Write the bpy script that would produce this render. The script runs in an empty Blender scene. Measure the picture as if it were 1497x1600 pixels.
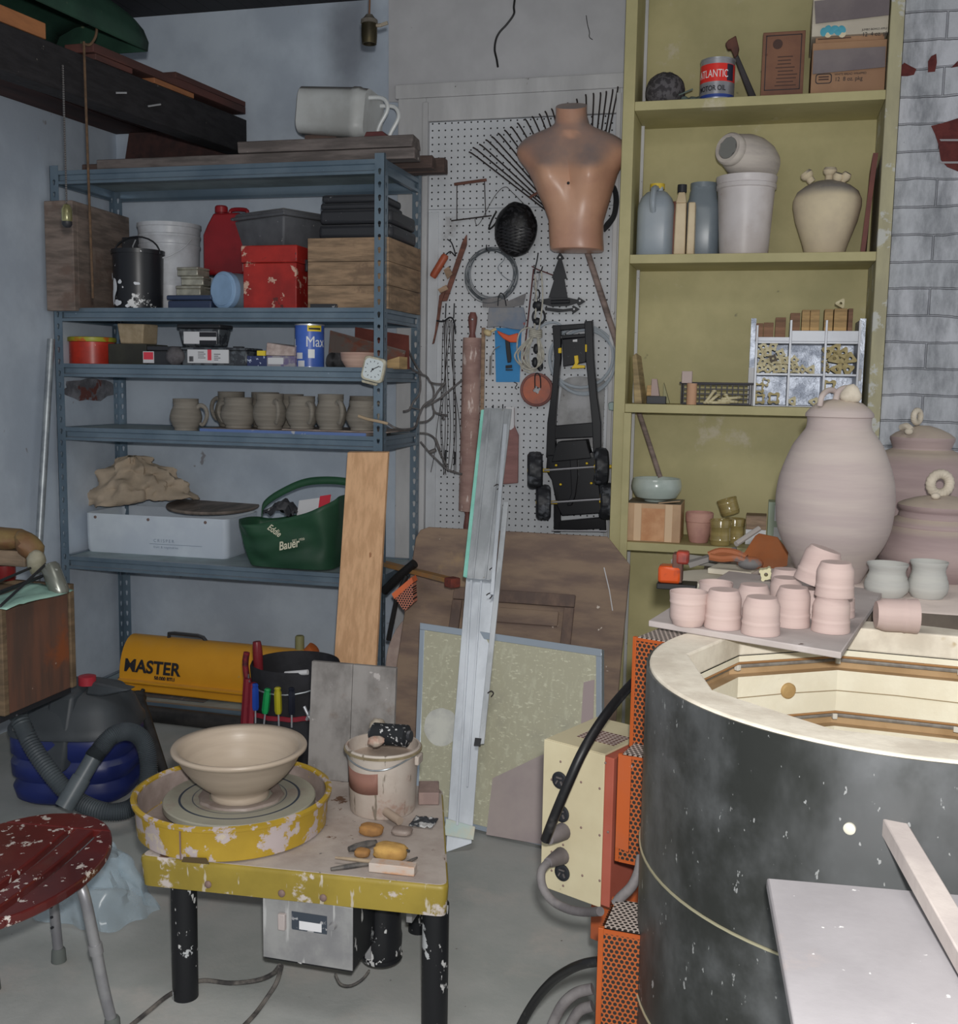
import bpy, bmesh, math, random
from mathutils import Vector, Matrix, Euler, noise
random.seed(7)
SC=bpy.context.scene; COL=SC.collection
PI=math.pi
# ---------------------------------------------------------------- camera
F_PX=1690.6; YAW=.2537; PITCH=.1196; ROLL=.0168; EYE=Vector((0,0,1.5))
FWD=Vector((-math.sin(YAW)*math.cos(PITCH),math.cos(YAW)*math.cos(PITCH),-math.sin(PITCH)))
RT0=Vector((math.cos(YAW),math.sin(YAW),0)); UP0=RT0.cross(FWD)
RT=RT0*math.cos(ROLL)+UP0*math.sin(ROLL); UP=UP0*math.cos(ROLL)-RT0*math.sin(ROLL)
cd=bpy.data.cameras.new('camera'); cam=bpy.data.objects.new('camera',cd); COL.objects.link(cam)
cam.matrix_world=Matrix(((RT.x,UP.x,-FWD.x,0),(RT.y,UP.y,-FWD.y,0),(RT.z,UP.z,-FWD.z,1.5),(0,0,0,1)))
cd.sensor_fit='HORIZONTAL'; cd.sensor_width=36; cd.lens=36*F_PX/1497; cd.clip_start=.02
SC.camera=cam
def ray(px,py): return RT*((px-748.5)/F_PX)+UP*((800-py)/F_PX)+FWD
def onY(px,py,y): d=ray(px,py); return EYE+d*(y/d.y)
def onZ(px,py,z): d=ray(px,py); return EYE+d*((z-1.5)/d.z)
def onX(px,py,x): d=ray(px,py); return EYE+d*(x/d.x)
def zc(P): return (Vector(P)-EYE).dot(FWD)
def proj(P):
    p=Vector(P)-EYE; z=p.dot(FWD); return (748.5+F_PX*p.dot(RT)/z, 800-F_PX*p.dot(UP)/z)
def Xat(px,y,z):
    k=(px-748.5)/F_PX; q=Vector((0,y,z-1.5)); a=RT-FWD*k
    return -a.dot(q)/a.x
def Zat(py,x,y):
    k=(800-py)/F_PX; q=Vector((x,y,0)); a=UP-FWD*k
    return 1.5-a.dot(q)/a.z
def sz(n,P): return n*zc(P)/F_PX
# ---------------------------------------------------------------- materials
def lin(v): v/=255; return v/12.92 if v<=.04045 else ((v+.055)/1.055)**2.4
GAIN={'b':3.0,'m':1.8,'n':.98,'f':1.0}
def P(r,g,b,k=1.0):
    k=GAIN.get(k,k); return tuple(min(.88,lin(v)*k) for v in (r,g,b))
MATS={}
class NB:
    def __init__(s,m): s.t=m.node_tree; s.n=s.t.nodes; s.l=s.t.links
    def add(s,t,**k):
        x=s.n.new(t)
        for a,v in k.items(): setattr(x,a,v)
        return x
    def link(s,a,b): s.l.new(a,b)
    def math(s,op,a,b=None,c=None):
        x=s.add('ShaderNodeMath',operation=op)
        for i,v in enumerate((a,b,c)):
            if v is None: continue
            if isinstance(v,(int,float)): x.inputs[i].default_value=v
            else: s.link(v,x.inputs[i])
        return x.outputs[0]
    def mix(s,f,a,b):
        x=s.add('ShaderNodeMix',data_type='RGBA')
        for i,v in ((0,f),(6,a),(7,b)):
            if isinstance(v,(int,float)): x.inputs[i].default_value=v
            elif isinstance(v,tuple): x.inputs[i].default_value=v+(1,)
            else: s.link(v,x.inputs[i])
        return x.outputs[2]
    def noise(s,co,scale,detail=4,rough=.6,dist=0):
        x=s.add('ShaderNodeTexNoise'); x.inputs['Scale'].default_value=scale; x.inputs['Detail'].default_value=detail
        x.inputs['Roughness'].default_value=rough; x.inputs['Distortion'].default_value=dist; s.link(co,x.inputs['Vector']); return x.outputs['Fac']
    def step(s,v,a,b):
        x=s.add('ShaderNodeMapRange',interpolation_type='SMOOTHSTEP'); s.link(v,x.inputs[0]); x.inputs[1].default_value=a; x.inputs[2].default_value=b
        return x.outputs[0]
    def stretch(s,co,v):
        x=s.add('ShaderNodeMapping'); x.inputs['Scale'].default_value=v; s.link(co,x.inputs['Vector']); return x.outputs[0]
def M(name,col,rough=.7,metal=0,c2=None,ns=6,st=(1,1,1),lo=.35,hi=.65,c3=None,s3=30,t3=(.66,.7),st3=(1,1,1),c4=None,s4=8,t4=(.6,.64),bump=0,bs=40,bst=(1,1,1),dust=None,dz=(.5,.95),da=.8,trans=0,ior=1.45,alpha=1,spec=.5,emit=None,coat=0,custom=None,detail=5):
    """base colour, blotched with c2 (soft noise), c3 (small hard specks), c4 (larger hard patches), dust on upward faces"""
    if name in MATS: return MATS[name]
    m=bpy.data.materials.new(name); m.use_nodes=True; b=NB(m); bs_=b.n['Principled BSDF']
    tc=b.add('ShaderNodeTexCoord'); co=tc.outputs['Object']; c=col
    if c2: c=b.mix(b.step(b.noise(b.stretch(co,st),ns,detail),lo,hi),col,c2)
    if c4: c=b.mix(b.step(b.noise(co,s4,6,.65),*t4),c,c4)
    if c3: c=b.mix(b.step(b.noise(b.stretch(co,st3),s3,3,.6),*t3),c,c3)
    if custom: c=custom(b,co,c)
    if dust:
        g=b.add('ShaderNodeNewGeometry'); sx=b.add('ShaderNodeSeparateXYZ'); b.link(g.outputs['Normal'],sx.inputs[0])
        dn=b.math('MULTIPLY',b.step(sx.outputs[2],*dz),b.math('MULTIPLY_ADD',b.noise(co,14,4),.9,da-.45))
        c=b.mix(b.math('MINIMUM',dn,1.0),c,dust)
    if isinstance(c,tuple): bs_.inputs['Base Color'].default_value=c+(1,)
    else: b.link(c,bs_.inputs['Base Color'])
    bs_.inputs['Roughness'].default_value=rough; bs_.inputs['Metallic'].default_value=metal
    bs_.inputs['Specular IOR Level'].default_value=spec; bs_.inputs['IOR'].default_value=ior
    bs_.inputs['Transmission Weight'].default_value=trans; bs_.inputs['Alpha'].default_value=alpha; bs_.inputs['Coat Weight'].default_value=coat
    if bump:
        bp=b.add('ShaderNodeBump'); bp.inputs['Strength'].default_value=min(1,bump); bp.inputs['Distance'].default_value=.004
        b.link(b.noise(b.stretch(co,bst),bs,5),bp.inputs['Height']); b.link(bp.outputs[0],bs_.inputs['Normal'])
    MATS[name]=m; return m
def dots(axes,pitch,r,hole,stagger=False,soft=.04):
    """custom hook: round holes drawn in the object plane given by axes"""
    def f(b,co,c):
        sx=b.add('ShaderNodeSeparateXYZ'); b.link(co,sx.inputs[0]); u=sx.outputs[axes[0]]; v=sx.outputs[axes[1]]
        ax=(pitch,pitch*1.732) if stagger else (pitch,pitch)
        def one(o):
            q=[]
            for w,p in ((u,ax[0]),(v,ax[1])):
                t=b.math('FRACT',b.math('ADD',b.math('DIVIDE',w,p),100+o)); q.append(b.math('MULTIPLY',b.math('SUBTRACT',t,.5),p))
            d=b.math('SQRT',b.math('ADD',b.math('MULTIPLY',q[0],q[0]),b.math('MULTIPLY',q[1],q[1])))
            return b.math('LESS_THAN',d,r)
        m=one(0)
        if stagger: m=b.math('MAXIMUM',m,one(.5))
        return b.mix(m,c,hole)
    return f
# ---------------------------------------------------------------- mesh builder
def mtx(loc=(0,0,0),rot=(0,0,0),s=(1,1,1)): return Matrix.LocRotScale(Vector(loc),Euler(rot),Vector(s))
def frame(d,up=(0,0,1)):
    d=Vector(d).normalized(); u=Vector(up)
    if abs(d.dot(u))>.98: u=Vector((1,0,0))
    x=u.cross(d).normalized(); y=d.cross(x); return x,y,d
def spline(pts,n=6,closed=False):
    pts=[Vector(p) for p in pts]; out=[]; L=len(pts)
    rng=range(L if closed else L-1)
    for i in rng:
        if closed: a,b,c,d=(pts[(i+k)%L] for k in (-1,0,1,2))
        else: a,b,c,d=pts[max(0,i-1)],pts[i],pts[i+1],pts[min(L-1,i+2)]
        for j in range(n):
            t=j/n; out.append(.5*((2*b)+(c-a)*t+(2*a-5*b+4*c-d)*t*t+(3*b-a-3*c+d)*t**3))
    if not closed: out.append(pts[-1])
    return out
class MB:
    def __init__(s): s.v=[]; s.f=[]; s.m=Matrix()
    def at(s,m): s.m=m; return s
    def put(s,vs,fs):
        o=len(s.v); s.v+=[s.m@Vector(v) for v in vs]; s.f+=[tuple(i+o for i in f) for f in fs]; return s
    def box(s,c,d,rot=(0,0,0),taper=1,tm=None):
        m=mtx(c,rot); x,y,z=(q/2 for q in d); t=taper
        vs=[m@Vector(p) for p in ((-x*t,-y*t,-z),(x*t,-y*t,-z),(x*t,y*t,-z),(-x*t,y*t,-z),(-x,-y,z),(x,-y,z),(x,y,z),(-x,y,z))]
        return s.put(vs,[(3,2,1,0),(4,5,6,7),(0,1,5,4),(1,2,6,5),(2,3,7,6),(3,0,4,7)])
    def bx(s,x0,x1,y0,y1,z0,z1): return s.box(((x0+x1)/2,(y0+y1)/2,(z0+z1)/2),(abs(x1-x0),abs(y1-y0),abs(z1-z0)))
    def hexa(s,a,b):  # a: 4 bottom pts, b: 4 top pts
        return s.put(list(a)+list(b),[(3,2,1,0),(4,5,6,7),(0,1,5,4),(1,2,6,5),(2,3,7,6),(3,0,4,7)])
    def cyl(s,p0,p1,r0,r1=None,n=24,caps=True):
        r1=r0 if r1 is None else r1; p0=Vector(p0); p1=Vector(p1); x,y,_=frame(p1-p0); vs=[]
        for p,r in ((p0,r0),(p1,r1)):
            vs+=[p+x*(r*math.cos(2*PI*i/n))+y*(r*math.sin(2*PI*i/n)) for i in range(n)]
        fs=[(i,(i+1)%n,n+(i+1)%n,n+i) for i in range(n)]
        if caps: fs+=[tuple(range(n-1,-1,-1)),tuple(range(n,2*n))]
        return s.put(vs,fs)
    def tube(s,pts,r,n=8,closed=False,sm=0,rr=None):
        if sm: pts=spline(pts,sm,closed)
        pts=[Vector(p) for p in pts]; L=len(pts); vs=[]; px=None
        for i,p in enumerate(pts):
            if closed: d=pts[(i+1)%L]-pts[i-1]
            else: d=pts[min(L-1,i+1)]-pts[max(0,i-1)]
            d.normalize()
            if px is None: x,y,_=frame(d)
            else:
                x=px-d*px.dot(d)
                if x.length<1e-5: x,_,_=frame(d)
                x.normalize(); y=d.cross(x)
            px=x; q=r if rr is None else rr(i/(L-1))
            vs+=[p+x*(q*math.cos(2*PI*k/n))+y*(q*math.sin(2*PI*k/n)) for k in range(n)]
        fs=[]
        for i in range(L if closed else L-1):
            j=(i+1)%L
            fs+=[(i*n+k,i*n+(k+1)%n,j*n+(k+1)%n,j*n+k) for k in range(n)]
        if not closed: fs+=[tuple(range(n-1,-1,-1)),tuple((L-1)*n+k for k in range(n))]
        return s.put(vs,fs)
    def lathe(s,prof,n=36,c=(0,0,0),axis=(0,0,1),wob=None):
        x,y,d=frame(axis); c=Vector(c); vs=[]; fs=[]; rings=[]
        if Vector(axis)==Vector((0,0,1)): x,y=Vector((1,0,0)),Vector((0,1,0))
        for r,z in prof:
            if r<1e-6: rings.append([len(vs)]); vs.append(c+d*z)
            else:
                rings.append(list(range(len(vs),len(vs)+n)))
                for i in range(n):
                    a=2*PI*i/n; q=r*(wob(a,z) if wob else 1); vs.append(c+d*z+x*(q*math.cos(a))+y*(q*math.sin(a)))
        for a,b in zip(rings,rings[1:]):
            for i in range(n):
                j=(i+1)%n
                if len(a)==1 and len(b)==1: break
                if len(a)==1: fs.append((a[0],b[j],b[i]))
                elif len(b)==1: fs.append((a[i],a[j],b[0]))
                else: fs.append((a[i],a[j],b[j],b[i]))
        return s.put(vs,fs)
    def prism(s,poly,d):  # poly: 3D points of one face, d: extrusion vector
        n=len(poly); a=[Vector(p) for p in poly]; d=Vector(d); nrm=Vector()
        for i in range(n): nrm+=a[i].cross(a[(i+1)%n])
        if nrm.dot(d)>0: a=a[::-1]
        vs=a+[p+d for p in a]
        return s.put(vs,[tuple(range(n)),tuple(range(2*n-1,n-1,-1))]+[(i,n+i,n+(i+1)%n,(i+1)%n) for i in range(n)])
    def ring(s,outer,inner,d):  # plate with a hole; outer and inner have equally many points
        n=len(outer); d=Vector(d); o=[Vector(p) for p in outer]; q=[Vector(p) for p in inner]
        vs=o+q+[p+d for p in o]+[p+d for p in q]; fs=[]
        for i in range(n):
            j=(i+1)%n
            fs+=[(i,j,n+j,n+i),(2*n+i,3*n+i,3*n+j,2*n+j),(i,2*n+i,2*n+j,j),(n+i,n+j,3*n+j,3*n+i)]
        return s.put(vs,fs)
    def ball(s,c,r,n=16,k=10,rot=(0,0,0),f=None):
        if isinstance(r,(int,float)): r=(r,r,r)
        m=mtx(c,rot); vs=[m@Vector((0,0,-r[2]))]
        for j in range(1,k):
            t=PI*j/k-PI/2
            for i in range(n):
                a=2*PI*i/n; v=Vector((math.cos(t)*math.cos(a),math.cos(t)*math.sin(a),math.sin(t))); g=f(v) if f else 1
                vs.append(m@Vector((v.x*r[0]*g,v.y*r[1]*g,v.z*r[2]*g)))
        vs.append(m@Vector((0,0,r[2]))); fs=[(0,1+(i+1)%n,1+i) for i in range(n)]
        for j in range(k-2): fs+=[(1+j*n+i,1+j*n+(i+1)%n,1+(j+1)*n+(i+1)%n,1+(j+1)*n+i) for i in range(n)]
        e=len(vs)-1; fs+=[(e,1+(k-2)*n+i,1+(k-2)*n+(i+1)%n) for i in range(n)]
        return s.put(vs,fs)
    def grid(s,fn,nu,nv,wrap=False):
        vs=[fn(i/(nu if wrap else nu-1),j/(nv-1)) for j in range(nv) for i in range(nu)]; fs=[]
        for j in range(nv-1):
            for i in range(nu if wrap else nu-1):
                k=(i+1)%nu; fs.append((j*nu+i,j*nu+k,(j+1)*nu+k,(j+1)*nu+i))
        return s.put(vs,fs)
    def build(s,name,mat,parent=None,bevel=0,smooth=40,solid=0,sub=0,seg=2,world=True):
        off=Vector((0,0,0))
        if parent is not None and world:
            p=parent
            while p is not None: off+=p.location; p=p.parent
        me=bpy.data.meshes.new(name); me.from_pydata([tuple(v-off) for v in s.v],[],s.f); me.validate()
        bm=bmesh.new(); bm.from_mesh(me); bmesh.ops.recalc_face_normals(bm,faces=bm.faces); bm.to_mesh(me); bm.free()
        if smooth:
            me.polygons.foreach_set('use_smooth',[True]*len(me.polygons)); me.set_sharp_from_angle(angle=math.radians(smooth))
        me.materials.append(mat); o=bpy.data.objects.new(name,me); COL.objects.link(o)
        if parent is not None: o.parent=parent
        if solid: md=o.modifiers.new('solidify','SOLIDIFY'); md.thickness=solid; md.offset=0
        if bevel: md=o.modifiers.new('bevel','BEVEL'); md.width=bevel; md.segments=seg; md.limit_method='ANGLE'; md.angle_limit=math.radians(35)
        if sub: md=o.modifiers.new('subsurf','SUBSURF'); md.levels=md.render_levels=sub
        return o
def tag(o,label,cat,group=None,kind=None):
    if label: o['label']=label
    if cat: o['category']=cat
    if group: o['group']=group
    if kind: o['kind']=kind
    return o
def thing(name,label,cat,loc=(0,0,0),rotz=0,group=None):
    o=bpy.data.objects.new(name,None); COL.objects.link(o); o.location=loc; o.rotation_euler=(0,0,rotz); o.empty_display_size=.05
    return tag(o,label,cat,group)
def struct(o): o['kind']='structure'; return o
def solo(mb,name,mat,label,cat,group=None,loc=None,**k):
    """a thing that is one mesh; its origin moves to its own base"""
    n=len(mb.v); c=sum(mb.v,Vector())/n; c.z=min(v.z for v in mb.v)
    if loc is not None: c=Vector(loc)
    mb.v=[v-c for v in mb.v]; o=mb.build(name,mat,**k); o.location=c; return tag(o,label,cat,group)
def dup(o,parent=None):
    c=o.copy(); COL.objects.link(c)
    if parent is not None: c.parent=parent
    for ch in list(o.children): dup(ch,c)
    return c
def text(name,s,size,mat,parent,m,ext=.0004,shear=0,bend=None,off=0,align='LEFT',space=1.0,sx=1.0):
    cu=bpy.data.curves.new(name,'FONT'); cu.body=s; cu.size=size; cu.extrude=ext; cu.shear=shear; cu.offset=off; cu.align_x=align; cu.space_character=space
    t=bpy.data.objects.new(name,cu); COL.objects.link(t); bpy.context.view_layer.update()
    me=bpy.data.meshes.new_from_object(t.evaluated_get(bpy.context.evaluated_depsgraph_get()))
    bpy.data.objects.remove(t); o=Vector((0,0,0)); p=parent
    while p is not None: o+=p.location; p=p.parent
    for v in me.vertices:
        q=Vector((v.co.x*sx,v.co.y,v.co.z))
        if bend: q=bend(q)
        v.co=(m@q)-o
    me.materials.clear(); me.materials.append(mat); ob=bpy.data.objects.new(name,me); COL.objects.link(ob); ob.parent=parent; return ob
def face_m(o,xd,zd=(0,0,1)):
    """matrix putting text (x right, y up) at o along direction xd with up zd"""
    x=Vector(xd).normalized(); y=Vector(zd); y=(y-x*y.dot(x)).normalized(); n=x.cross(y)
    return Matrix(((x.x,y.x,n.x,o[0]),(x.y,y.y,n.y,o[1]),(x.z,y.z,n.z,o[2]),(0,0,0,1)))
def poly(pts,y): return [onY(a,b,y) for a,b in pts]
def roundrect(w,h,r,n=5):
    o=[]
    for cx,cy,a in ((w/2-r,h/2-r,0),(-w/2+r,h/2-r,PI/2),(-w/2+r,-h/2+r,PI),(w/2-r,-h/2+r,1.5*PI)):
        o+=[(cx+r*math.cos(a+PI/2*i/n),cy+r*math.sin(a+PI/2*i/n)) for i in range(n+1)]
    return o
def nz(v,s=1.0): return noise.noise(Vector(v)*s)
# ================================================================ light and render look
YW=4.70; XL=-3.03; ZC=3.16
vs=SC.view_settings; vs.view_transform='Standard'; vs.look='None'; vs.gamma=1; vs.use_curve_mapping=False; vs.exposure=.12
w=bpy.data.worlds.new('world'); SC.world=w; w.use_nodes=True
bg=w.node_tree.nodes['Background']; bg.inputs[0].default_value=(.93,.97,1.0,1); bg.inputs[1].default_value=.5
fl=bpy.data.lights.new('camera_flash','SPOT'); fl.energy=188; fl.color=(1,.985,.96); fl.shadow_soft_size=.03; fl.spot_size=math.radians(150); fl.spot_blend=.6
flo=bpy.data.objects.new('camera_flash',fl); COL.objects.link(flo); flo.location=(.03,-.02,1.62)
al=bpy.data.lights.new('overhead_fill','AREA'); al.energy=17; al.size=1.1; al.color=(1,.98,.95)  # unseen soft fill under the ceiling, added to brighten upward-facing surfaces
alo=bpy.data.objects.new('overhead_fill',al); COL.objects.link(alo); alo.location=(-.5,1.3,ZC-.05)
flo.rotation_euler=Vector(onY(960,780,3)-flo.location).to_track_quat('-Z','Y').to_euler()
# ================================================================ setting
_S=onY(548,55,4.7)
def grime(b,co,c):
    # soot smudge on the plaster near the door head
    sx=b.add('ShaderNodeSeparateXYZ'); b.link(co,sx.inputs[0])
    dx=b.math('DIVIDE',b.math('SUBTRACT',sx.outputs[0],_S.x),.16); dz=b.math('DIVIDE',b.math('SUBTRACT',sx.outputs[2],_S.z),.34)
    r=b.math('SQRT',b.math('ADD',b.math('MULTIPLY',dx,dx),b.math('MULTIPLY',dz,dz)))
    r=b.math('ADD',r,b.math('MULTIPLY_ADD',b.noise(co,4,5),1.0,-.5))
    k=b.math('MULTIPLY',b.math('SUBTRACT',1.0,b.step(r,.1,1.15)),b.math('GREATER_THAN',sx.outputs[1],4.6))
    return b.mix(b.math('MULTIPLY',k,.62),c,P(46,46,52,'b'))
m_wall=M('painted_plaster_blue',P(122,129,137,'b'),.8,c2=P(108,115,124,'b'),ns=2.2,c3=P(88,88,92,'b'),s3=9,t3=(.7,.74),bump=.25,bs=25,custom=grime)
m_wall2=M('painted_wall_grey',P(120,120,122,'b'),.8,c2=P(112,112,114,'b'),ns=3,c3=P(70,66,62,'b'),s3=14,t3=(.74,.78),bump=.15)
m_trim=M('trim_paint',P(126,126,127,'b'),.6,c2=P(112,112,113,'b'),ns=5,st=(1,1,.3),c3=P(60,58,55,'b'),s3=22,t3=(.71,.74))
m_floor=M('concrete',P(134,135,133,'m'),.85,c2=P(120,123,121,'m'),ns=2.2,c3=P(84,80,78,'m'),s3=34,t3=(.72,.76),c4=P(142,138,134,'m'),s4=3,t4=(.5,.75),bump=.2,bs=60)
def planks(b,co,c):
    sx=b.add('ShaderNodeSeparateXYZ'); b.link(co,sx.inputs[0]); t=b.math('FRACT',b.math('ADD',b.math('DIVIDE',sx.outputs[0],.09),50))
    return b.mix(b.math('LESS_THAN',t,.08),c,(.002,.002,.003))
m_ceil=M('ceiling_boards',(.02,.018,.022),.7,c2=(.012,.011,.013),ns=4,custom=planks)
def bricks(b,co,c):
    tx=b.add('ShaderNodeTexBrick'); sx=b.add('ShaderNodeSeparateXYZ'); b.link(co,sx.inputs[0]); cx=b.add('ShaderNodeCombineXYZ')
    wob=b.math('MULTIPLY_ADD',b.noise(co,5,3),.03,-.015)
    b.link(b.math('ADD',sx.outputs[0],sx.outputs[1]),cx.inputs[0]); b.link(b.math('ADD',sx.outputs[2],wob),cx.inputs[1]); b.link(cx.outputs[0],tx.inputs['Vector'])
    tx.inputs['Scale'].default_value=1; tx.inputs['Brick Width'].default_value=.30; tx.inputs['Row Height'].default_value=.0985; tx.inputs['Mortar Size'].default_value=.0045; tx.inputs['Mortar Smooth'].default_value=.6
    tx.inputs['Bias'].default_value=0
    tx.inputs['Color1'].default_value=P(124,125,130,'b')+(1,); tx.inputs['Color2'].default_value=P(114,116,120,'b')+(1,); tx.inputs['Mortar'].default_value=P(104,105,110,'b')+(1,)
    c=b.mix(b.step(b.noise(b.stretch(co,(3,3,1)),4,6,.7),.35,.75),tx.outputs['Color'],P(78,80,84,'b'))
    c=b.mix(b.step(b.noise(co,7,6,.7),.68,.72),c,P(46,46,50,'b'))
    bp=b.add('ShaderNodeBump'); bp.inputs['Strength'].default_value=.9; bp.inputs['Distance'].default_value=.012; bp.invert=True
    b.link(b.math('MULTIPLY_ADD',b.noise(co,30,4),.25,tx.outputs['Fac']),bp.inputs['Height']); b.link(bp.outputs[0],b.n['Principled BSDF'].inputs['Normal'])
    return c
m_brick=M('white_painted_brick',(.5,.5,.5),.7,custom=bricks)
m_redbrick=M('bare_red_brick',P(62,26,24,'b'),.85,c2=P(48,18,18,'b'),ns=20,bump=.5)
m_mortar=M('mortar_line',P(95,92,94,'b'),.9)
o=struct(MB().bx(-4.2,2.6,-1.6,5.0,-.08,0).build('floor',m_floor,smooth=0))
o=struct(MB().bx(XL-.15,1.9,YW,YW+.15,0,ZC).build('wall_back',m_wall,smooth=0))
o=struct(MB().bx(XL-.15,XL,-1.6,YW,0,ZC).build('wall_left',m_wall,smooth=0))
o=struct(MB().bx(XL-.15,2.0,-1.6,YW+.15,ZC,ZC+.1).build('ceiling',m_ceil,smooth=0))
# chimney breast of painted brick on the right
XC=Xat(1402,4.36,2.9); YC=4.37
ch=struct(MB().bx(.435,2.0,YC,YW,0,ZC).build('wall_right',m_brick,smooth=0))
mb=MB()
for pts in ([(1408,103),(1413,98),(1422,103),(1432,108),(1428,117),(1418,119),(1408,119)],[(1450,96),(1455,88),(1463,84),(1464,98),(1461,112),(1450,113)],[(1486,106),(1497,95),(1497,104)]):
    mb.prism([onY(a,b,YC-.001) for a,b in pts],(0,-.0015,0))
mb.build('bare_brick_patch',m_redbrick,ch,smooth=0)
MB().prism([onY(a,b,YC-.001) for a,b in [(1455,197),(1475,192),(1497,185),(1530,182),(1560,200),(1560,262),(1497,268),(1480,261),(1470,250),(1466,225),(1461,210)]],(0,-.004,0)).build('broken_plaster_hollow',m_redbrick,ch,smooth=0)
mb=MB()
for y in (219,254): mb.prism([onY(a,b,YC-.0052) for a,b in [(1468,y-1.5),(1560,y-2),(1560,y+1.5),(1470,y+1.5)]],(0,-.001,0))
mb.build('mortar_joint',m_mortar,ch,smooth=0)
# grey panel over the door, casing and pegboard
o=struct(MB().prism([onY(a,b,YW-.001) for a,b in [(608,-60),(985,-60),(985,160),(608,160)]],(0,-.006,0)).build('trim_1',m_wall2,smooth=0))
z0=onY(618,158,YW).z; z1=onY(618,136,YW).z; x0=onY(618,136,YW-.03).x; xr=-.50
o=struct(MB().bx(x0,xr,YW-.034,YW-.007,z0,z1).build('trim_2',m_trim,smooth=0,bevel=.003))
xa=onY(621,300,YW-.03).x; xb=onY(664,300,YW-.03).x; xc=onY(975,300,YW-.03).x
o=struct(MB().bx(xa,xb,YW-.03,YW,0,z0).bx(xb-.012,xb+.012,YW-.04,YW,0,z0-.02).build('trim_3',m_trim,smooth=0,bevel=.003))
o=struct(MB().bx(xc-.03,xr,YW-.03,YW,0,z0).bx(xc-.042,xc-.022,YW-.04,YW,0,z0-.02).build('trim_4',m_trim,smooth=0,bevel=.003))
o=struct(MB().bx(xb,xc-.03,YW-.028,YW,onY(800,186,YW).z,z0).build('trim_5',m_trim,smooth=0,bevel=.003))
YP=YW-.012
m_peg=M('pegboard_white',P(128,130,133,'b'),.55,c2=P(120,122,125,'b'),ns=2.5,custom=dots((0,2),.0292,.0037,(.012,.012,.014)),c4=P(98,97,98,'b'),s4=4,t4=(.6,.75))
zt=onY(800,187,YW).z; zb=.004
pg=thing('pegboard','white perforated pegboard filling the old doorway behind the hung tools','pegboard',(xb+.012,YP,zb))
zm=onY(700,327,YP).z
MB().bx(xb+.013,xc-.043,YP,YW-.002,zm+.001,zt).build('upper_panel',m_peg,pg,smooth=0)
MB().bx(xb+.013,xc-.043,YP,YW-.002,zb,zm-.001).build('lower_panel',m_peg,pg,smooth=0)
m_peg2=M('plain_white_strip',P(126,128,131,'b'),.6,c2=P(116,118,121,'b'),ns=3)
a=onY(684,500,YP).x
MB().bx(xb+.014,a,YP-.008,YP-.0005,zb,onY(676,332,YP).z).build('side_strip',m_peg2,pg,smooth=0,bevel=.002)
# mouldy patch of flaking plaster low on the left wall
m_mould=M('flaking_plaster',P(58,58,62,'b'),.95,c2=P(84,84,88,'b'),ns=14,c3=P(70,42,38,'b'),s3=12,t3=(.55,.62),bump=.8)
mb=MB(); cpts=[]
for i in range(26):
    a=2*PI*i/26; r=1+.25*nz((math.cos(a)*2,math.sin(a)*2,3))+.1*math.sin(7*a)
    cpts.append(onX(140+42*r*math.cos(a),609+17*r*math.sin(a),XL+.001))
mb.prism(cpts,(.002,0,0)); mb.build('flaking_patch',m_mould,bpy.data.objects['wall_left'],smooth=0)
# black cable down the wall above the door, thin wire stub at the right
m_black=M('black_rubber',(.012,.012,.013),.5)
solo(MB().tube([onY(a,b,YW-.011) for a,b in [(806,-12),(803,10),(803,22),(792,38),(781,50),(775,62),(773,78),(776,92),(778,105)]],.0045,8,sm=5),'cable',m_black,'black cable running down the wall from the ceiling to above the doorway','cable')
solo(MB().tube([onY(a,b,YW-.0085) for a,b in [(916,24),(918,38),(921,50),(921,58),(926,62)]],.0016,6,sm=4),'wire_stub',m_black,'short thin black wire stub on the wall above the mannequin','wire')
# ================================================================ boltless steel rack
Z0,Z1,Z2,Z3,Z4=2.3684,1.7895,1.5503,1.2723,.6968
RX0,RX1,RY0,RY1=-3.009,-1.4865,4.16,4.64
m_steel=M('blue_grey_steel',P(74,85,94,'b'),.32,metal=.3,c2=P(60,72,82,'b'),ns=3,st=(1,1,1),c3=P(100,110,120,'b'),s3=60,t3=(.72,.76),dust=P(100,100,102,'b'),da=.35)
m_shelf=M('shelf_sheet',P(104,114,116,'b'),.6,metal=.15,c2=P(90,98,100,'b'),ns=5)
rack=thing('shelving_unit','tall blue-grey boltless steel shelving unit standing in the back left corner','shelving',(RX0,RY0,0))
def keyhole(n=14,s=1.0):
    o=[]
    for i in range(n):
        a=-PI/2+PI/n+2*PI*i/n; r=.0068*s
        x,z=r*math.cos(a),r*math.sin(a)
        if math.sin(a)<-.5: z-=.011*s; x*=.8
        o.append((x,z+.004*s))
    return o
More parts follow.
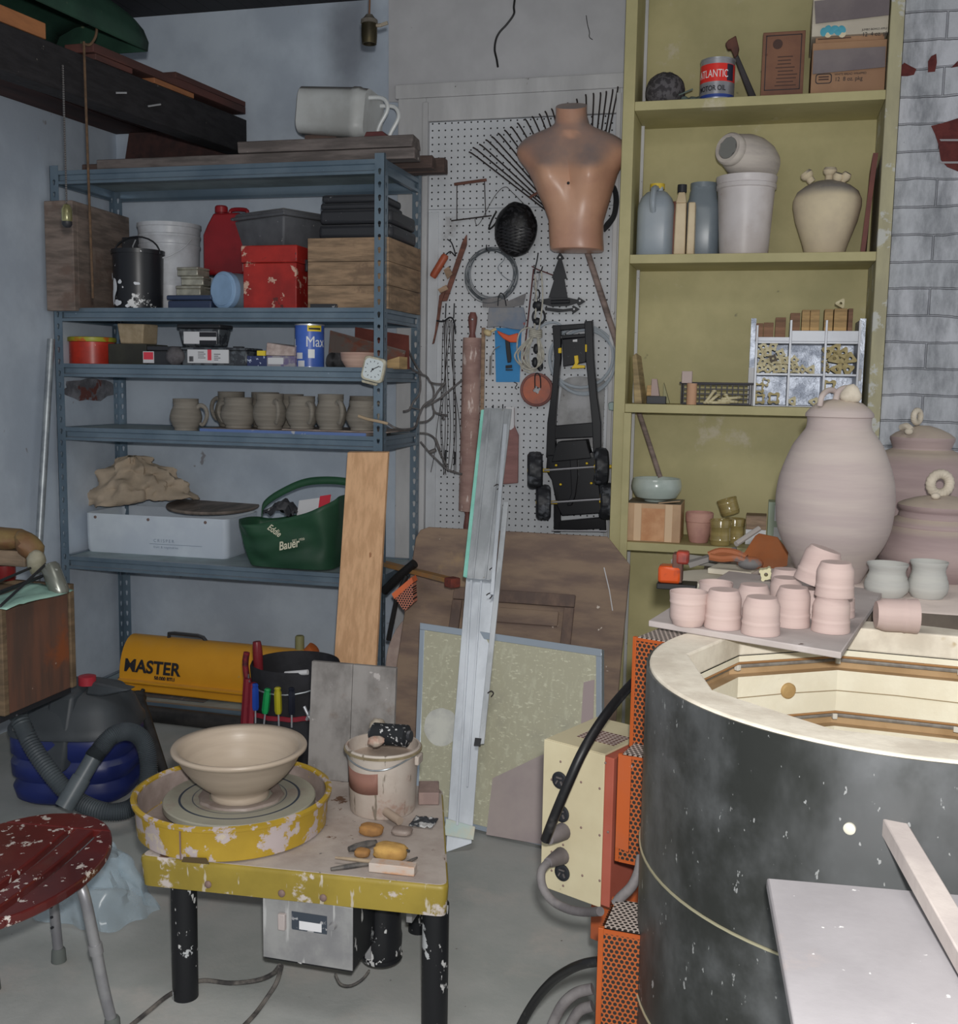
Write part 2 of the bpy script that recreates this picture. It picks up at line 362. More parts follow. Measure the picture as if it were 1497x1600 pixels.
def flange(mb,o,ud,w,z0,z1,nd,pitch=.0508):
    """strip with keyhole slots from o along ud (width w), thickness along nd"""
    o=Vector(o); ud=Vector(ud); nd=Vector(nd)*.0018; n=14; z=z0
    while z+pitch<=z1+1e-6:
        hole=keyhole(n); outer=[]
        for x,y in hole:
            a=math.atan2(y,x); c,s=math.cos(a),math.sin(a); k=min((w/2)/abs(c) if abs(c)>1e-6 else 9,(pitch/2)/abs(s) if abs(s)>1e-6 else 9); outer.append((c*k,s*k))
        # snap nearest samples to the corners so cells tile
        for sx in (-1,1):
            for sz_ in (-1,1):
                j=min(range(n),key=lambda i:(outer[i][0]-sx*w/2)**2+(outer[i][1]-sz_*pitch/2)**2); outer[j]=(sx*w/2,sz_*pitch/2)
        tp=lambda q:o+ud*(w/2+q[0])+Vector((0,0,z+pitch/2+q[1]))
        mb.ring([tp(q) for q in outer],[tp(q) for q in hole],nd); z+=pitch
    if z1-z>.004:
        a=o+Vector((0,0,z)); mb.hexa([a,a+ud*w,a+ud*w+nd,a+nd],[p+Vector((0,0,z1-z)) for p in (a,a+ud*w,a+ud*w+nd,a+nd)])
ZTOP=Z0+.012; W=.042
for cx,cy,sx,sy in ((RX0,RY0,1,1),(RX1,RY0,-1,1),(RX0,RY1,1,-1),(RX1,RY1,-1,-1)):
    mb=MB(); flange(mb,(cx,cy,0.01),(sx,0,0),W,0,ZTOP,(0,sy,0)); flange(mb,(cx,cy,0.01),(0,sy,0),W,0,ZTOP,(sx,0,0))
    p=mb.build('post',m_steel,rack,smooth=0)
m_foot=M('black_plastic',(.012,.012,.013),.5)
def beam(p0,p1,z,h,nd):
    """rolled beam: lip at the top, recessed web, lip at the bottom"""
    p0=Vector(p0); p1=Vector(p1); nd=Vector(nd); mb=MB(); prof=[(0,0),(0,-.3),(-.009,-.36),(-.009,-.72),(0,-.8),(0,-1),(-.016,-1),(-.016,-.97),(-.004,-.95),(-.013,-.75),(-.013,-.33),(-.022,-.05),(-.022,0)]
    a=[p0+nd*u+Vector((0,0,z+v*h)) for u,v in prof]; mb.prism(a,p1-p0)
    return mb.build('beam',m_steel,rack,smooth=30)
for z in (Z0,Z1,Z2,Z3,Z4,.062):
    h=.056 if z>.1 else .05
    b=beam((RX0+W,RY0+.001,0),(RX1-W,RY0+.001,0),z,h,(0,-1,0))
    beam((RX0+W,RY1-.001,0),(RX1-W,RY1-.001,0),z,h,(0,1,0))
    beam((RX0+.001,RY0+W,0),(RX0+.001,RY1-W,0),z,h,(-1,0,0)); beam((RX1-.001,RY0+W,0),(RX1-.001,RY1-W,0),z,h,(1,0,0))
    mb=MB().bx(RX0+.025,RX1-.025,RY0+.024,RY1-.024,z-.012,z-.003); mb.build('shelf_panel',m_shelf,rack,smooth=0)
SH=lambda z:z-.003
# ================================================================ things on the rack
def dims(l,r,t,y,z):
    x0=Xat(l,y,z); x1=Xat(r,y,z); return x0,x1,Zat(t,(x0+x1)/2,y)
def can(l,r,t,yc,z):
    x=Xat((l+r)/2,yc,z); rad=sz((r-l)/2,(x,yc,z)); return x,rad,Zat(t,x,yc)-z
def wood(n,r,g,b,k='b',d=.72,ns=5,st=(1,1,6),spk=None,rough=.75,bump=.25,**kw):
    return M(n,P(r,g,b,k),rough,c2=P(r*d,g*d,b*d,k),ns=ns,st=st,c3=spk and P(*spk,k),s3=26,t3=(.7,.74),bump=bump,bs=14,bst=st,**kw)
DUSTB=P(112,108,104,'b')
m_ply=wood('weathered_plywood',86,76,70,c4=P(70,58,52,'b'),s4=5,t4=(.5,.62))
m_crate=wood('old_crate_wood',104,86,68,st=(1,1,7),c4=P(74,60,48,'b'),s4=6,t4=(.55,.68))
m_whitepl=M('white_plastic',P(128,130,134,'b'),.35,c2=P(112,113,116,'b'),ns=7)
m_dark=M('black_dusty_plastic',P(28,29,32,'b'),.5,c3=P(110,110,112,'b'),s3=30,t3=(.68,.74),dust=P(74,74,76,'b'),da=.6)
m_greypl=M('grey_tote_plastic',P(58,59,62,'b'),.6,c2=P(46,47,50,'b'),ns=7,c3=P(110,108,106,'b'),s3=34,t3=(.7,.74),dust=P(88,86,84,'b'))
m_blackcan=M('black_paint_bucket',P(20,21,24,'b'),.35,c4=P(150,152,156,'b'),s4=7,t4=(.6,.63),c3=P(140,140,142,'b'),s3=40,t3=(.71,.73))
m_red=M('red_metal',P(112,26,22,'b'),.45,c2=P(88,20,18,'b'),ns=6,c4=P(128,104,92,'b'),s4=14,t4=(.61,.63),c3=P(60,24,22,'b'),s3=20,t3=(.66,.7),dust=P(110,70,60,'b'),da=.4)
m_redpl=M('red_can_plastic',P(88,16,20,'b'),.35,c2=P(72,12,16,'b'),ns=5)
m_bluelid=M('pale_blue_lid',P(92,112,134,'b'),.5,c2=P(84,103,124,'b'),ns=8)
m_clear=M('clear_plastic',(.85,.88,.9),.12,trans=.85,spec=.4)
m_tin=M('pale_tin',P(116,114,104,'b'),.35,metal=.4,c2=P(96,94,86,'b'),ns=20)
m_wire=M('dark_wire',P(34,35,38,'b'),.4,metal=.6)
z=SH(Z1)
# narrow plywood box over the left post
x0=Xat(76,4.13,z); x1=Xat(120,4.13,z); zt=Zat(314,(x0+x1)/2,4.13)
t=thing('plywood_box','tall narrow weathered plywood box at the left end of the rack beside the black bucket','box',((x0+x1)/2,4.3,z))
MB().bx(x0,x1,4.118,4.148,z-.012,zt).build('front_board',m_ply,t,bevel=.003)
x1b=Xat(209,4.60,z)
MB().hexa([(-2.955,4.15,z),(x1-.002,4.15,z),(x1b,4.58,z),(-2.955,4.58,z)],[(-2.955,4.15,zt),(x1-.002,4.15,zt),(x1b,4.58,zt-.004),(-2.955,4.58,zt-.004)]).build('body',m_ply,t,bevel=.004)
# white bucket
x,r,h=can(220,314,352,4.47,z)
t=thing('bucket','tall white plastic bucket standing behind the black paint bucket','bucket',(x,4.47,z))
MB().lathe([(0,0),(r*.9,0),(r*.92,.01),(r*.97,h*.72),(r*1.0,h*.74),(r*1.0,h*.76),(r*.975,h*.77),(r*.985,h*.84),(r*1.01,h*.85),(r*1.01,h*.87),(r*.985,h*.88),(r,h*.95),(r*1.03,h*.96),(r*1.03,h),(r*.97,h),(r*.93,.03),(0,.03)],44,(x,4.47,z)).build('pail',m_whitepl,t)
MB().tube([(x+r*1.02*math.cos(a),4.47-r*.25-.02-abs(math.sin(a))*r*.8,z+h*.82-.10*math.sin(a)) for a in [PI*i/10 for i in range(11)]],.003,6).build('handle',m_whitepl,t)
# black paint bucket
x,r,h=can(178,257,392,4.29,z)
t=thing('paint_bucket','black paint bucket spattered with white, wire handle up, in front of the white bucket','bucket',(x,4.29,z))
MB().lathe([(0,0),(r*.9,0),(r*.92,.01),(r*.97,h*.93),(r*1.02,h*.93),(r*1.03,h),(r*.95,h),(r*.9,.1),(0,.1)],40,(x,4.29,z)).build('pail',m_blackcan,t)
MB().tube([(x+r*1.02*math.cos(a),4.29-.01,z+h*.94+.075*math.sin(a)) for a in [PI*i/12 for i in range(13)]],.0035,6).build('handle',m_wire,t)
m_white=M('white_paint_spill',P(140,142,146,'b'),.6)
mb=MB()
for cu,cv,ru,rv in ((-.5,.38,.2,.2),(-.62,.2,.12,.16),(-.2,.45,.12,.05),(.45,.42,.16,.035),(-.35,.1,.25,.07),(-.75,.55,.05,.08),(.1,.05,.1,.04)):
    pts=[]
    for i in range(12):
        a=2*PI*i/12; k=.6+.6*abs(nz((cu*9+math.cos(a)*2,cv*7+math.sin(a)*2,1))); u=cu+ru*k*math.cos(a); v=cv+rv*k*math.sin(a); th=u*1.1
        pts.append(Vector((x+r*.985*math.sin(th),4.29-r*.985*math.cos(th),z+h*v)))
    mb.prism(pts,(0,-.0015,0))
mb.build('paint_splash',m_white,t,smooth=0)
x0,x1,zt=dims(196,224,371,4.44,z)
solo(MB().bx(x0,x1,4.42,4.52,z,zt),'block',m_dark,'dark dusty block showing behind the rim of the black paint bucket','block',bevel=.006)
# stack of tins on a dark blue tray
x0,x1,zt=dims(262,330,461,4.22,z)
m_bluetray=M('dark_blue_plastic',P(30,38,56,'b'),.45,dust=P(70,76,86,'b'))
t=thing('storage_case','flat dark blue plastic case lying under the three little tins','case',((x0+x1)/2,4.30,z))
MB().bx(x0,x1,4.22,4.38,z,z+(zt-z)*.62).build('base',m_bluetray,t,bevel=.006); MB().bx(x0-.004,x1+.004,4.216,4.384,z+(zt-z)*.66,zt).build('lid',m_bluetray,t,bevel=.006)
zz=zt
for i,(l,r_,tp,rz,lab) in enumerate(((276,314,446,.0,'bottom tin of the three little tins stacked on the dark blue case'),(283,316,431,.12,'middle tin of the three little tins stacked on the dark blue case'),(278,312,417,-.1,'topmost tin of the three little tins stacked on the dark blue case'))):
    x0,x1,zt=dims(l,r_,tp,4.26,zz); h=zt-zz-.0005; t=thing('tin',lab,'tin',((x0+x1)/2,4.30,zz),rz,'little tins'); wd=x1-x0
    MB().box((0,0,h*.35),(wd,.09,h*.7)).build('body',m_tin,t,bevel=.004,world=False); MB().box((0,0,h*.84),(wd*1.03,.093,h*.3)).build('lid',m_tin,t,bevel=.004,world=False); zz=zt
# jar lying on its side with a pale blue lid
c=onY(346,449,4.20); r=sz(29,c); c.z=z+r+.001; ax=Vector((.34,.94,0)).normalized()
t=thing('jar','clear plastic jar lying on its side with its round pale blue lid facing out','jar',(c.x,c.y+.1,z))
MB().lathe([(0,0),(r*.82,0),(r*.84,.003),(r*.92,.004),(r,.009),(r,.035),(r*.97,.036),(0,.036)],40,c,ax).build('lid',m_bluelid,t)
MB().lathe([(0,.037),(r*.9,.037),(r*.9,.05),(r*.98,.07),(r*.98,.24),(r*.9,.26),(0,.26)],36,c,ax).build('body',M('cloudy_plastic',P(96,106,116,'b'),.3,trans=.35),t)
# red petrol can behind
zj=z+2*r+.002; zt=Zat(336,Xat(353,4.42,zj),4.42); x0=Xat(328,4.42,zj); x1=Xat(392,4.42,zj)
pr=[(x0+.0,zj+.012),(x0+.012,zj),(x1-.012,zj),(x1,zj+.012),(x1,zt-.02),(x1-.03,zt),(x0+.05,zt),(x0+.02,zt-.05),(x0,zt-.09)]
t=thing('petrol_can','red plastic petrol can lying behind the round blue-lidded jar','can',((x0+x1)/2,4.42,zj))
MB().prism([(a,4.36,b) for a,b in pr],(0,.14,0)).build('body',m_redpl,t,bevel=.012)
xs=x0+.055; MB().lathe([(0,0),(.022,0),(.022,.008),(.028,.01),(.028,.034),(.022,.04),(0,.04)],20,(xs+.01,4.41,zt-.002)).build('cap',m_redpl,t)
MB().tube([(x1-.02,4.43,zt-.004),(x1-.025,4.43,zt+.02),(xs+.05,4.43,zt+.022),(xs+.04,4.43,zt-.004)],.009,8,sm=4).build('handle',m_redpl,t)
# red metal chest
x0=Xat(378,4.19,z); x1=Xat(464,4.19,z); zt=Zat(383,(x0+x1)/2,4.19); zl=zt-(zt-z)*.27
t=thing('metal_box','scratched red metal box with a deep lid, under the grey tote','box',((x0+x1)/2,4.33,z))
MB().bx(x0+.004,x1-.004,4.195,4.46,z,zl-.001).build('body',m_red,t,bevel=.004)
MB().bx(x0-.002,x1+.002,4.187,4.466,zl,zt).build('lid',m_red,t,bevel=.005)
MB().bx(x1-.001,x1+.012,4.27,4.33,zl-.03,zl+.02).build('latch',m_wire,t,bevel=.003)
# grey tote on the red chest, turned
zr=zt+.001; cn=onY(446,389,4.20); cn.z=zr; d1=Vector((-.86,.40,0)); d2=Vector((.42,.86,0)); d1.normalize(); d2.normalize()
w1=.375; w2=.27; h=Zat(322,cn.x,cn.y)-zr
t=thing('tote','dusty grey lidded plastic tote set askew on top of the red metal box','tote',(cn.x,cn.y+.1,zr))
def tote(k,a,b):
    o=cn+d1*(w1/2)+d2*(w2/2)+Vector((-.012,.012,0)); return [o+d1*(s*w1/2*k)+d2*(q*w2/2*k)+Vector((0,0,a)) for s,q in ((-1,-1),(1,-1),(1,1),(-1,1))]
MB().hexa(tote(.80,0,0),tote(.94,h*.80,0)).build('body',m_greypl,t,bevel=.008)
MB().hexa(tote(1.0,h*.80,0),tote(1.0,h*.90,0)).hexa(tote(.95,h*.90,0),tote(.9,h,0)).build('lid',m_greypl,t,bevel=.006)
# wooden crate at the right
x0=Xat(481,4.19,z); x1=Xat(607,4.19,z); zt=Zat(371,(x0+x1)/2,4.19)
t=thing('wooden_crate','large old board-sided wooden crate at the right end of the rack under black cases','crate',((x0+x1)/2,4.38,z))
n=3; hh=(zt-z)/n
for i in range(n):
    MB().bx(x0,x1,4.19,4.208,z+i*hh+.0008,z+(i+1)*hh-.0008).build('front_board',m_crate,t,bevel=.0015)
    MB().bx(x1-.018,x1,4.2085,4.61,z+i*hh+.0008,z+(i+1)*hh-.0008).build('side_board',m_crate,t,bevel=.0015)
MB().bx(x0,x1-.019,4.209,4.61,z,zt-.002).build('body',m_crate,t)
x0b,x1b,ztb=dims(486,526,475,4.172,z)
solo(MB().bx(x0b,x1b,4.162,4.186,z,ztb),'strap_end',m_dark,'short flat black strip lying at the foot of the wooden crate','strip',bevel=.002)
# black cases on the crate
zc1=zt+.001
x0,x1,zt2=dims(497,606,326,4.24,zc1)
t=thing('tool_case','lower and larger of two black plastic cases on the wooden crate','case',((x0+x1)/2,4.4,zc1))
MB().bx(x0,x1+.02,4.24,4.56,zc1,zc1+(zt2-zc1)*.5).build('base',m_dark,t,bevel=.018); MB().bx(x0+.004,x1+.016,4.244,4.556,zc1+(zt2-zc1)*.52,zt2).build('lid',m_dark,t,bevel=.014)
MB().tube([(x0-.0,4.33,zc1+.05),(x0-.02,4.33,zc1+.05),(x0-.02,4.45,zc1+.05),(x0-.0,4.45,zc1+.05)],.006,8).build('handle',m_dark,t)
x0,x1,zt3=dims(500,600,303,4.26,zt2)
t=thing('tool_case','upper and smaller of two black plastic cases, topmost on the wooden crate','case',((x0+x1)/2,4.38,zt2))
MB().bx(x0,x1,4.26,4.5,zt2+.001,zt2+(zt3-zt2)*.45).build('base',m_dark,t,bevel=.01); MB().bx(x0+.004,x1-.004,4.264,4.496,zt2+(zt3-zt2)*.48,zt3).build('lid',m_dark,t,bevel=.012)
# ---------------------------------------------------------------- second shelf
z=SH(Z2)
m_orange=M('red_orange_tin',P(132,38,28,'b'),.35,c2=P(106,30,22,'b'),ns=8,c3=P(140,120,110,'b'),s3=24,t3=(.7,.73))
m_ylid=M('yellow_green_lid',P(104,104,30,'b'),.4,c2=P(120,60,20,'b'),ns=16,lo=.5,hi=.6)
x,r,h=can(109,181,527,4.32,z)
t=thing('tin','round red tin with a yellow-green rim at the left end of the narrow shelf','tin',(x,4.32,z))
MB().lathe([(0,0),(r*.97,0),(r*.97,.004),(r*.95,.006),(r*.95,h*.82),(0,h*.82)],40,(x,4.32,z)).build('body',m_orange,t)
MB().lathe([(r*.9,h*.83),(r,h*.83),(r*1.01,h*.86),(r*1.01,h*.98),(r*.95,h),(r*.93,h*.93),(0,h*.93)],40,(x,4.32,z)).build('lid',m_ylid,t)
x0,x1,zt=dims(169,229,537,4.22,z)
m_olive=M('dark_olive_card',P(38,38,32,'b'),.7,c2=P(28,28,25,'b'),ns=5,dust=P(60,60,56,'b'))
solo(MB().bx(x0,x1,4.22,4.40,z,zt),'carton',m_olive,'dark olive box under the tan foam block','box',bevel=.004)
x0,x1,zt2=dims(181,226,505,4.25,zt)
m_foam=M('tan_foam',P(116,104,86,'b'),.9,c2=P(104,92,74,'b'),ns=22,bump=.4,bs=80)
zz=zt+.001; mx=(x0+x1)/2; hw=(x1-x0)/2
solo(MB().hexa([(mx-hw*.88,4.27,zz),(mx+hw*.85,4.25,zz),(mx+hw*.95,4.36,zz),(mx-hw*.8,4.37,zz)],[(mx-hw,4.26,zt2),(mx+hw,4.245,zt2-.004),(mx+hw,4.365,zt2),(mx-hw,4.375,zt2)]),'foam_block',m_foam,'tan foam block standing on the dark olive box','block',bevel=.006)
x0,x1,zt=dims(231,282,541,4.20,z)
t=thing('tray','black plastic tray with a red square sticker beside the dark olive box','tray',((x0+x1)/2,4.27,z))
MB().bx(x0,x1,4.20,4.36,z,zt-.02).build('body',m_dark,t,bevel=.005); MB().bx(x0-.002,x1,4.197,4.365,zt-.018,zt).build('rim',m_dark,t,bevel=.003)
m_sticker=M('red_sticker',P(140,40,50,'b'),.5); m_label=M('white_label',P(134,134,136,'b'),.6); m_ink=M('black_ink',P(22,22,26,'b'),.6)
xa=Xat(224,4.198,z); xb_=Xat(241,4.198,z); za=Zat(567,xa,4.198); zb_=Zat(549,xa,4.198)
MB().bx(xa,xb_,4.1965,4.199,za,zb_).build('sticker',m_label,t,smooth=0); MB().bx(xa+.003,xb_-.003,4.1955,4.1966,za+(zb_-za)*.3,zb_-.003).build('red_panel',m_sticker,t,smooth=0)
# sanding sponge lump
x,r,h=can(258,286,541,4.18,z)
solo(MB().ball((x,4.19,z+h*.5),(r*1.1,.03,h*.5),16,10,f=lambda v:1+.12*nz(v,2.5)),'sanding_sponge',M('grey_sponge',P(62,60,62,'b'),.95,c2=P(48,46,48,'b'),ns=30,bump=.5),'rounded grey lump standing between the black tray and the clear case','sponge')
# clear organiser case with a white label
x0,x1,zt=dims(284,386,543,4.20,z)
t=thing('organiser_case','low clear plastic case with a wide white barcode label','case',((x0+x1)/2,4.27,z))
m_smoke=M('smoky_plastic',P(66,70,74,'b'),.25,trans=.3,c2=P(40,42,46,'b'),ns=24,lo=.45,hi=.55,dust=P(84,84,86,'b'),da=.3)
MB().bx(x0,x1,4.20,4.34,z,zt-.012).build('base',m_smoke,t,bevel=.006); MB().bx(x0-.004,x1+.004,4.195,4.345,zt-.011,zt).build('lid',m_smoke,t,bevel=.004)
MB().bx(x0+.03,x0+.06,4.21,4.24,zt,zt+.006).bx(x1-.07,x1-.03,4.21,4.24,zt,zt+.006).build('latch',m_dark,t,bevel=.002)
xa=Xat(294,4.198,z); xb_=Xat(358,4.198,z); za=Zat(567,xa,4.198); zb_=Zat(546,xa,4.198)
lb=MB().bx(xa,xb_,4.1935,4.1995,za,zb_).build('label',m_label,t,smooth=0)
mb=MB(); 
for i in range(9): mb.bx(xa+.008+i*.0022,xa+.0092+i*.0022+(i%3)*.0003,4.1928,4.1936,za+.006,za+.028)
for i in range(4): MB().bx(xa+.05,xa+.05+(.035 if i%2 else .028),4.1928,4.1936,zb_-.012-i*.008,zb_-.0095-i*.008).build('print_line',m_ink,lb,smooth=0); MB().bx(xa+.125,xa+.155-(i%2)*.01,4.1928,4.1936,zb_-.02-i*.008,zb_-.0175-i*.008).build('print_line',m_ink,lb,smooth=0)
mb.build('barcode',m_ink,lb,smooth=0); MB().bx(xa+.095,xa+.113,4.1928,4.1936,za+.012,zb_).build('red_mark',m_sticker,lb,smooth=0)
# clear tub with black lid on it
zz=zt+.0065; x0,x1,zt2=dims(281,347,507,4.24,zz)
t=thing('tub','small clear tub with black lid and black and white label on the clear case','tub',((x0+x1)/2,4.27,zz))
mx=(x0+x1)/2; hw=(x1-x0)/2; hh=zt2-zz
MB().hexa([(mx-hw*.86,4.24,zz),(mx+hw*.86,4.24,zz),(mx+hw*.86,4.32,zz),(mx-hw*.86,4.32,zz)],[(mx-hw*.97,4.225,zz+hh*.8),(mx+hw*.97,4.225,zz+hh*.8),(mx+hw*.97,4.335,zz+hh*.8),(mx-hw*.97,4.335,zz+hh*.8)]).build('body',m_smoke,t,bevel=.006)
MB().bx(x0-.003,x1+.003,4.22,4.34,zz+hh*.82,zz+hh).build('lid',m_dark,t,bevel=.006)
lb=MB().bx(mx-hw*.7,mx+hw*.84,4.2205,4.2235,zz+hh*.1,zz+hh*.66).build('label',m_label,t,smooth=0)
MB().bx(mx+hw*.05,mx+hw*.84,4.2196,4.2206,zz+hh*.42,zz+hh*.64).bx(mx+hw*.05,mx+hw*.84,4.2196,4.2206,zz+hh*.1,zz+hh*.26).build('black_band',m_ink,lb,smooth=0)
# small dark blue box with a yellow carton on it
x0,x1,zt=dims(386,417,556,4.19,z)
m_navy=M('navy_box',P(30,36,62,'b'),.5,c3=P(120,126,140,'b'),s3=50,t3=(.6,.64))
solo(MB().bx(x0,x1,4.19,4.27,z,zt),'carton',m_navy,'small navy box with white print left of the white carton','box',bevel=.002)
x0,x1,zt2=dims(403,416,548,4.21,zt); solo(MB().bx(x0,x1,4.2,4.27,zt+.001,zt2),'carton',M('yellow_card',P(150,130,36,'b'),.6),'tiny yellow carton on top of the small navy box','box',bevel=.001)
x0,x1,zt=dims(417,461,556,4.19,z)
m_carton=M('white_printed_carton',P(96,94,98,'b'),.6,c2=P(70,64,86,'b'),ns=16,lo=.5,hi=.6)
t=thing('carton','white and purple carton under the pale sponge, left of the blue coffee can','box',((x0+x1)/2,4.25,z))
MB().bx(x0,x1,4.19,4.31,z,zt).build('body',m_carton,t,bevel=.002)
MB().bx(x0+.006,x0+.075,4.1885,4.1905,z+.012,zt-.008).build('label',m_label,t,smooth=0)
text('lettering','BOX OF',.016,m_ink,t,face_m((x0+.01,4.188,z+.02),(1,0,0)),sx=.9) if False else None
x0,x1,zt2=dims(415,459,535,4.19,zt)
solo(MB().hexa([(x0,4.19,zt+.001),(x1,4.19,zt+.001),(x1,4.3,zt+.001),(x0,4.3,zt+.001)],[(x0,4.2,zt2),(x1,4.2,zt2-.018),(x1,4.3,zt2-.012),(x0,4.3,zt2)]),'sponge',M('pale_sponge',P(126,116,112,'b'),.95,c2=P(108,96,92,'b'),ns=26,bump=.5),'pale pinkish wedge of sponge lying on the white and purple carton','sponge',bevel=.004)
# blue coffee can
x,r,h=can(461,507,507,4.26,z); yc=4.26
m_cblue=M('blue_can',P(42,66,124,'b'),.35,c2=P(36,58,110,'b'),ns=8); m_metal=M('bare_metal',P(130,132,136,'b'),.3,metal=.7)
t=thing('coffee_can','blue coffee can with white lettering and a yellow corner label','can',(x,yc,z))
MB().lathe([(0,.003),(r*.98,.003),(r*.98,h-.003),(0,h-.003)],40,(x,yc,z)).build('body',m_cblue,t)
MB().lathe([(r*.9,h-.004),(r*1.01,h-.006),(r*1.01,h),(r*.97,h),(r*.95,h-.004)],40,(x,yc,z)).lathe([(0,0),(r*1.0,0),(r*1.0,.004),(0,.004)],40,(x,yc,z)).build('rim',m_metal,t)
def wrap(th0,zz,R=None):
    R=R or r*.985
    def f(q): a=th0+q.x/R; return Vector((x+(R+q.z)*math.sin(a),yc-(R+q.z)*math.cos(a),zz+q.y))
    return f
I4=Matrix.Identity(4); m_wlet=M('white_lettering',P(146,148,152,'b'),.5)
text('lettering','Max',.062,m_wlet,t,I4,bend=wrap(.12,z+h*.48),sx=.85); text('lettering','LL',.046,m_wlet,t,I4,bend=wrap(-1.28,z+h*.48),sx=.8); text('lettering','SE',.036,m_wlet,t,I4,bend=wrap(-1.3,z+h*.26),sx=.85)
mb=MB()
def cpatch(a0,a1,z0,z1,R,k=8):
    mb.grid(lambda u,v:Vector((x+R*math.sin(a0+(a1-a0)*u),yc-R*math.cos(a0+(a1-a0)*u),z0+(z1-z0)*v)),k,2)
cpatch(.25,1.3,z+h*.83,z+h*.97,r*.987); mb.build('yellow_label',M('yellow_label',P(150,130,30,'b'),.5),t)
mb=MB(); cpatch(.35,1.2,z+h*.87,z+h*.91,r*.99); mb.build('print_line',m_ink,t)
mb=MB(); cpatch(.3,.75,z+h*.22,z+h*.42,r*.989); mb.build('cup_mark',m_wlet,t)
mb=MB(); cpatch(-.5,.05,z+h*.02,z+h*.16,r*.989); cpatch(-.62,-.1,z+h*.2,z+h*.34,r*.989); mb.build('label_panel',m_label,t)
# roll, pink saucer, rusty sheets, wood block
c=onY(519,559,4.24); r=sz(12,c); c.z=z+r
mb=MB()
for i in range(4): mb.lathe([(r*(1-.24*i),0),(r*(1-.24*i),.10),(r*(.88-.24*i),.10),(r*(.88-.24*i),0)],28,c+Vector((0,-.0,0)),(.25,.97,0))
solo(mb,'felt_roll',M('grey_felt',P(60,60,62,'b'),.95,c2=P(46,46,48,'b'),ns=20),'grey rolled strip lying end-on beside the coffee can','roll')
x,r,h=can(532,590,551,4.26,z)
solo(MB().lathe([(0,0),(r*.7,0),(r*.72,.004),(r*.95,h*.5),(r,h*.85),(r,h),(r*.96,h),(r*.88,h*.45),(r*.5,.02),(0,.018)],40,(x,4.26,z)),'dish',M('pink_clay_dish',P(126,106,96,'b'),.7,c2=P(110,88,80,'b'),ns=3,st=(1,1,14)),'shallow pinkish clay dish in front of the rusty metal sheets','dish')
m_rust=M('rusty_sheet',P(72,64,60,'b'),.7,metal=.2,c2=P(86,48,36,'b'),ns=8,lo=.42,hi=.6,c3=P(110,104,98,'b'),s3=40,t3=(.68,.72))
def sheet(pts,ys,th): 
    q=[onY(a,b,y) for (a,b),y in zip(pts,ys)]; return MB().prism(q,(0,th,0))
solo(sheet([(512,572),(628,577),(634,548),(516,516)],[4.40,4.40,4.46,4.46],.002),'metal_sheet',m_rust,'front one of two rusty metal sheets leaning behind the pink dish','sheet',group='rusty sheets',smooth=0)
m_rust2=M('red_rust_sheet',P(70,34,28,'b'),.75,c2=P(58,28,24,'b'),ns=8)
solo(sheet([(553,574),(640,577),(639,524),(555,511)],[4.46,4.46,4.52,4.52],.002),'metal_sheet',m_rust2,'rear, redder one of two metal sheets leaning behind the pink dish','sheet',group='rusty sheets',smooth=0)
x0,x1,zt=dims(607,626,557,4.30,z)
solo(MB().hexa([(x0,4.28,z),(x1,4.28,z),(x1+.01,4.36,z),(x0+.01,4.36,z)],[(x0,4.28,zt-.016),(x1,4.28,zt),(x1+.01,4.36,zt),(x0+.01,4.36,zt-.016)]),'wood_block',wood('light_block',120,100,70),'small light wooden block at the right end of the narrow shelf','block',bevel=.002)
# square clock hung on the front right post
c=onY(583,577,4.135); t=thing('clock','small square cream clock hanging askew on the front right post','clock',(c.x,c.y,c.z-.05))
u=Vector((math.cos(-.22),0,math.sin(-.22))); v_=Vector((-u.z,0,u.x)); s=.042
pt=lambda w,k,y:[c+u*a+v_*b+Vector((0,y,0)) for a,b in roundrect(w*k,w*k*1.05,.018*k)]
MB().prism(pt(.094,1,-.0),(0,.020,0)).build('case',M('cream_enamel',P(126,124,112,'b'),.4,c2=P(104,98,84,'b'),ns=20),t,bevel=.003)
MB().prism(pt(.078,1,-.002),(0,.0025,0)).build('dial',M('clock_dial',P(136,142,144,'b'),.4),t)
mb=MB()
for i in range(12):
    a=2*PI*i/12; p=c+u*(.029*math.cos(a))+v_*(.029*math.sin(a))+Vector((0,-.0028,0)); q=c+u*(.035*math.cos(a))+v_*(.035*math.sin(a))+Vector((0,-.0028,0)); mb.cyl(p,q,.0012,n=6)
mb.build('hour_mark',m_ink,t)
hd=MB().cyl(c+Vector((0,-.004,0)),c+u*.024+v_*.018+Vector((0,-.004,0)),.0016,n=6).cyl(c+Vector((0,-.004,0)),c-u*.006-v_*.012+Vector((0,-.004,0)),.0016,n=6).cyl(c+Vector((0,-.006,0)),c+Vector((0,-.002,0)),.004,n=12); hd.build('hand',m_ink,t)
MB().prism([c+u*a+v_*b for a,b in ((-.04,-.052),(.03,-.052),(.026,-.062),(-.036,-.062))],(0,.014,0)).build('foot',MATS['cream_enamel'],t,bevel=.002)
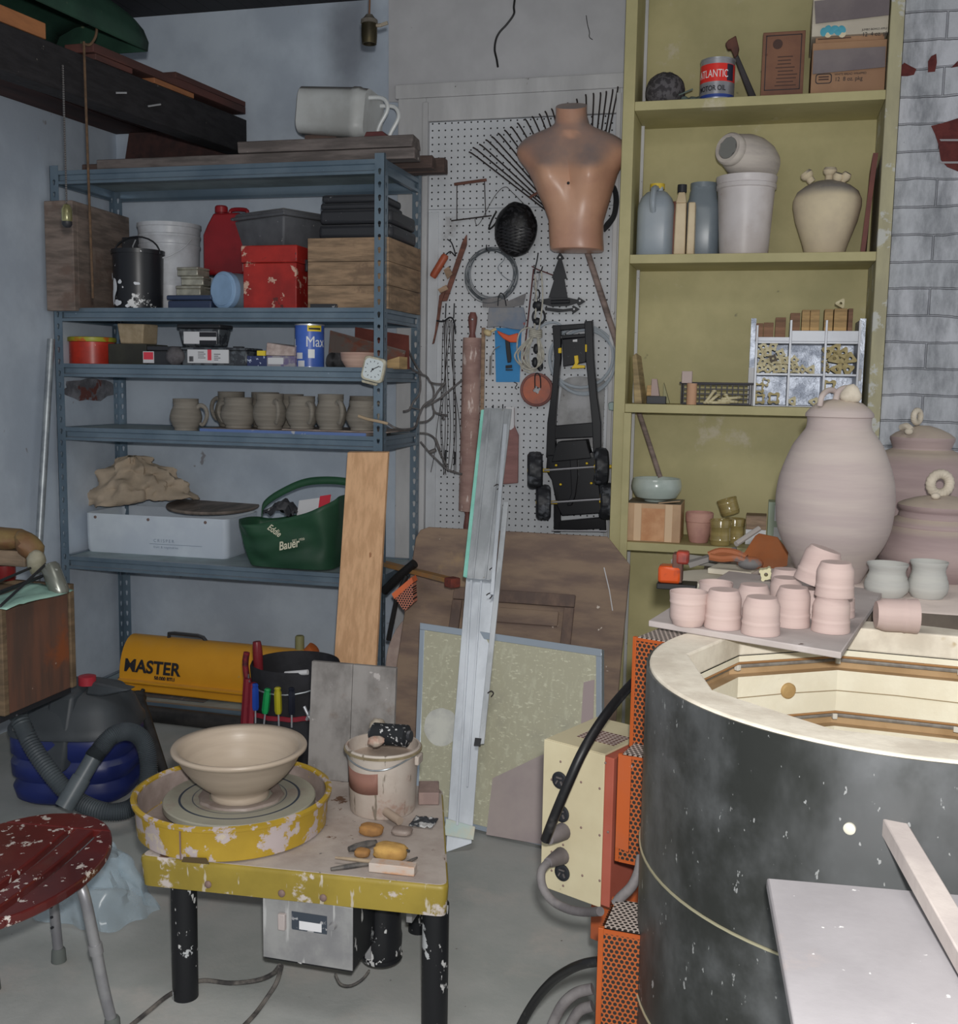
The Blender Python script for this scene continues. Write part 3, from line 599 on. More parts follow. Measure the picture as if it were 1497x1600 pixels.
# ---------------------------------------------------------------- mugs on the third shelf
z=SH(Z3)
m_clay=M('raw_grey_clay',P(86,82,76,'b'),.85,c2=P(75,71,65,'b'),ns=4,st=(1,1,16),bump=.12,bs=10,bst=(1,1,14))
m_bluebd=M('blue_painted_edge',P(58,74,108,'b'),.55,c3=P(110,112,116,'b'),s3=20,t3=(.62,.68)); m_bd=M('dusty_board',P(108,98,94,'b'),.85,c2=P(92,84,80,'b'),ns=6)
ybd=4.165; x0=Xat(312,ybd,z); x1=Xat(572,ybd,z)
t=thing('ware_board','long thin ware board with a blue front edge under the row of mugs','board',((x0+x1)/2,4.3,z))
MB().bx(x0,x1,ybd+.004,4.47,z+.001,z+.016).build('board',m_bd,t,bevel=.002); MB().bx(x0,x1,ybd-.002,ybd+.0035,z+.0012,z+.015).build('edge_band',m_bluebd,t,bevel=.001)
x0b=Xat(440,4.19,z); x1b=Xat(588,4.19,z)
solo(MB().bx(x0b,Xat(620,4.3,z),4.19,4.5,z+.0165,z+.022),'board',m_bd,'thin pinkish dusty board lying on the blue-edged ware board at its right end','board',bevel=.002)
def mug_mesh(nm,r,h,ha,parent):
    prof=[(0,0),(r*.70,0),(r*.74,.004),(r*.72,.010),(r*.86,.025),(r*1.0,h*.36),(r*1.01,h*.46),(r*.93,h*.62),(r*.79,h*.76),(r*.765,h*.80),(r*.80,h*.84),(r*.80,h*.97),(r*.82,h*.985),(r*.80,h),(r*.75,h*.99),(r*.73,h*.78),(r*.94,h*.45),(r*.7,.014),(0,.012)]
    MB().lathe(prof,36).build('body',m_clay,parent,world=False)
    c,s=math.cos(ha),math.sin(ha); pts=[(r*.76,h*.72),(r*1.02,h*.80),(r*1.34,h*.72),(r*1.46,h*.52),(r*1.34,h*.33),(r*1.14,h*.2),(r*.97,h*.24)]
    MB().tube([Vector((a*c,a*s,b)) for a,b in pts],.0085,8,sm=5,rr=lambda q:.0105-.003*q).build('handle',m_clay,parent,world=False)
E3=[(291,46,623,673,4.21,0.05,0,'grey clay mug standing apart from the row at its left end, handle to the right'),
 (373,52,621,668,4.235,2.9,1,'grey clay mug leftmost of the front row on the blue-edged board, handle to the left'),
 (422,50,615,668,4.235,-.8,1,'grey clay mug second from left in the front row on the blue-edged board'),
 (472,48,619,671,4.22,-.75,1,'grey clay mug third from left in the front row on the blue-edged board'),
 (517,47,616,671,4.22,-.7,1,'grey clay mug fourth from left in the front row on the blue-edged board'),
 (567,50,626,671,4.22,-.5,1,'grey clay mug at the right of the front row behind the steel post'),
 (362,48,612,660,4.37,3.0,1,'grey clay mug in the rear row behind the leftmost mug of the front row'),
 (415,50,613,660,4.37,.3,1,'grey clay mug in the rear row behind the second front mug'),
 (454,48,616,660,4.37,.4,1,'grey clay mug in the rear row mostly hidden behind the third front mug'),
 (566,46,619,664,4.36,.6,1,'grey clay mug in the rear row behind the mug at the steel post')]
for px,wd,tp,bt,y,ha,on,lab in E3:
    zz=z+(.0165 if on else 0)
    if on and px>455 : zz=z+.0225
    x=Xat(px,y,zz); r=sz(wd/2,(x,y,zz)); h=Zat(tp,x,y)-zz
    t=thing('mug',lab,'mug',(x,y,zz+.0003),0,'clay mugs'); mug_mesh('mug',r*1.06,h,ha,t)
# ---------------------------------------------------------------- fourth shelf: enamel drawer, canvas, disc, green bag
z=SH(Z4)
m_enam=M('white_enamel',P(136,142,150,'b'),.3,c2=P(124,130,138,'b'),ns=3,c3=P(70,64,60,'b'),s3=16,t3=(.74,.77))
A=onZ(133,860,z+.004); B=onZ(356,873,z+.004); ux=(B-A); wd=ux.length; ux.normalize(); uy=Vector((-ux.y,ux.x,0)); zt=Zat(801,A.x,A.y)
dp=.33; h=zt-z
t=thing('enamel_drawer','white enamel refrigerator drawer with faint lettering holding canvas and a round board','drawer',(A.x+.2,A.y+.1,z))
def rr3(k,zz,r=.03): 
    c=A+ux*(wd/2)+uy*(dp/2); return [Vector((c.x,c.y,zz))+ux*a+uy*b for a,b in roundrect(wd*k,dp*k,r)]
mb=MB(); R_=[rr3(.975,z),rr3(.995,z+.012),rr3(1.0,z+h*.5),rr3(1.0,zt),rr3(.985,zt),rr3(.97,z+.02)]
n=len(R_[0]); mb.put([p for q in R_ for p in q],[tuple(range(n)),tuple((5*n)+i for i in range(n))]+[(j*n+i,j*n+(i+1)%n,(j+1)*n+(i+1)%n,(j+1)*n+i) for j in range(5) for i in range(n)])
mb.build('body',m_enam,t)
m_rivet=M('rusty_rivet',P(74,60,56,'b'),.6)
for k in (.08,.455,.85):
    p=A+ux*(wd*k)+Vector((0,0,h*.88)); MB().ball(p,.007,12,8).build('rivet',m_rivet,t)
m_faint=M('faint_print',P(86,96,108,'b'),.5)
p=A+ux*(wd*.49)-uy*.0008
text('lettering','CRISPER',.020,m_faint,t,face_m(p+Vector((0,0,h*.32)),ux),space=1.5,ext=.0003); text('lettering','fruit & vegetables',.014,m_faint,t,face_m(p+Vector((0,0,h*.17)),ux),space=1.2,ext=.0003)
MB().prism([p+ux*a+Vector((0,0,h*.265+b)) for a,b in ((-.02,0),(.24,0),(.24,.002),(-.02,.002))],uy*-.0006).build('printed_line',m_faint,t,smooth=0)
m_disc=wood('round_plywood',86,78,72,spk=(130,124,118),st=(3,1,1))
c=onZ(330,797,zt+.003); 
solo(MB().lathe([(0,0),(.214,0),(.217,.006),(.214,.014),(0,.014)],48,(c.x,c.y+.02,zt+.016),(.02,-.055,1)),'plywood_disc',m_disc,'round dusty plywood disc lying across the white enamel drawer','disc')
# crumpled canvas
m_canvas=M('canvas',P(124,112,98,'b'),.9,c2=P(104,94,82,'b'),ns=5,c3=P(80,72,64,'b'),s3=18,t3=(.7,.75),bump=.2,bs=120)
c=onZ(205,795,zt); cx,cy=c.x,c.y+.03
def cloth(u,v):
    a=2*PI*u; q=v; d=Vector((math.cos(a),math.sin(a),0))
    rad=(.30*(1-q)**.7+.02)*(1+.22*math.sin(3*a+1)*(1-q)+.14*nz((math.cos(a)*3,math.sin(a)*3,q*4),1.3))
    hz=.235*q**.8
    fold=.030*math.sin(9*a+7*q)*math.sin(PI*q)+.075*nz((math.cos(a)*1.6,math.sin(a)*1.6,q*2.4),1.9)+.03*nz((math.cos(a)*4,math.sin(a)*4,q*5),2)
    p=d*(rad+fold*.9); return Vector((cx+p.x*.82,cy+p.y*.50,zt+.016+hz+abs(fold)*.5*(1-q)+(.035*max(0,math.cos(a+.2))*(1-q))))
solo(MB().grid(cloth,90,26,wrap=True),'canvas_cloth',m_canvas,'crumpled heap of beige canvas piled on the left of the white enamel drawer','cloth',solid=.003,smooth=55)
# green shopping bag
m_green=M('green_bag_fabric',P(24,50,34,'b'),.5,c2=P(18,40,28,'b'),ns=4,lo=.3,hi=.7,bump=.15,bs=8)
base=[onZ(417,866,z),onZ(470,890,z),onZ(552,893,z)]; yb=base[1].y
BL=onZ(415,868,z); BR=Vector((BL.x+.47,BL.y-.02,z)); 
def bag(u,v):
    # u round the perimeter, v up
    a=2*PI*u; w=.205+.03*v; d=.108+.02*v; e=.55
    cx_=BL.x+.235; cy_=4.29
    ca,sa=math.cos(a),math.sin(a); x=w*math.copysign(abs(ca)**e,ca); y=d*math.copysign(abs(sa)**e,sa)
    top=.235+.06*(x/w)*1.0+.02*math.cos(2*a); crum=.014*nz((x*9,y*9,v*4),1.0)+.010*math.sin(6*a+5*v)*v
    return Vector((cx_+x*(1-.12*max(0,-x/w)*(1-v))+crum*.3, cy_+y+crum, z+.004+top*v+(0.004*(1-v))))
t=thing('shopping_bag','dark green shopping bag with cream script lettering, stuffed full','bag',(BL.x+.235,4.31,z))
mb=MB().grid(bag,72,14,wrap=True); mb.f.append(tuple(range(71,-1,-1))); mb.build('body',m_green,t,solid=.003,smooth=60)
fy=min(v.y for v in mb.v)
L_=onY(408,786,4.24); 
MB().grid(lambda u,v:Vector((spline(hpts,8)[int(round(u*32))].x,spline(hpts,8)[int(round(u*32))].y,spline(hpts,8)[int(round(u*32))].z+.032*(v-.5))),33,2).build('handle',m_green,t,solid=.005) if False else None
hpts=[onY(a,b,4.235) for a,b in ((409,800),(412,786),(432,770),(470,752),(505,747),(545,750),(585,762))]; hs_=spline(hpts,6)
MB().grid(lambda u,v:hs_[int(round(u*(len(hs_)-1)))]+Vector((0,.004*v,.032*(v-.8))),len(hs_),2).build('handle',m_green,t,solid=.005)
m_cream=M('cream_print',P(140,138,122,'b'),.6)
def bagface(px,py): p=onY(px,py,fy-.004); return p
a_=bagface(419,838); b_=bagface(484,851)
text('lettering','Eddie',.040,m_cream,t,face_m(bagface(417,826),(1,0,-.62),(.5,0,1)),shear=.3,ext=.0006,sx=.72,off=.0006)
text('lettering','Bauer',.050,m_cream,t,face_m(bagface(436,860),(1,0,.24)),shear=.35,ext=.0006,sx=.80,off=.0008)
text('lettering','EST. 1920',.014,m_cream,t,face_m(bagface(457,847),(1,0,.22)),ext=.0006)
mb=MB()
cx_=BL.x+.235
mb.grid(lambda u,v:Vector((cx_-.13+.15*u+.012*nz((u*5,v*5,1)),4.24+.13*v,z+.23+.05*math.sin(PI*u)*math.sin(PI*v)+.035*nz((u*4,v*4,7),1.5))),14,10)
solo(mb,'plastic_bag',m_dark,'crumpled black plastic bag showing inside the green shopping bag','bag',solid=.002)
solo(MB().prism([Vector((cx_+.02,4.27,z+.21)),Vector((cx_+.17,4.27,z+.24)),Vector((cx_+.17,4.30,z+.31)),Vector((cx_+.02,4.30,z+.285))],(0,.004,0)),'card',m_label,'white card sticking up inside the green shopping bag','card',smooth=0)
solo(MB().prism([Vector((cx_+.12,4.262,z+.225)),Vector((cx_+.17,4.262,z+.235)),Vector((cx_+.17,4.292,z+.318)),Vector((cx_+.12,4.292,z+.309))],(0,.003,0)),'card',M('red_card',P(130,30,40,'b'),.5),'red card beside the white card in the green shopping bag','card',smooth=0)
# ---------------------------------------------------------------- on top of the rack: rough timbers, white canister
z=Z0+.001
m_timber=wood('rough_grey_timber',74,68,66,st=(.8,5,5),spk=(112,108,104),ns=6); m_timber2=wood('brown_timber',62,50,46,st=(.8,5,5),spk=(104,96,92),ns=6)
def plank(l,r,y0,y1,za,zb,mat,lab,skew=0):
    x0=Xat(l,y0,za); x1=Xat(r,y0,za); s=random.random
    mb=MB().hexa([(x0+.01*s(),y0,za),(x1-.01*s(),y0+skew,za),(x1,y1+skew,za),(x0,y1,za)],[(x0,y0+.004*s(),zb),(x1,y0+skew+.004*s(),zb),(x1-.012*s(),y1+skew,zb),(x0+.012*s(),y1,zb)])
    return solo(mb,'timber',mat,lab,'plank',group='timbers on the rack',bevel=.004)
plank(150,648,4.175,4.255,z,z+.042,m_timber,'long grey timber along the front edge of the rack top, lowest in front')
plank(128,600,4.27,4.35,z,z+.045,m_timber2,'brown timber reaching furthest left on the rack top, behind the front timber')
plank(370,646,4.18,4.28,z+.046,z+.092,m_timber,'short grey timber lying on the long front timber on the rack top')
plank(420,676,4.37,4.44,z,z+.05,m_timber2,'brown timber second from the back, sticking out past the right end of the rack')
plank(450,694,4.47,4.53,z,z+.06,m_timber2,'rearmost brown timber sticking out furthest right beyond the rack')
plank(330,452,4.46,4.52,z+.061,z+.10,M('red_brown_board',P(70,36,34,'b'),.7,c2=P(56,28,28,'b'),ns=6),'dark red-brown board end lying at the back of the rack top behind the timbers')
x0,x1,zt=dims(571,600,207,4.22,z+.094); solo(MB().hexa([(x0,4.2,z+.0935),(x1+.02,4.2,z+.0935),(x1+.02,4.27,z+.0935),(x0,4.27,z+.0935)],[(x0+.01,4.2,zt),(x1,4.2,zt),(x1,4.27,zt),(x0+.01,4.27,zt)]),'wood_wedge',MATS['red_brown_board'],'small reddish wooden wedge on the upper timber in front of the white canister','wedge',bevel=.003)
MB().tube([onY(a,b,4.45) for a,b in [(676,252),(676,240),(680,236),(684,240),(685,252)]],.004,6,sm=4)
m_canw=M('white_canister',P(140,142,142,'b'),.35,c2=P(124,126,126,'b'),ns=4)
m_cand=M('canister_dusty_top',P(124,126,126,'b'),.4,c2=P(110,111,110,'b'),ns=4,dust=P(70,68,66,'b'),dz=(.55,.8),da=1.0)
# body lies along x, square-rounded section, slightly rising to the right
yv=4.42; a=onY(474,175,yv); b=onY(588,181,yv); L=(b-a).length; d=(b-a).normalized(); zbase=z+.064; hh=sz(37,a)
zbase=a.z-hh; solo(MB().bx(a.x+.02,a.x+.16,yv-.03,yv+.09,z+.052,zbase-.002),'timber',m_timber2,'short timber block hidden under the white canister','plank',group='timbers on the rack')
t=thing('canister','white plastic canister lying on its side on the timbers on top of the rack','canister',((a.x+b.x)/2,yv,zbase))
e2=Vector((0,1,0)); e3=d.cross(e2); e3=-e3 if e3.z<0 else e3
def ringc(s,k,c): return [c+e2*(p*1.0)+e3*q for p,q in roundrect(.235*k,2*hh*k,.05*k,6)]
ca=Vector((a.x,yv+.03,a.z)); 
secs=[(0,.90),(.006,.95),(L*.72,1.0),(L*.74,1.03),(L*.82,1.03),(L*.84,.99),(L*.93,.97)]
mb=MB(); rs=[ringc(s,k,ca+d*s) for s,k in secs]; n=len(rs[0]); mb.put([p for q in rs for p in q],[tuple(range(n-1,-1,-1)),tuple((len(rs)-1)*n+i for i in range(n))]+[(j*n+i,j*n+(i+1)%n,(j+1)*n+(i+1)%n,(j+1)*n+i) for j in range(len(rs)-1) for i in range(n)])
mb.build('body',m_cand,t)
e=ca+d*(L*.93)
for s in (-.07,.07):
    MB().tube([e+e2*s+e3*.06-d*.02,e+e2*s+e3*.062+d*.06,e+e2*s+e3*.02+d*.085,e+e2*s-e3*.05+d*.055,e+e2*s-e3*.105+d*.045],.0085,8,sm=5).build('handle',m_canw,t)
# ================================================================ things hung on the pegboard
YB=YP-.001
def pl(pts,off): return [onY(a,b,YB-off) for a,b in pts]
def hook(px,py,parent=None,l=.05): 
    p=onY(px,py,YB); return MB().tube([p+Vector((0,-.001,0)),p+Vector((0,-l,0)),p+Vector((0,-l-.006,.006)),p+Vector((0,-l-.006,.022))],.0028,6)
m_blk=M('black_paint_metal',P(20,21,24,'b'),.5,c3=P(60,60,64,'b'),s3=40,t3=(.7,.74))
m_rustw=M('rusty_wire',P(36,32,32,'b'),.6,metal=.4)
m_redwood=wood('red_brown_handle',80,52,44,st=(1,1,6),spk=(128,110,104))
# mannequin torso
m_skin=M('mannequin_skin',P(132,102,84,'b'),.33,c2=P(120,90,76,'b'),ns=4,dust=P(92,82,80,'b'),dz=(-.02,.5),da=.78)
YM=4.555
rows=[(393,864,941,.085),(391,861,943,.098),(385,860,943,.102),(370,859,942,.10),(345,858,943,.10),(325,851,949,.106),(305,842,955,.112),(288,835,960,.114),(272,827,965,.112),(262,820,970,.108),(252,812,976,.100),(242,808,980,.092),(232,809,980,.084),(224,814,977,.076),(217,822,970,.070),(211,833,960,.065),(206,845,947,.062),(200,860,931,.058),(194,867,921,.056),(180,869,917,.056),(166,869,916,.056)]
t=thing('mannequin_torso','headless armless tan mannequin torso hung on the pegboard, dusty on its shoulders','mannequin',tuple(onY(900,392,YM)))
mb=MB(); rs=[]; N=56
cl=onY(859,281,YM); cr=onY(930,279,YM)
for py,xl,xr,df in rows:
    a=onY(xl,py,YM); b=onY(xr,py,YM); c=(a+b)/2; hw=(b-a).length/2; rg=[]
    tilt=(b-a).normalized(); e=.82 if py>215 else .95
    for i in range(N):
        th=2*PI*i/N; x=hw*math.copysign(abs(math.cos(th))**e,math.cos(th)); s=math.sin(th); dy=-df*abs(s)**.9 if s>0 else .07*abs(s)**.7
        p=c+tilt*x+Vector((0,dy,0))
        if s>0:
            for q,k in ((cl,1),(cr,1)):
                d2=((p.x-q.x)/.052)**2+((p.z-q.z)/(.055 if p.z<q.z else .075))**2; p.y-=.046*math.exp(-d2)*min(1,s*3)
            p.y+=.016*math.exp(-((p.x-c.x)/.02)**2)*(1 if 215<py<310 else 0)
        rg.append(p)
    rs.append(rg)
top=[p+Vector((0,0,0)) for p in rs[-1]]
for i,p in enumerate(top): p.z+=.026*((p.y-YM)/.06)
rs[-1]=top
mb.put([p for r in rs for p in r],[tuple(range(N-1,-1,-1)),tuple((len(rs)-1)*N+i for i in range(N))]+[(j*N+i,j*N+(i+1)%N,(j+1)*N+(i+1)%N,(j+1)*N+i) for j in range(len(rs)-1) for i in range(N)])
ob=mb.build('body',m_skin,t,smooth=50); 
p=onY(888,286,YM-.123); MB().ball((p.x,p.y-.0,p.z),(.006,.004,.006),10,6).build('screw_hole',m_blk,t)
# spring rake
t=thing('rake','steel spring rake hung head up behind the mannequin, its tines fanned out above','rake',tuple(onY(915,380,YB-.05)))
hub=onY(917,378,YB-.012); tips=[(736,238),(742,231),(752,226),(762,219),(771,214),(781,209),(791,204),(801,199),(811,193),(823,187),(834,183),(845,179),(854,175),(864,171),(876,167),(889,162),(903,156),(917,149),(929,147),(940,146),(949,144),(959,141),(967,137)]
for a,b in tips:
    p=onY(a,b,YB-.006); d=p-hub; base=hub+d*.12; tip=p+d.normalized()*.0
    MB().tube([base,hub+d*.5+Vector((0,-.012,0)),hub+d*.93+Vector((0,-.014,0)),p+Vector((0,-.03,-.005))],.0036,6,sm=3).build('tine',m_rustw,t)
p=[hub+(onY(a,b,YB-.01)-hub)*.48+Vector((0,-.014,0)) for a,b in tips]
MB().tube(p,.006,6).build('spreader_bar',m_redwood,t)
MB().prism([hub+Vector((x,-.02,z_)) for x,z_ in ((-.03,.03),(.03,.03),(.012,-.04),(-.012,-.04))],(0,.02,0)).build('socket',m_rustw,t,bevel=.003)
MB().tube([hub+Vector((0,-.010,-.03)),onY(967,545,YB-.03)],.0135,10).build('handle',wood('grey_handle',96,84,80,st=(1,1,5)),t)
# black net bag
t=thing('net_bag','black ball-shaped net bag hanging left of the mannequin','bag',tuple(onY(806,400,YB-.06)))
c=onY(806,360,YB-.062); r=sz(34,c)
m_net=M('black_net',(.006,.006,.007),.4,c2=(.03,.03,.034),ns=60,lo=.5,hi=.6)
MB().ball(c,(r,.058,r*1.2),28,18,f=lambda v:1+.06*nz(v,2)+(.05*v.z if v.z>.3 else 0)).build('bag',m_net,t)
mb=MB()
for k in range(9):
    for s in (-1,1):
        pts=[]
        for i in range(13):
            u=-.9+1.8*i/12; v=-.15-.75*i/12 if s>0 else -.9+.75*i/12; u2=u*.9; v2=v*.5-.05+.12*(k-4)
            if u2*u2+v2*v2<.92 and v2<.1: pts.append(c+Vector((r*u2,-.06*math.sqrt(max(0,1-u2*u2-v2*v2))-.003,r*1.2*v2)))
        if len(pts)>2: mb.tube(pts,.0028,5)
mb.build('netting',M('black_cord',(.03,.03,.034),.35),t)
mb=MB().tube(pl([(776,330),(768,345),(764,358),(772,352),(780,340)],.03),.004,6,sm=5).tube([c+Vector((-.03,-.04,r*1.0)),c+Vector((0,-.05,r*1.05)),c+Vector((.05,-.055,r*.75))],.005,6,sm=5); mb.build('drawstring',m_black,t)
# black coil right of the mannequin
mb=MB()
for k in range(4): mb.tube(pl([(950+3*k,300),(960-k,290),(966-2*k,310),(963-k*2,335),(955-k*3,350),(944,362-k*2)],.03+.006*k),.004,6,sm=5)
solo(mb,'cable_coil',m_blk,'black cable coil hanging behind the right side of the mannequin','cable')
# wire frame (cutting harp)
t=thing('cutting_harp','small square wire harp with a wooden top bar at the upper left of the pegboard','wire harp',tuple(onY(738,345,YB)))
MB().tube(pl([(710,288),(760,281)],.02),.0065,8).build('top_bar',m_redwood,t)
mb=MB().tube(pl([(714,287),(714,343)],.02),.0022,6); mb.build('side_wire',m_rustw,t); MB().tube(pl([(757,282),(759,338)],.02),.0022,6).build('side_wire',m_rustw,t); MB().tube(pl([(705,345),(768,337)],.022),.0032,6).build('bottom_bar',m_rustw,t)
hook(715,279,l=.02).tube(pl([(763,277),(763,290)],.016),.0022,6); 
solo(MB().tube(pl([(818,318),(800,300),(790,292),(778,300),(765,320),(752,345),(745,352),(742,342)],.012),.0014,5,sm=5),'wire',m_rustw,'thin loose wire hooked on the pegboard above the black net bag','wire')
# wire coil
t=thing('wire_coil','big round coil of grey wire hanging on the pegboard below the net bag','wire coil',tuple(onY(768,470,YB)))
c=onY(768,430,YB-.02); mb=MB(); R=sz(39,c); random.seed(3)
for k in range(12):
    ox,oz=random.uniform(-.009,.009),random.uniform(-.009,.009); rr_=R*random.uniform(.92,1.05); oy=random.uniform(-.012,.008); ph=random.uniform(0,6)
    mb.tube([c+Vector((ox+rr_*math.cos(2*PI*i/40),oy+.005*math.sin(4*PI*i/40+ph),oz+rr_*1.0*math.sin(2*PI*i/40))) for i in range(40)],.0014,5,closed=True)
m_gwire=M('grey_wire',P(74,78,82,'b'),.4,metal=.5); mb.build('coil',m_gwire,t)
MB().tube(pl([(786,394),(788,405),(778,418),(787,432),(800,440),(800,446)],.02),.0017,5,sm=5).build('loose_end',m_gwire,t)
hook(765,393).build('hook',m_blk,t)
# handle, scraper and wooden pieces hanging at the left
t=thing('roller_handle','orange wooden handle on a bent wire hanging at the left of the pegboard','handle',tuple(onY(688,438,YB)))
a=onY(676,433,YB-.03); b=onY(697,398,YB-.03); MB().lathe([(0,0),(.014,0),(.017,.01),(.017,(b-a).length-.01),(.012,(b-a).length),(0,(b-a).length)],16,a,b-a).build('grip',M('orange_handle',P(112,56,38,'b'),.45,c2=P(98,48,32,'b'),ns=5),t)
MB().tube([b,onY(704,393,YB-.03),onY(712,400,YB-.03),onY(706,380,YB-.02),onY(699,374,YB-.02)],.003,6,sm=4).build('wire',m_blk,t)
t=thing('wooden_stick_tool','long pointed reddish wooden stick with small wooden tabs, hanging left of the wire coil','stick',tuple(onY(700,530,YB)))
MB().prism(pl([(722,378),(729,366),(729,382),(698,470),(690,471)],.02),(0,.012,0)).build('upper_stick',m_redwood,t,bevel=.002)
MB().prism(pl([(698,448),(690,470),(686,500),(678,536),(675,538),(679,520),(683,490),(686,462)],.034),(0,.012,0)).build('lower_stick',m_redwood,t,bevel=.002)
m_tan=wood('tan_wood',110,92,76)
MB().prism(pl([(693,422),(701,416),(707,428),(699,436)],.04),(0,.008,0)).build('tab',m_tan,t); MB().prism(pl([(684,452),(697,445),(700,452),(688,458)],.046),(0,.008,0)).build('tab',m_tan,t)
# bundle of hanging wires
t=thing('wire_bundle','bundle of long thin dark wires hanging from a hook left of the rolling pin','wires',tuple(onY(698,740,YB)))
for k,(x0,x1,x2) in enumerate(((692,688,694),(694,700,695),(697,704,700),(699,690,697),(702,718,724),(706,712,704),(708,709,710),(709,713,712),(703,684,673),(695,696,693))):
    MB().tube(pl([(x0+3,500),(x0,520),((x0+x1)/2,600),(x1,660),((x1+x2)/2,710),(x2,742-2*(k%3))],.015+.004*(k%4)),.0016,5,sm=4).build('wire',m_rustw,t)
mb=MB().tube(pl([(682,501),(693,502),(703,496),(709,501),(712,520)],.05),.004,6,sm=5); mb.build('hook',m_blk,t)
for x in (697,710): MB().tube(pl([(x,474),(x-1,497)],.008),.0028,6).build('hook_pin',m_blk,t)
for x,y in ((697,703),(711,706)): MB().tube(pl([(x,y),(x-1,y+20)],.02),.0045,6).build('weight',m_blk,t)
# big rolling pin
m_pin=M('rolling_pin_wood',P(112,92,86,'b'),.75,c2=P(94,74,70,'b'),ns=5,st=(1,1,2.5),c3=P(138,126,122,'b'),s3=26,t3=(.6,.68),st3=(2,2,.5),bump=.2)
t=thing('rolling_pin','very long dusty reddish rolling pin hanging upright on the pegboard','rolling pin',tuple(onY(731,820,YB-.05)))
a=onY(738,528,YB-.0415); b=onY(731,798,YB-.0415); ax=a-b; L=ax.length; r=sz(14.6,a)
MB().lathe([(0,0),(r,0),(r*1.02,.01),(r,L-.004),(r*.97,L),(0,L)],32,b,ax).build('barrel',m_pin,t)
hd=onY(739,488,YB-.0415); Lh=(hd-a).length; MB().lathe([(0,0),(r*.42,0),(r*.30,.02),(r*.46,Lh*.55),(r*.5,Lh*.8),(r*.3,Lh),(0,Lh)],24,a,ax).build('handle',M('dark_red_handle',P(80,52,48,'b'),.5,c2=P(68,42,40,'b'),ns=6),t)
MB().lathe([(0,0),(r*.42,0),(r*.3,.02),(r*.45,.07),(r*.4,.11),(0,.11)],24,b,-ax).build('handle',MATS['dark_red_handle'],t)
p=onY(738,499,YB-.08); MB().ball(p,.005,8,6).build('nail_head',m_metal,t)
a=onY(757,512,YB-.008); b=onY(753,665,YB-.008)
solo(MB().bx(b.x-.008,b.x+.008,YB-.014,YB-.004,b.z-.1,a.z),'batten',m_tan,'thin light wooden batten upright just right of the rolling pin','strip',bevel=.001)
# dusty pouch and blue card saw
m_pouch=M('dusty_grey_pouch',P(92,92,94,'b'),.85,c2=P(74,82,94,'b'),ns=9,c3=P(100,60,60,'b'),s3=14,t3=(.68,.72))
t=thing('pouch','dusty grey folded pouch pinned above the blue card on the pegboard','pouch',tuple(onY(790,512,YB)))
MB().prism(pl([(754,468),(775,464),(795,470),(822,458),(818,476),(800,480),(754,480)],.03),(0,.004,0)).build('flap',M('grey_cloth',P(84,82,82,'b'),.9,c2=P(70,70,72,'b'),ns=9),t)
MB().prism(pl([(764,480),(818,480),(822,500),(817,516),(800,514),(780,510),(761,512),(762,494)],.028),(0,.010,0)).build('body',m_pouch,t,bevel=.003)
MB().tube(pl([(778,478),(779,464),(783,458),(788,463),(791,478)],.04),.0024,6,sm=4).build('clip',m_blk,t)
m_bcard=M('blue_glossy_card',P(34,90,130,'b'),.25,c2=P(32,82,120,'b'),ns=3); 
t=thing('carded_tool','orange-handled tool on a bright blue glossy card below the grey pouch','tool',tuple(onY(793,597,YB)))
MB().prism(pl([(773,512),(815,513),(812,597),(775,597)],.004),(0,.002,0)).build('card',m_bcard,t,smooth=0)
MB().prism(pl([(776,516),(785,520),(795,524),(809,520),(808,535),(797,535),(786,529),(778,521)],.042),(0,.016,0)).build('handle',M('orange_plastic',P(140,58,32,'b'),.4),t,bevel=.004)
MB().prism(pl([(789,530),(796,532),(799,560),(798,566),(793,567),(791,552)],.032),(0,.008,0)).build('blade',m_blk,t,bevel=.002)
mb=MB().prism(pl([(790,571),(800,570),(800,575),(790,576)],.0175),(0,.001,0)).prism(pl([(790,577),(801,577),(801,579),(790,579)],.0175),(0,.001,0)); mb.build('print',m_ink,t,smooth=0)
p=onY(762,520,YB-.05); MB().ball(p,(.02,.014,.014),12,8,rot=(0,.5,0)).tube([p+Vector((.015,0,.006)),onY(775,514,YB-.04)],.006,8).build('cream_knob',M('cream_knob',P(132,120,92,'b'),.5),t)
solo(MB().tube(pl([(781,541),(773,546),(768,556),(767,568),(766,586)],.02),.0022,6,sm=5).tube(pl([(767,556),(766,586)],.02),.005,6),'pliers',M('grey_metal',P(86,84,82,'b'),.5,metal=.3),'slim grey hanging tool with a looped wire at the left of the blue card','tool')
# clothes-line rope, snap hooks and rod
t=thing('rope_hank','hank of pale cord tied up and hanging over the orange disc','rope',tuple(onY(838,582,YB)))
m_rope=M('pale_cord',P(126,124,116,'b'),.8,c2=P(104,102,96,'b'),ns=40)
random.seed(11)
for k in range(7):
    w_=8+5*k%21; x=836; 
    MB().tube(pl([(x,520),(x-w_,540+2*k),(x-w_-2,562),(x-w_/2,580-k),(x+3,574),(x+w_*.5,556),(x+4,522)],.03+.005*k),.0035,6,sm=5).build('loop',m_rope,t)
MB().tube(pl([(838,518),(826,512),(812,520),(808,545),(814,572),(826,582),(840,578)],.04),.0035,6,sm=5).build('loop',m_rope,t)
for k in range(4): MB().tube([onY(837,517+3*k,YB-.045)+Vector((.026*math.cos(a),.018*math.sin(a),.004*math.sin(2*a))) for a in [2*PI*i/14 for i in range(14)]],.0045,6,closed=True).build('binding',m_rope,t)
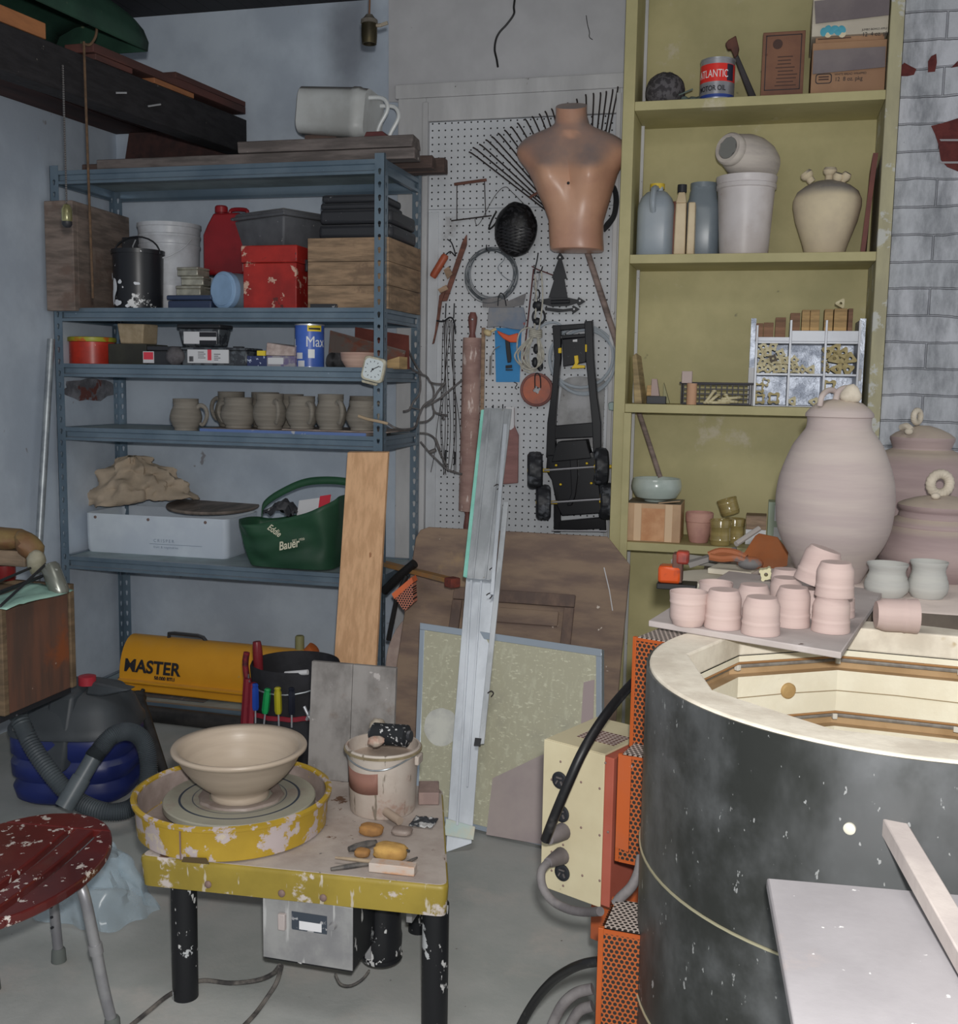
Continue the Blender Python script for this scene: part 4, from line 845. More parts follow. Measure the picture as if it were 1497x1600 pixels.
MB().tube(pl([(836,430),(838,470),(835,516)],.045),.0035,6,sm=3).build('hanging_end',m_rope,t); MB().tube(pl([(846,424),(848,470),(842,516)],.045),.0035,6,sm=3).build('hanging_end',m_rope,t)
t=thing('snap_hook_chain','string of bright snap hooks and black clips hanging beside the black hinges','hooks',tuple(onY(840,500,YB)))
for i,(py,mt) in enumerate(((432,m_metal),(446,m_metal),(460,m_blk),(470,m_metal))):
    c=onY(840-(i%2)*2,py,YB-.034); MB().tube([c+Vector((.009*math.cos(a),0,.02*math.sin(a))) for a in [2*PI*j/14 for j in range(14)]],.0035,6,closed=True).build('snap_hook',mt,t)
c=onY(842,495,YB-.03); MB().tube([c+Vector((.027*math.cos(a),0,.03*math.sin(a))) for a in [2*PI*j/20 for j in range(20)]],.005,8,closed=True).build('ring',m_blk,t)
MB().ball(onY(839,502,YB-.04),(.018,.012,.016),12,8).ball(onY(840,477,YB-.04),(.022,.012,.02),12,8,f=lambda v:1+.2*nz(v,3)).build('clip',m_blk,t)
mb=MB().tube(pl([(841,395),(839,408),(836,420),(835,428)],.03),.003,6,sm=4).tube(pl([(848,416),(845,424),(839,426)],.04),.003,6,sm=4); mb.build('hook',m_blk,t)
for q in ((838,545),(836,566),(844,572)): MB().ball(onY(*q,YB-.03),(.014,.01,.022),10,8,f=lambda v:1+.2*nz(v,3)).build('black_clip',m_blk,t)
a=onY(834,420,YB-.02); b=onY(816,580,YB-.02)
solo(MB().tube([a,b],.0035,6).tube(pl([(831,416),(840,421),(864,430)],.02),.003,6),'rod',M('dark_red_rod',P(56,30,30,'b'),.5),'thin dark red rod hanging upright left of the cord and snap hooks','rod')
# black strap hinges
t=thing('strap_hinge','large black arrow-pointed strap hinge on the pegboard under the mannequin','hinge',tuple(onY(876,475,YB)))
MB().prism(pl([(875,393),(882,404),(878,406),(886,435),(882,436),(887,465),(857,465),(866,436),(862,434),(872,406),(869,404)],.022),(0,.005,0)).build('strap',m_blk,t,smooth=0,bevel=.001)
MB().tube(pl([(861,472),(890,471)],.028),.009,10).build('barrel',m_blk,t)
MB().prism(pl([(846,468),(862,465),(888,465),(902,468),(904,464),(915,471),(904,478),(901,474),(888,478),(862,479),(846,474)],.019),(0,.004,0)).build('cross_leaf',m_blk,t,smooth=0)
mb=MB(); 
for q in ((875,402),(906,470)): mb.cyl(onY(*q,YB-.0275),onY(*q,YB-.02),.004,n=10)
mb.build('screw_hole',m_label,t)
t=thing('strap_hinge','smaller black arrow-pointed hinge hanging just below the large hinge','hinge',tuple(onY(870,488,YB)))
MB().prism(pl([(851,480),(880,483),(895,481),(896,477),(906,483),(896,490),(893,486),(872,488),(852,485)],.030),(0,.004,0)).build('strap',m_blk,t,smooth=0)
p=onY(897,483,YB-.0325); MB().cyl(p,p+Vector((0,.004,0)),.004,n=10).build('screw_hole',m_label,t)
# orange disc
t=thing('disc','round rusty orange disc with a hole in the middle hanging below the cord','disc',tuple(onY(838,636,YB)))
c=onY(838.5,609,YB-.03); r=sz(26,c)
m_odisc=M('rusty_orange_disc',P(122,68,50,'b'),.6,c2=P(94,60,54,'b'),ns=7,c3=P(120,108,104,'b'),s3=20,t3=(.7,.74))
mb=MB(); N=40; mb.ring([c+Vector((r*math.cos(2*PI*i/N),0,r*math.sin(2*PI*i/N))) for i in range(N)],[c+Vector((r*.2*math.cos(2*PI*i/N)*(1.2 if i%10<5 else .9),0,r*.2*math.sin(2*PI*i/N)*(1.2 if i%10<5 else .9))) for i in range(N)],(0,.012,0)); mb.build('plate',m_odisc,t)
MB().tube([c+Vector((r*.93*math.cos(2*PI*i/N),-.001,r*.93*math.sin(2*PI*i/N))) for i in range(N)],.006,8,closed=True).build('rim',M('dull_red_rim',P(88,58,54,'b'),.6,c2=P(74,48,46,'b'),ns=9),t)
MB().tube(pl([(836,606),(836,588),(839,583),(844,588),(845,606)],.042),.0028,6,sm=4).build('wire_hanger',m_blk,t)
solo(MB().tube(pl([(803,597),(808,600),(805,606),(808,608)],.003),.002,6,sm=4),'peg_hook',m_blk,'small empty black hook on the pegboard below the blue card','hook')
# wooden paddle and hooks behind the aluminium strips
t=thing('paddle','small reddish bottle-shaped wooden paddle hanging right of the aluminium strips','paddle',tuple(onY(798,755,YB)))
MB().prism(pl([(789,640),(803,637),(803,664),(810,680),(809,755),(785,757),(786,680),(790,664)],.02),(0,.014,0)).build('blade',M('pink_wood',P(100,72,70,'b'),.7,c2=P(84,60,58,'b'),ns=5,st=(1,1,4)),t,bevel=.003)
MB().prism(pl([(790,636),(803,636),(803,668),(798,672),(790,668)],.024),(0,.004,0)).build('paint',m_label,t)
for q in ((776,640),(791,639)): hook(*q,l=.06).build('hook',m_blk,t)
# black toy chassis
m_toy=M('black_toy_plastic',P(7,7,10,'b'),.3,c3=P(60,64,70,'b'),s3=50,t3=(.71,.74)); m_yel=M('yellow_plastic',P(150,124,24,'b'),.4)
m_tyre=M('toy_tyre',P(24,25,28,'b'),.5,c2=P(60,62,66,'b'),ns=18,lo=.5,hi=.64)
t=thing('toy_chassis','black plastic ride-on toy chassis with four knobbly wheels hung upright on the pegboard','toy',tuple(onY(890,832,YB-.1)))
def pp(nm,pts,off,th,mat=m_toy,bv=.003): return MB().prism(pl(pts,off),(0,th,0)).build(nm,mat,t,smooth=0,bevel=bv)
pp('side_rail',[(863,508),(876,508),(876,560),(872,600),(868,660),(868,715),(853,715),(855,660),(862,610),(866,560)],.075,.035)
pp('side_rail',[(913,502),(926,501),(928,560),(933,620),(939,660),(939,712),(927,712),(925,660),(919,600),(915,560)],.075,.035)
pp('cross_bar',[(872,508),(915,505),(915,513),(872,517)],.07,.02); pp('cross_bar',[(873,524),(915,521),(915,527),(873,530)],.06,.02)
pp('gear_box',[(878,530),(917,526),(915,566),(880,573)],.07,.045)
pp('cross_bar',[(866,665),(927,660),(928,683),(866,686)],.07,.025)
pp('yellow_lug',[(872,544),(877,543),(877,552),(872,552)],.08,.02,m_yel); pp('yellow_lug',[(914,538),(917,538),(917,550),(914,550)],.08,.02,m_yel)
pp('yellow_hook',[(897,556),(903,555),(904,566),(902,570),(914,571),(914,575),(892,576),(898,568)],.085,.015,m_yel,.002)
pp('print',[(895,531),(902,530),(902,534),(895,534)],.0715,.001,m_label,0)
MB().hexa(pl([(868,712),(925,708),(924,722),(858,722)],.14),pl([(870,692),(918,688),(918,700),(868,704)],.11)).build('battery_box',m_toy,t) if False else None
pp('battery_box',[(868,698),(872,690),(916,687),(919,700),(924,716),(862,722)],.13,.08)
pp('axle_plate',[(855,712),(932,706),(934,728),(936,760),(940,790),(938,802),(878,806),(870,790),(862,750),(853,735)],.10,.05)
pp('spine',[(890,712),(902,711),(903,745),(899,775),(893,790),(886,790),(893,770)],.115,.02)
m_axle=M('axle_steel',P(120,120,124,'b'),.35,metal=.6)
for a,b in (((850,735),(935,729)),((862,785),(940,780))): MB().tube(pl([a,b],.125),.0045,8).build('axle',m_axle,t)
pp('foot_bar',[(866,815),(944,808),(944,826),(866,830)],.06,.03); pp('foot_strut',[(865,785),(876,787),(876,832),(865,832)],.06,.02); pp('foot_strut',[(936,780),(945,780),(947,832),(938,832)],.06,.02)
MB().tube(pl([(862,829),(948,830)],.065),.004,8).build('axle',m_axle,t)
for q in ((869,727),(917,724),(876,757),(924,755)): MB().ball(onY(*q,YB-.115),(.006,.005,.005),8,6).build('yellow_stud',m_yel,t)
def wheel(px,py,wpx,hpx,off):
    c=onY(px,py,YB-off); R=sz(hpx/2,c); wd=sz(wpx,c)*.82; ax=Vector((.97,.22,.02)).normalized()
    prof=[(0,-wd*.36),(R*.5,-wd*.36),(R*.55,-wd*.45),(R*.85,-wd*.5),(R*.97,-wd*.36),(R,-wd*.1),(R,wd*.1),(R*.97,wd*.36),(R*.85,wd*.5),(R*.55,wd*.45),(R*.5,wd*.36),(0,wd*.36)]
    w_=MB().lathe(prof,48,c,ax,wob=lambda a,z_:1+(.045 if (int((a/(2*PI)*48)+.5)+(1 if z_>0 else 0)*2)%4<2 and abs(z_)<wd*.4 else 0)).build('wheel',m_tyre,t,smooth=25)
    MB().cyl(c-ax*wd*.42,c+ax*wd*.42,R*.42,n=20).cyl(c-ax*(wd*.5),c+ax*(wd*.95),R*.10,n=10).build('hub',m_yel,w_)
wheel(836,735,29,57,.115); wheel(849,785,28,54,.115); wheel(939,729,27,57,.115); wheel(947,783,26,56,.105)
# hose coil, grey slab behind the toy
t=thing('hose_coil','coil of clear plastic hose hanging behind the black toy chassis','hose',tuple(onY(910,620,YB)))
m_hose=M('clear_hose',P(116,122,128,'b'),.2,alpha=.75)
c=onY(911,560,YB-.02)
for k,(rx,rz_,ox,oz) in enumerate(((52,52,0,0),(48,50,2,-4),(50,47,-3,4))):
    cc=onY(911+ox,562-oz,YB-.022-.004*k); mb=MB(); mb.tube([cc+Vector((sz(rx,c)*math.cos(2*PI*i/36),.006*math.sin(6*PI*i/36),sz(rz_,c)*math.sin(2*PI*i/36))) for i in range(36)],.0065,8,closed=True); mb.build('loop',m_hose,t)
MB().tube(pl([(838,516),(852,506),(868,504),(882,512),(895,514)],.018),.0055,8,sm=5).build('free_end',m_hose,t)
m_slab=M('stained_grey_slab',P(110,110,112,'b'),.8,c2=P(88,88,88,'b'),ns=7,c3=P(72,70,68,'b'),s3=18,t3=(.64,.7))
N=[(880,595),(888,590),(905,588),(935,591),(945,595),(943,660),(942,700),(870,700),(872,640)]
solo(MB().prism(pl(N,.010),(0,.008,0)),'slab',m_slab,'stained pale grey slab on the pegboard behind the black toy chassis','slab',smooth=0)
solo(MB().prism(pl([(951,690),(959,690),(959,832),(950,832)],.014),(0,.012,0)),'wood_strip',wood('red_strip',92,52,44),'upright reddish wooden strip between the toy chassis and the green bookcase','strip',smooth=0)
solo(MB().prism(pl([(950,631),(953,628),(962,628),(963,638),(960,642),(951,641)],.03),(0,.02,0)),'bracket',M('grey_green_metal',P(78,88,86,'b'),.4,metal=.3),'small grey-green metal bracket beside the green bookcase above the toy chassis','bracket',bevel=.003)
# stiff bare cord draped from the rack's right side
m_cord=M('stiff_grey_cord',P(70,68,68,'b'),.75,c2=P(54,52,52,'b'),ns=30)
t=thing('flex_cord','stiff tangled grey cord with stripped ends draped over the right side of the rack','cord',tuple(onY(650,690,4.55)))
def cord(nm,pts,r=.0048,m=m_cord,y=(4.5,)):
    ys=list(y)+[y[-1]]*len(pts); MB().tube([onY(a,b,c) for (a,b),c in zip(pts,ys)],r,7,sm=5).build(nm,m,t)
cord('strand',[(622,548),(630,566),(648,580),(666,588),(674,598),(692,600),(696,596)],y=(4.62,4.6,4.52,4.5)); cord('strand',[(636,542),(644,560),(652,574),(660,586)],y=(4.62,4.58,4.52,4.5))
cord('strand',[(655,578),(657,600),(655,616),(646,628),(640,640),(630,643)],y=(4.52,)); cord('strand',[(640,636),(656,640)],.003,y=(4.52,))
cord('strand',[(674,598),(678,612),(676,632),(680,644),(690,648),(694,656)],y=(4.53,)); cord('strand',[(690,648),(700,649)],y=(4.53,))
cord('strand',[(695,598),(684,612),(678,622),(662,634),(654,652),(648,668),(630,671),(618,669),(606,662)],.0052,y=(4.5,4.5,4.5,4.48,4.44,4.36,4.25,4.13))
cord('strand',[(722,594),(712,602),(700,612),(688,622),(678,628),(664,636)],y=(4.56,4.56,4.55,4.53,4.5)); cord('strand',[(656,660),(668,658),(677,650),(678,642)],y=(4.5,)) 
cord('strand',[(656,677),(668,678),(679,685),(684,698),(690,712),(699,730)],y=(4.56,)); cord('strand',[(657,690),(670,706),(684,720),(700,734),(722,741)],y=(4.56,)); cord('plug',[(671,707),(681,703)],.009,y=(4.56,))
cord('sleeve',[(606,662),(590,658),(575,655),(560,650)],.0062,M('tan_sleeve',P(112,98,80,'b'),.7),y=(4.13,4.12,4.12)); cord('plug',[(680,685),(687,703)],.007,y=(4.555,))
# hanging lamp socket
m_brass=M('tarnished_brass',P(64,58,40,'m'),.4,metal=.6,c2=P(46,42,32,'m'),ns=12)
YS=3.9; c=onY(577,46,YS); k=sz(1,c)
t=thing('lamp_socket','empty brass lamp socket with a turn switch hanging on a cord from the ceiling','lamp socket',tuple(c))
MB().lathe([(0,22*k),(5*k,22*k),(9*k,17*k),(13*k,14*k),(13.5*k,9*k),(12*k,8*k),(0,8*k)],28,c).build('cap',M('grey_cap',P(88,84,78,'m'),.5,c2=P(70,66,60,'m'),ns=12),t)
MB().lathe([(0,8*k),(12*k,8*k),(12.6*k,0),(12.6*k,-10*k),(11.5*k,-22*k),(9.5*k,-22*k),(9.5*k,-4*k),(0,-4*k)],28,c).build('shell',m_brass,t)
MB().tube([c+Vector((12*k,0,5*k)),c+Vector((20*k,-.002,5*k))],3*k,8).box(c+Vector((24*k,-.002,6*k)),(14*k,.008,5*k),(0,-.25,0)).build('switch_key',M('pale_key',P(120,112,100,'m'),.4),t,bevel=.001)
MB().tube([c+Vector((0,0,22*k)),c+Vector((.002,0,60*k)),Vector((c.x+.004,YS,ZC))],.0035,6,sm=3).build('cord',M('brown_cord',P(84,60,44,'m'),.7),t)
# ================================================================ built-in green bookcase
BY0,BY1=4.343,4.66
BX0,BX1=-.5325,.3825
m_grn=M('olive_green_paint',P(118,112,82,'b'),.6,c2=P(108,103,74,'b'),ns=3,c3=P(88,84,62,'b'),s3=12,t3=(.72,.76),c4=P(126,120,104,'b'),s4=5,t4=(.62,.74),bump=.12,bs=30)
m_grnw=M('worn_green_paint',P(114,110,88,'b'),.65,c2=P(102,98,80,'b'),ns=5,st=(2,2,.6),c4=P(120,120,116,'b'),s4=9,t4=(.55,.6),c3=P(80,72,52,'b'),s3=20,t3=(.7,.74))
bk=thing('bookcase','tall olive green painted open bookcase built against the back wall beside the brick chimney','bookcase',(BX0,BY0,0))
MB().bx(BX0-.045,BX0,BY0-.002,YW-.035,0,ZC-.02).build('side_panel',m_grn,bk,smooth=0,bevel=.002)
MB().bx(BX1,BX1+.048,BY0-.002,YW-.002,0,ZC-.02).build('side_panel',m_grnw,bk,smooth=0,bevel=.003)
MB().bx(BX0,BX1,BY1,YW-.036,0,ZC-.02).build('back_panel',m_grn,bk,smooth=0)
MB().bx(BX0-.001,BX0+.012,BY1-.06,BY1-.045,0,ZC-.03).build('bead',m_trim,bk,smooth=0)
zs=[2.5505,1.972,1.39]; z4=Zat(846,BX0,BY0)
TH=.034; SHB=[]
for zb in zs: SHB.append(zb+TH)
SHB.append(z4)
for i,zt in enumerate(SHB): MB().bx(BX0+.0005,BX1-.0005,BY0,BY1-.001,zt-TH,zt).build('shelf',m_grn,bk,smooth=0,bevel=.002)
MB().bx(BX0-.002,BX0+.028,BY0-.012,BY0-.0025,0,zs[2]-.002).build('face_strip',m_grn,bk,smooth=0,bevel=.002)
# dark red board leaning at the right inside
S1,S2,S3,S4=[z+.0006 for z in SHB]
yb=4.46
# --- top shelf
m_lump=M('grey_sponge_lump',P(60,58,60,'b'),.95,c2=P(38,36,38,'b'),ns=50,lo=.45,hi=.55,bump=.8,bs=90)
x,r,h=can(1008,1069,115,4.46,S1)
solo(MB().ball((x,4.46,S1+h*.45),(r,.08,h*.57),30,18,f=lambda v:(1+.08*nz(v,4)+.05*nz(v,14)) if v.z>-.75 else .98),'wasp_nest',m_lump,'rough dark grey rounded lump at the left end of the top shelf','lump')
mb=MB()
for k in range(5): mb.ball((Xat(1070+6*k,4.42,S1),4.42+.015*(k%2),S1+.014),(.018,.015,.014),10,7,f=lambda v:1+.35*nz(v,3+k))
mb.tube([Vector((Xat(1060,4.4,S1),4.4,S1+.03)),Vector((Xat(1082,4.4,S1),4.4,S1+.05))],.003,6)
solo(mb,'rag',M('grey_green_rag',P(66,76,72,'b'),.9,c2=P(50,56,54,'b'),ns=20),'crumpled grey-green rag between the dark lump and the oil can','rag')
x,r,h=can(1093,1146,96,4.42,S1); yc=4.42
m_oilr=M('oil_can_red',P(150,34,30,'b'),.3); m_oilb=M('oil_can_dark',P(26,28,40,'b'),.35); m_oils=M('oil_can_silver',P(120,120,124,'b'),.3,metal=.5,c2=P(96,96,100,'b'),ns=8)
t=thing('oil_can','red, silver and dark motor oil can with white lettering on the top shelf','can',(x,yc,S1))
for nm,a,b,mt in (('blue_band',0,.12,M('oil_can_blue',P(30,44,92,'b'),.35)),('silver_band',.12,.42,m_oils),('red_band',.42,.85,m_oilr),('upper_band',.85,.96,m_oils)):
    MB().lathe([(0,h*a),(r,h*a),(r,h*b),(0,h*b)],40,(x,yc,S1)).build(nm,mt,t)
MB().lathe([(0,h*.95),(r*.97,h*.95),(r*1.02,h*.965),(r*1.02,h),(r*.98,h),(r*.96,h*.975),(0,h*.975)],40,(x,yc,S1)).lathe([(r*.96,.0),(r*1.02,0),(r*1.02,.006),(r*.96,.006)],40,(x,yc,S1)).build('rim',m_metal,t)
def wr(th0,zz,R):
    def f(q): a=th0+q.x/R; return Vector((x+(R+q.z)*math.sin(a),yc-(R+q.z)*math.cos(a),zz+q.y))
    return f
text('lettering','ATLANTIC',.040,m_wlet,t,I4,bend=wr(-1.22,S1+h*.52,r*1.002),sx=.66); text('lettering','MOTOR OIL',.026,m_ink,t,I4,bend=wr(-1.18,S1+h*.2,r*1.002),sx=.80,off=.0006)
mb=MB(); mb.grid(lambda u,v:Vector((x+r*1.003*math.sin(.62+.5*u),yc-r*1.003*math.cos(.62+.5*u),S1+h*(.44+.40*v))),8,2); mb.build('dark_panel',m_oilb,t)
# hatchet
t=thing('hatchet','hatchet with a dark handle leaning behind the oil can, rusty head up','hatchet',tuple(onY(1178,150,4.55)))
MB().prism([onY(a,b,4.50) for a,b in [(1139,68),(1147,70),(1181,148),(1183,153),(1171,153),(1166,140)]],(0,.02,0)).build('handle',M('dark_handle',P(44,42,44,'b'),.7,c2=P(32,30,32,'b'),ns=6),t,bevel=.004)
MB().prism([onY(a,b,4.49) for a,b in [(1133,68),(1138,62),(1150,55),(1155,75),(1153,85),(1148,90),(1142,76),(1137,77)]],(0,.028,0)).build('head',M('rusty_head',P(70,44,36,'b'),.7,c2=P(52,34,30,'b'),ns=12),t,bevel=.004)
# old brown box
x0=Xat(1188,4.40,S1); x1=Xat(1254,4.40,S1); zt=Zat(49,(x0+x1)/2,4.40)
m_oldbox=M('old_brown_box',P(86,60,46,'b'),.75,c2=P(72,49,40,'b'),ns=4,c3=P(70,40,32,'b'),s3=12,t3=(.66,.7))
t=thing('printed_box','old upright brown box with black printed panel on the top shelf','box',((x0+x1)/2,4.45,S1))
MB().bx(x0,x1,4.40,4.56,S1,zt).build('body',m_oldbox,t,bevel=.002)
mb=MB(); a,b,c_,d_=x0+.012,x1-.012,S1+.03,zt-.012
for q in ((a,b,c_,c_+.003),(a,b,d_-.003,d_),(a,a+.003,c_,d_),(b-.003,b,c_,d_)): mb.bx(q[0],q[1],4.3985,4.4002,q[2],q[3])
mb.build('printed_border',m_ink,t,smooth=0)
m_pr=M('faded_print',P(48,34,30,'b'),.7)
MB().cyl((x0+.055,4.4002,zt-.045),(x0+.055,4.3986,zt-.045),.018,n=20).build('printed_emblem',m_pr,t)
mb=MB(); random.seed(5)
for k in range(9): mb.bx(x0+.05+random.uniform(0,.01),x1-.02-random.uniform(0,.03),4.3986,4.4002,zt-.09-k*.013,zt-.0935-k*.013)
mb.build('printed_lines',m_pr,t,smooth=0)
text('lettering','oldest',.026,m_pr,t,face_m((x0+.034,4.3984,S1+.12),(0,0,1),(-1,0,0)),sx=.8) if False else None
# two cartons stacked
m_cart=M('brown_carton',P(106,82,62,'b'),.75,c2=P(96,73,56,'b'),ns=4); m_flap=M('dusty_flap',P(84,78,78,'b'),.85,c2=P(74,68,70,'b'),ns=5); m_wcart=M('white_carton',P(134,128,116,'b'),.65,c2=P(120,114,104,'b'),ns=4)
def carton(l,r,tp,bt,y,zb,mat,lab,y1):
    x0=Xat(l,y,zb); x1=min(Xat(r,y,zb),BX1-.004); zt=Zat(tp,(x0+x1)/2,y)
    t=thing('carton',lab,'box',((x0+x1)/2,y+.1,zb)); MB().bx(x0,x1,y,y1,zb,zt).build('body',mat,t,bevel=.002); return t,x0,x1,zt
t,x0,x1,zt=carton(1266,1390,64,146,4.37,S1,m_cart,'lower brown cardboard carton with black print on the top shelf',4.63)
fz=Zat(118,x0,4.37); ft=Zat(80,x0,4.37)
MB().hexa([(x0+.004,4.352,fz),(x1-.004,4.352,fz+.012),(x1-.004,4.355,fz+.012),(x0+.004,4.355,fz)],[(x0+.004,4.362,ft),(x1-.004,4.362,ft),(x1-.004,4.365,ft),(x0+.004,4.365,ft)]).build('flap',m_flap,t,smooth=0)
def line(t,px,py,s,size,sx=.9,m=m_ink,y=4.369): p=onY(px,py,y); text('lettering',s,size,m,t,face_m((p.x,y,p.z),(1,0,0)),sx=sx)
line(t,1304,127,'12  8 oz. pkg',.021); line(t,1304,118,'WHITE BREAD WRAPPED',.011); line(t,1303,131,'',.01) if False else None
p=onY(1287,123,4.369); mb=MB(); q=[Vector((p.x+a,4.3695,p.z+b)) for a,b in roundrect(.058,.036,.01)]; qi=[Vector((p.x+a,4.3695,p.z+b)) for a,b in roundrect(.052,.030,.008)]; mb.ring(q,qi,(0,-.001,0)); mb.build('printed_badge',m_ink,t,smooth=0)
for k in range(2): MB().bx(p.x-.018,p.x+.018,4.368,4.3697,p.z+.004-.009*k,p.z+.0085-.009*k).build('badge_line',m_pr,t,smooth=0)
zc2=zt+.02; 
MB().bx(x0+.01,x1-.01,4.38,4.62,zt,zc2-.0008).build('top_flap',m_cart,t,smooth=0)
t,x0,x1,zt=carton(1268,1402,-8,70,4.36,zc2,m_wcart,'upper white carton with blue-green print stacked on the brown carton',4.63)
fz=Zat(40,x0,4.36); ft=Zat(3,x0,4.36)
MB().hexa([(x0+.012,4.338,fz),(x1-.002,4.338,fz+.014),(x1-.002,4.341,fz+.014),(x0+.012,4.341,fz)],[(x0+.004,4.352,ft),(x1-.002,4.352,ft+.01),(x1-.002,4.355,ft+.01),(x0+.004,4.355,ft)]).build('flap',m_flap,t,smooth=0)
line(t,1347,57,'12  4 oz. pkn',.021,y=4.359); line(t,1347,48,'JUMBO BOWLS APPLE',.010,y=4.359); line(t,1347,51,'',.01) if False else None
m_teal=M('teal_print',P(50,104,118,'b'),.6)
for k,(a,b) in enumerate(((1287,50),(1293,46),(1299,49),(1304,45),(1310,50),(1316,46))): MB().ball(onY(a,b,4.3588),(.012,.0012,.016),8,6,rot=(0,.5*k,0)).build('printed_leaf',m_teal,t)
for a in (1294,1316): MB().lathe([(0,0),(.013,0),(0,.0012)],16,onY(a,53,4.3588),(0,-1,0)).build('printed_shell',M('pale_print',P(140,132,112,'b'),.6),t)
MB().bx(onY(1278,60,4.36).x,onY(1330,60,4.36).x,4.3588,4.3602,onY(1300,61,4.36).z,onY(1300,59.6,4.36).z).build('printed_line',m_pr,t,smooth=0)
# --- second shelf: jugs, bottles, bucket, pots
m_jug=M('milky_plastic_jug',P(112,118,124,'b'),.35,trans=.25,c2=P(102,110,118,'b'),ns=4)
m_jug2=M('clear_milky_jug',P(96,104,110,'b'),.3,trans=.35,c2=P(86,94,102,'b'),ns=4)
def jug(l,r,tp,yc,z,mat,lab,capmat,handle=True,wide=False):
    x,rad,h=can(l,r,tp,yc,z); t=thing('jug',lab,'jug',(x,yc,z)); mb=MB()
    ks=[(0,.94),(.008,1),(h*.62,1),(h*.70,.97),(h*.80,.82),(h*.88,.55 if not wide else .78),(h*.9,.34 if not wide else .74),(h*.95,.34 if not wide else .74)]
    rs=[[Vector((x+a,yc+b,z+zz)) for a,b in roundrect(2*rad*k,2*rad*k*.95,.045*min(1,k)*(.9 if k>.5 else .45) if not wide else rad*k*.6,5)] for zz,k in ks]; n=len(rs[0])
    mb.put([p for q in rs for p in q],[tuple(range(n-1,-1,-1)),tuple((len(rs)-1)*n+i for i in range(n))]+[(j*n+i,j*n+(i+1)%n,(j+1)*n+(i+1)%n,(j+1)*n+i) for j in range(len(rs)-1) for i in range(n)]); mb.build('body',mat,t)
    cr=rad*(.40 if not wide else .78); MB().lathe([(0,h*.93),(cr,h*.93),(cr,h),(0,h)],24,(x,yc,z)).build('cap',capmat,t)
    if handle: MB().tube([(x-rad*.1,yc-rad*.9,z+h*.6),(x-rad*.12,yc-rad*1.12,z+h*.72),(x-rad*.1,yc-rad*.8,z+h*.9),(x-.0,yc-rad*.3,z+h*.93)],.012,8,sm=5).build('handle',mat,t)
    return t
jug(995,1052,288,4.48,S2,m_jug,'milky plastic gallon jug with a yellow cap at the left end of the jug shelf',M('yellow_cap',P(140,120,40,'b'),.5))
jug(1069,1122,287,4.54,S2,m_jug2,'wide-mouthed clear plastic jar between the cream bottles and the white bucket',m_jug2,False,True)
m_amber=M('amber_jug',P(86,56,46,'b'),.3,c2=P(70,46,40,'b'),ns=4)
x,r,h=can(1040,1066,312,4.42,S2)
solo(MB().lathe([(0,0),(r,0),(r,h*.72),(r*.5,h*.92),(r*.5,h),(0,h)],28,(x,4.47,S2)),'bottle',m_amber,'brown glass bottle tucked behind the cream bottles on the jug shelf','bottle')
m_cb=M('cream_plastic_bottle',P(138,126,104,'b'),.45,c2=P(126,112,90,'b'),ns=5)
for l,r_,tp,lab,cp in ((1052,1070,288,'left, taller one of two slim cream bottles, with a black cap',True),(1072,1084,314,'right, thinner one of two slim cream bottles, without a visible cap',False)):
    x0,x1,zt=dims(l,r_,316 if cp else 315,4.375,S2); t=thing('bottle',lab,'bottle',((x0+x1)/2,4.41,S2)); hw=(x1-x0)/2; mx=(x0+x1)/2
    mb=MB(); mb.hexa([(x0,4.375,S2),(x1,4.375,S2),(x1,4.45,S2),(x0,4.45,S2)],[(mx-hw*.9,4.38,zt),(mx+hw*.9,4.38,zt),(mx+hw*.9,4.445,zt),(mx-hw*.9,4.445,zt)]); mb.build('body',m_cb,t,bevel=.005)
    if cp:
        zq=Zat(300,mx,4.4); z9=Zat(288,mx,4.4); MB().hexa([(mx-hw*.9,4.38,zt),(mx+hw*.9,4.38,zt),(mx+hw*.9,4.445,zt),(mx-hw*.9,4.445,zt)],[(mx-.012,4.4,zq),(mx+.012,4.4,zq),(mx+.012,4.425,zq),(mx-.012,4.425,zq)]).build('shoulder',m_cb,t,bevel=.003); MB().lathe([(0,0),(.018,0),(.018,z9-zq),(0,z9-zq)],20,(mx,4.412,zq)).build('cap',m_blk,t)
x,r,h=can(1115,1208,278,4.46,S2); r*=.98
t=thing('bucket','white plastic bucket on the jug shelf carrying a broken-mouthed pot','bucket',(x,4.46,S2))
MB().lathe([(0,0),(r*.80,0),(r*.82,.01),(r*.95,h*.84),(r*1.0,h*.85),(r*1.0,h*.9),(r*.97,h*.91),(r*1.02,h*.97),(r*1.02,h),(r*.95,h),(r*.8,.02),(0,.02)],48,(x,4.46,S2)).build('pail',M('stained_white_plastic',P(132,128,128,'b'),.4,c2=P(118,112,110,'b'),ns=4,c3=P(110,86,80,'b'),s3=16,t3=(.7,.74)),t)
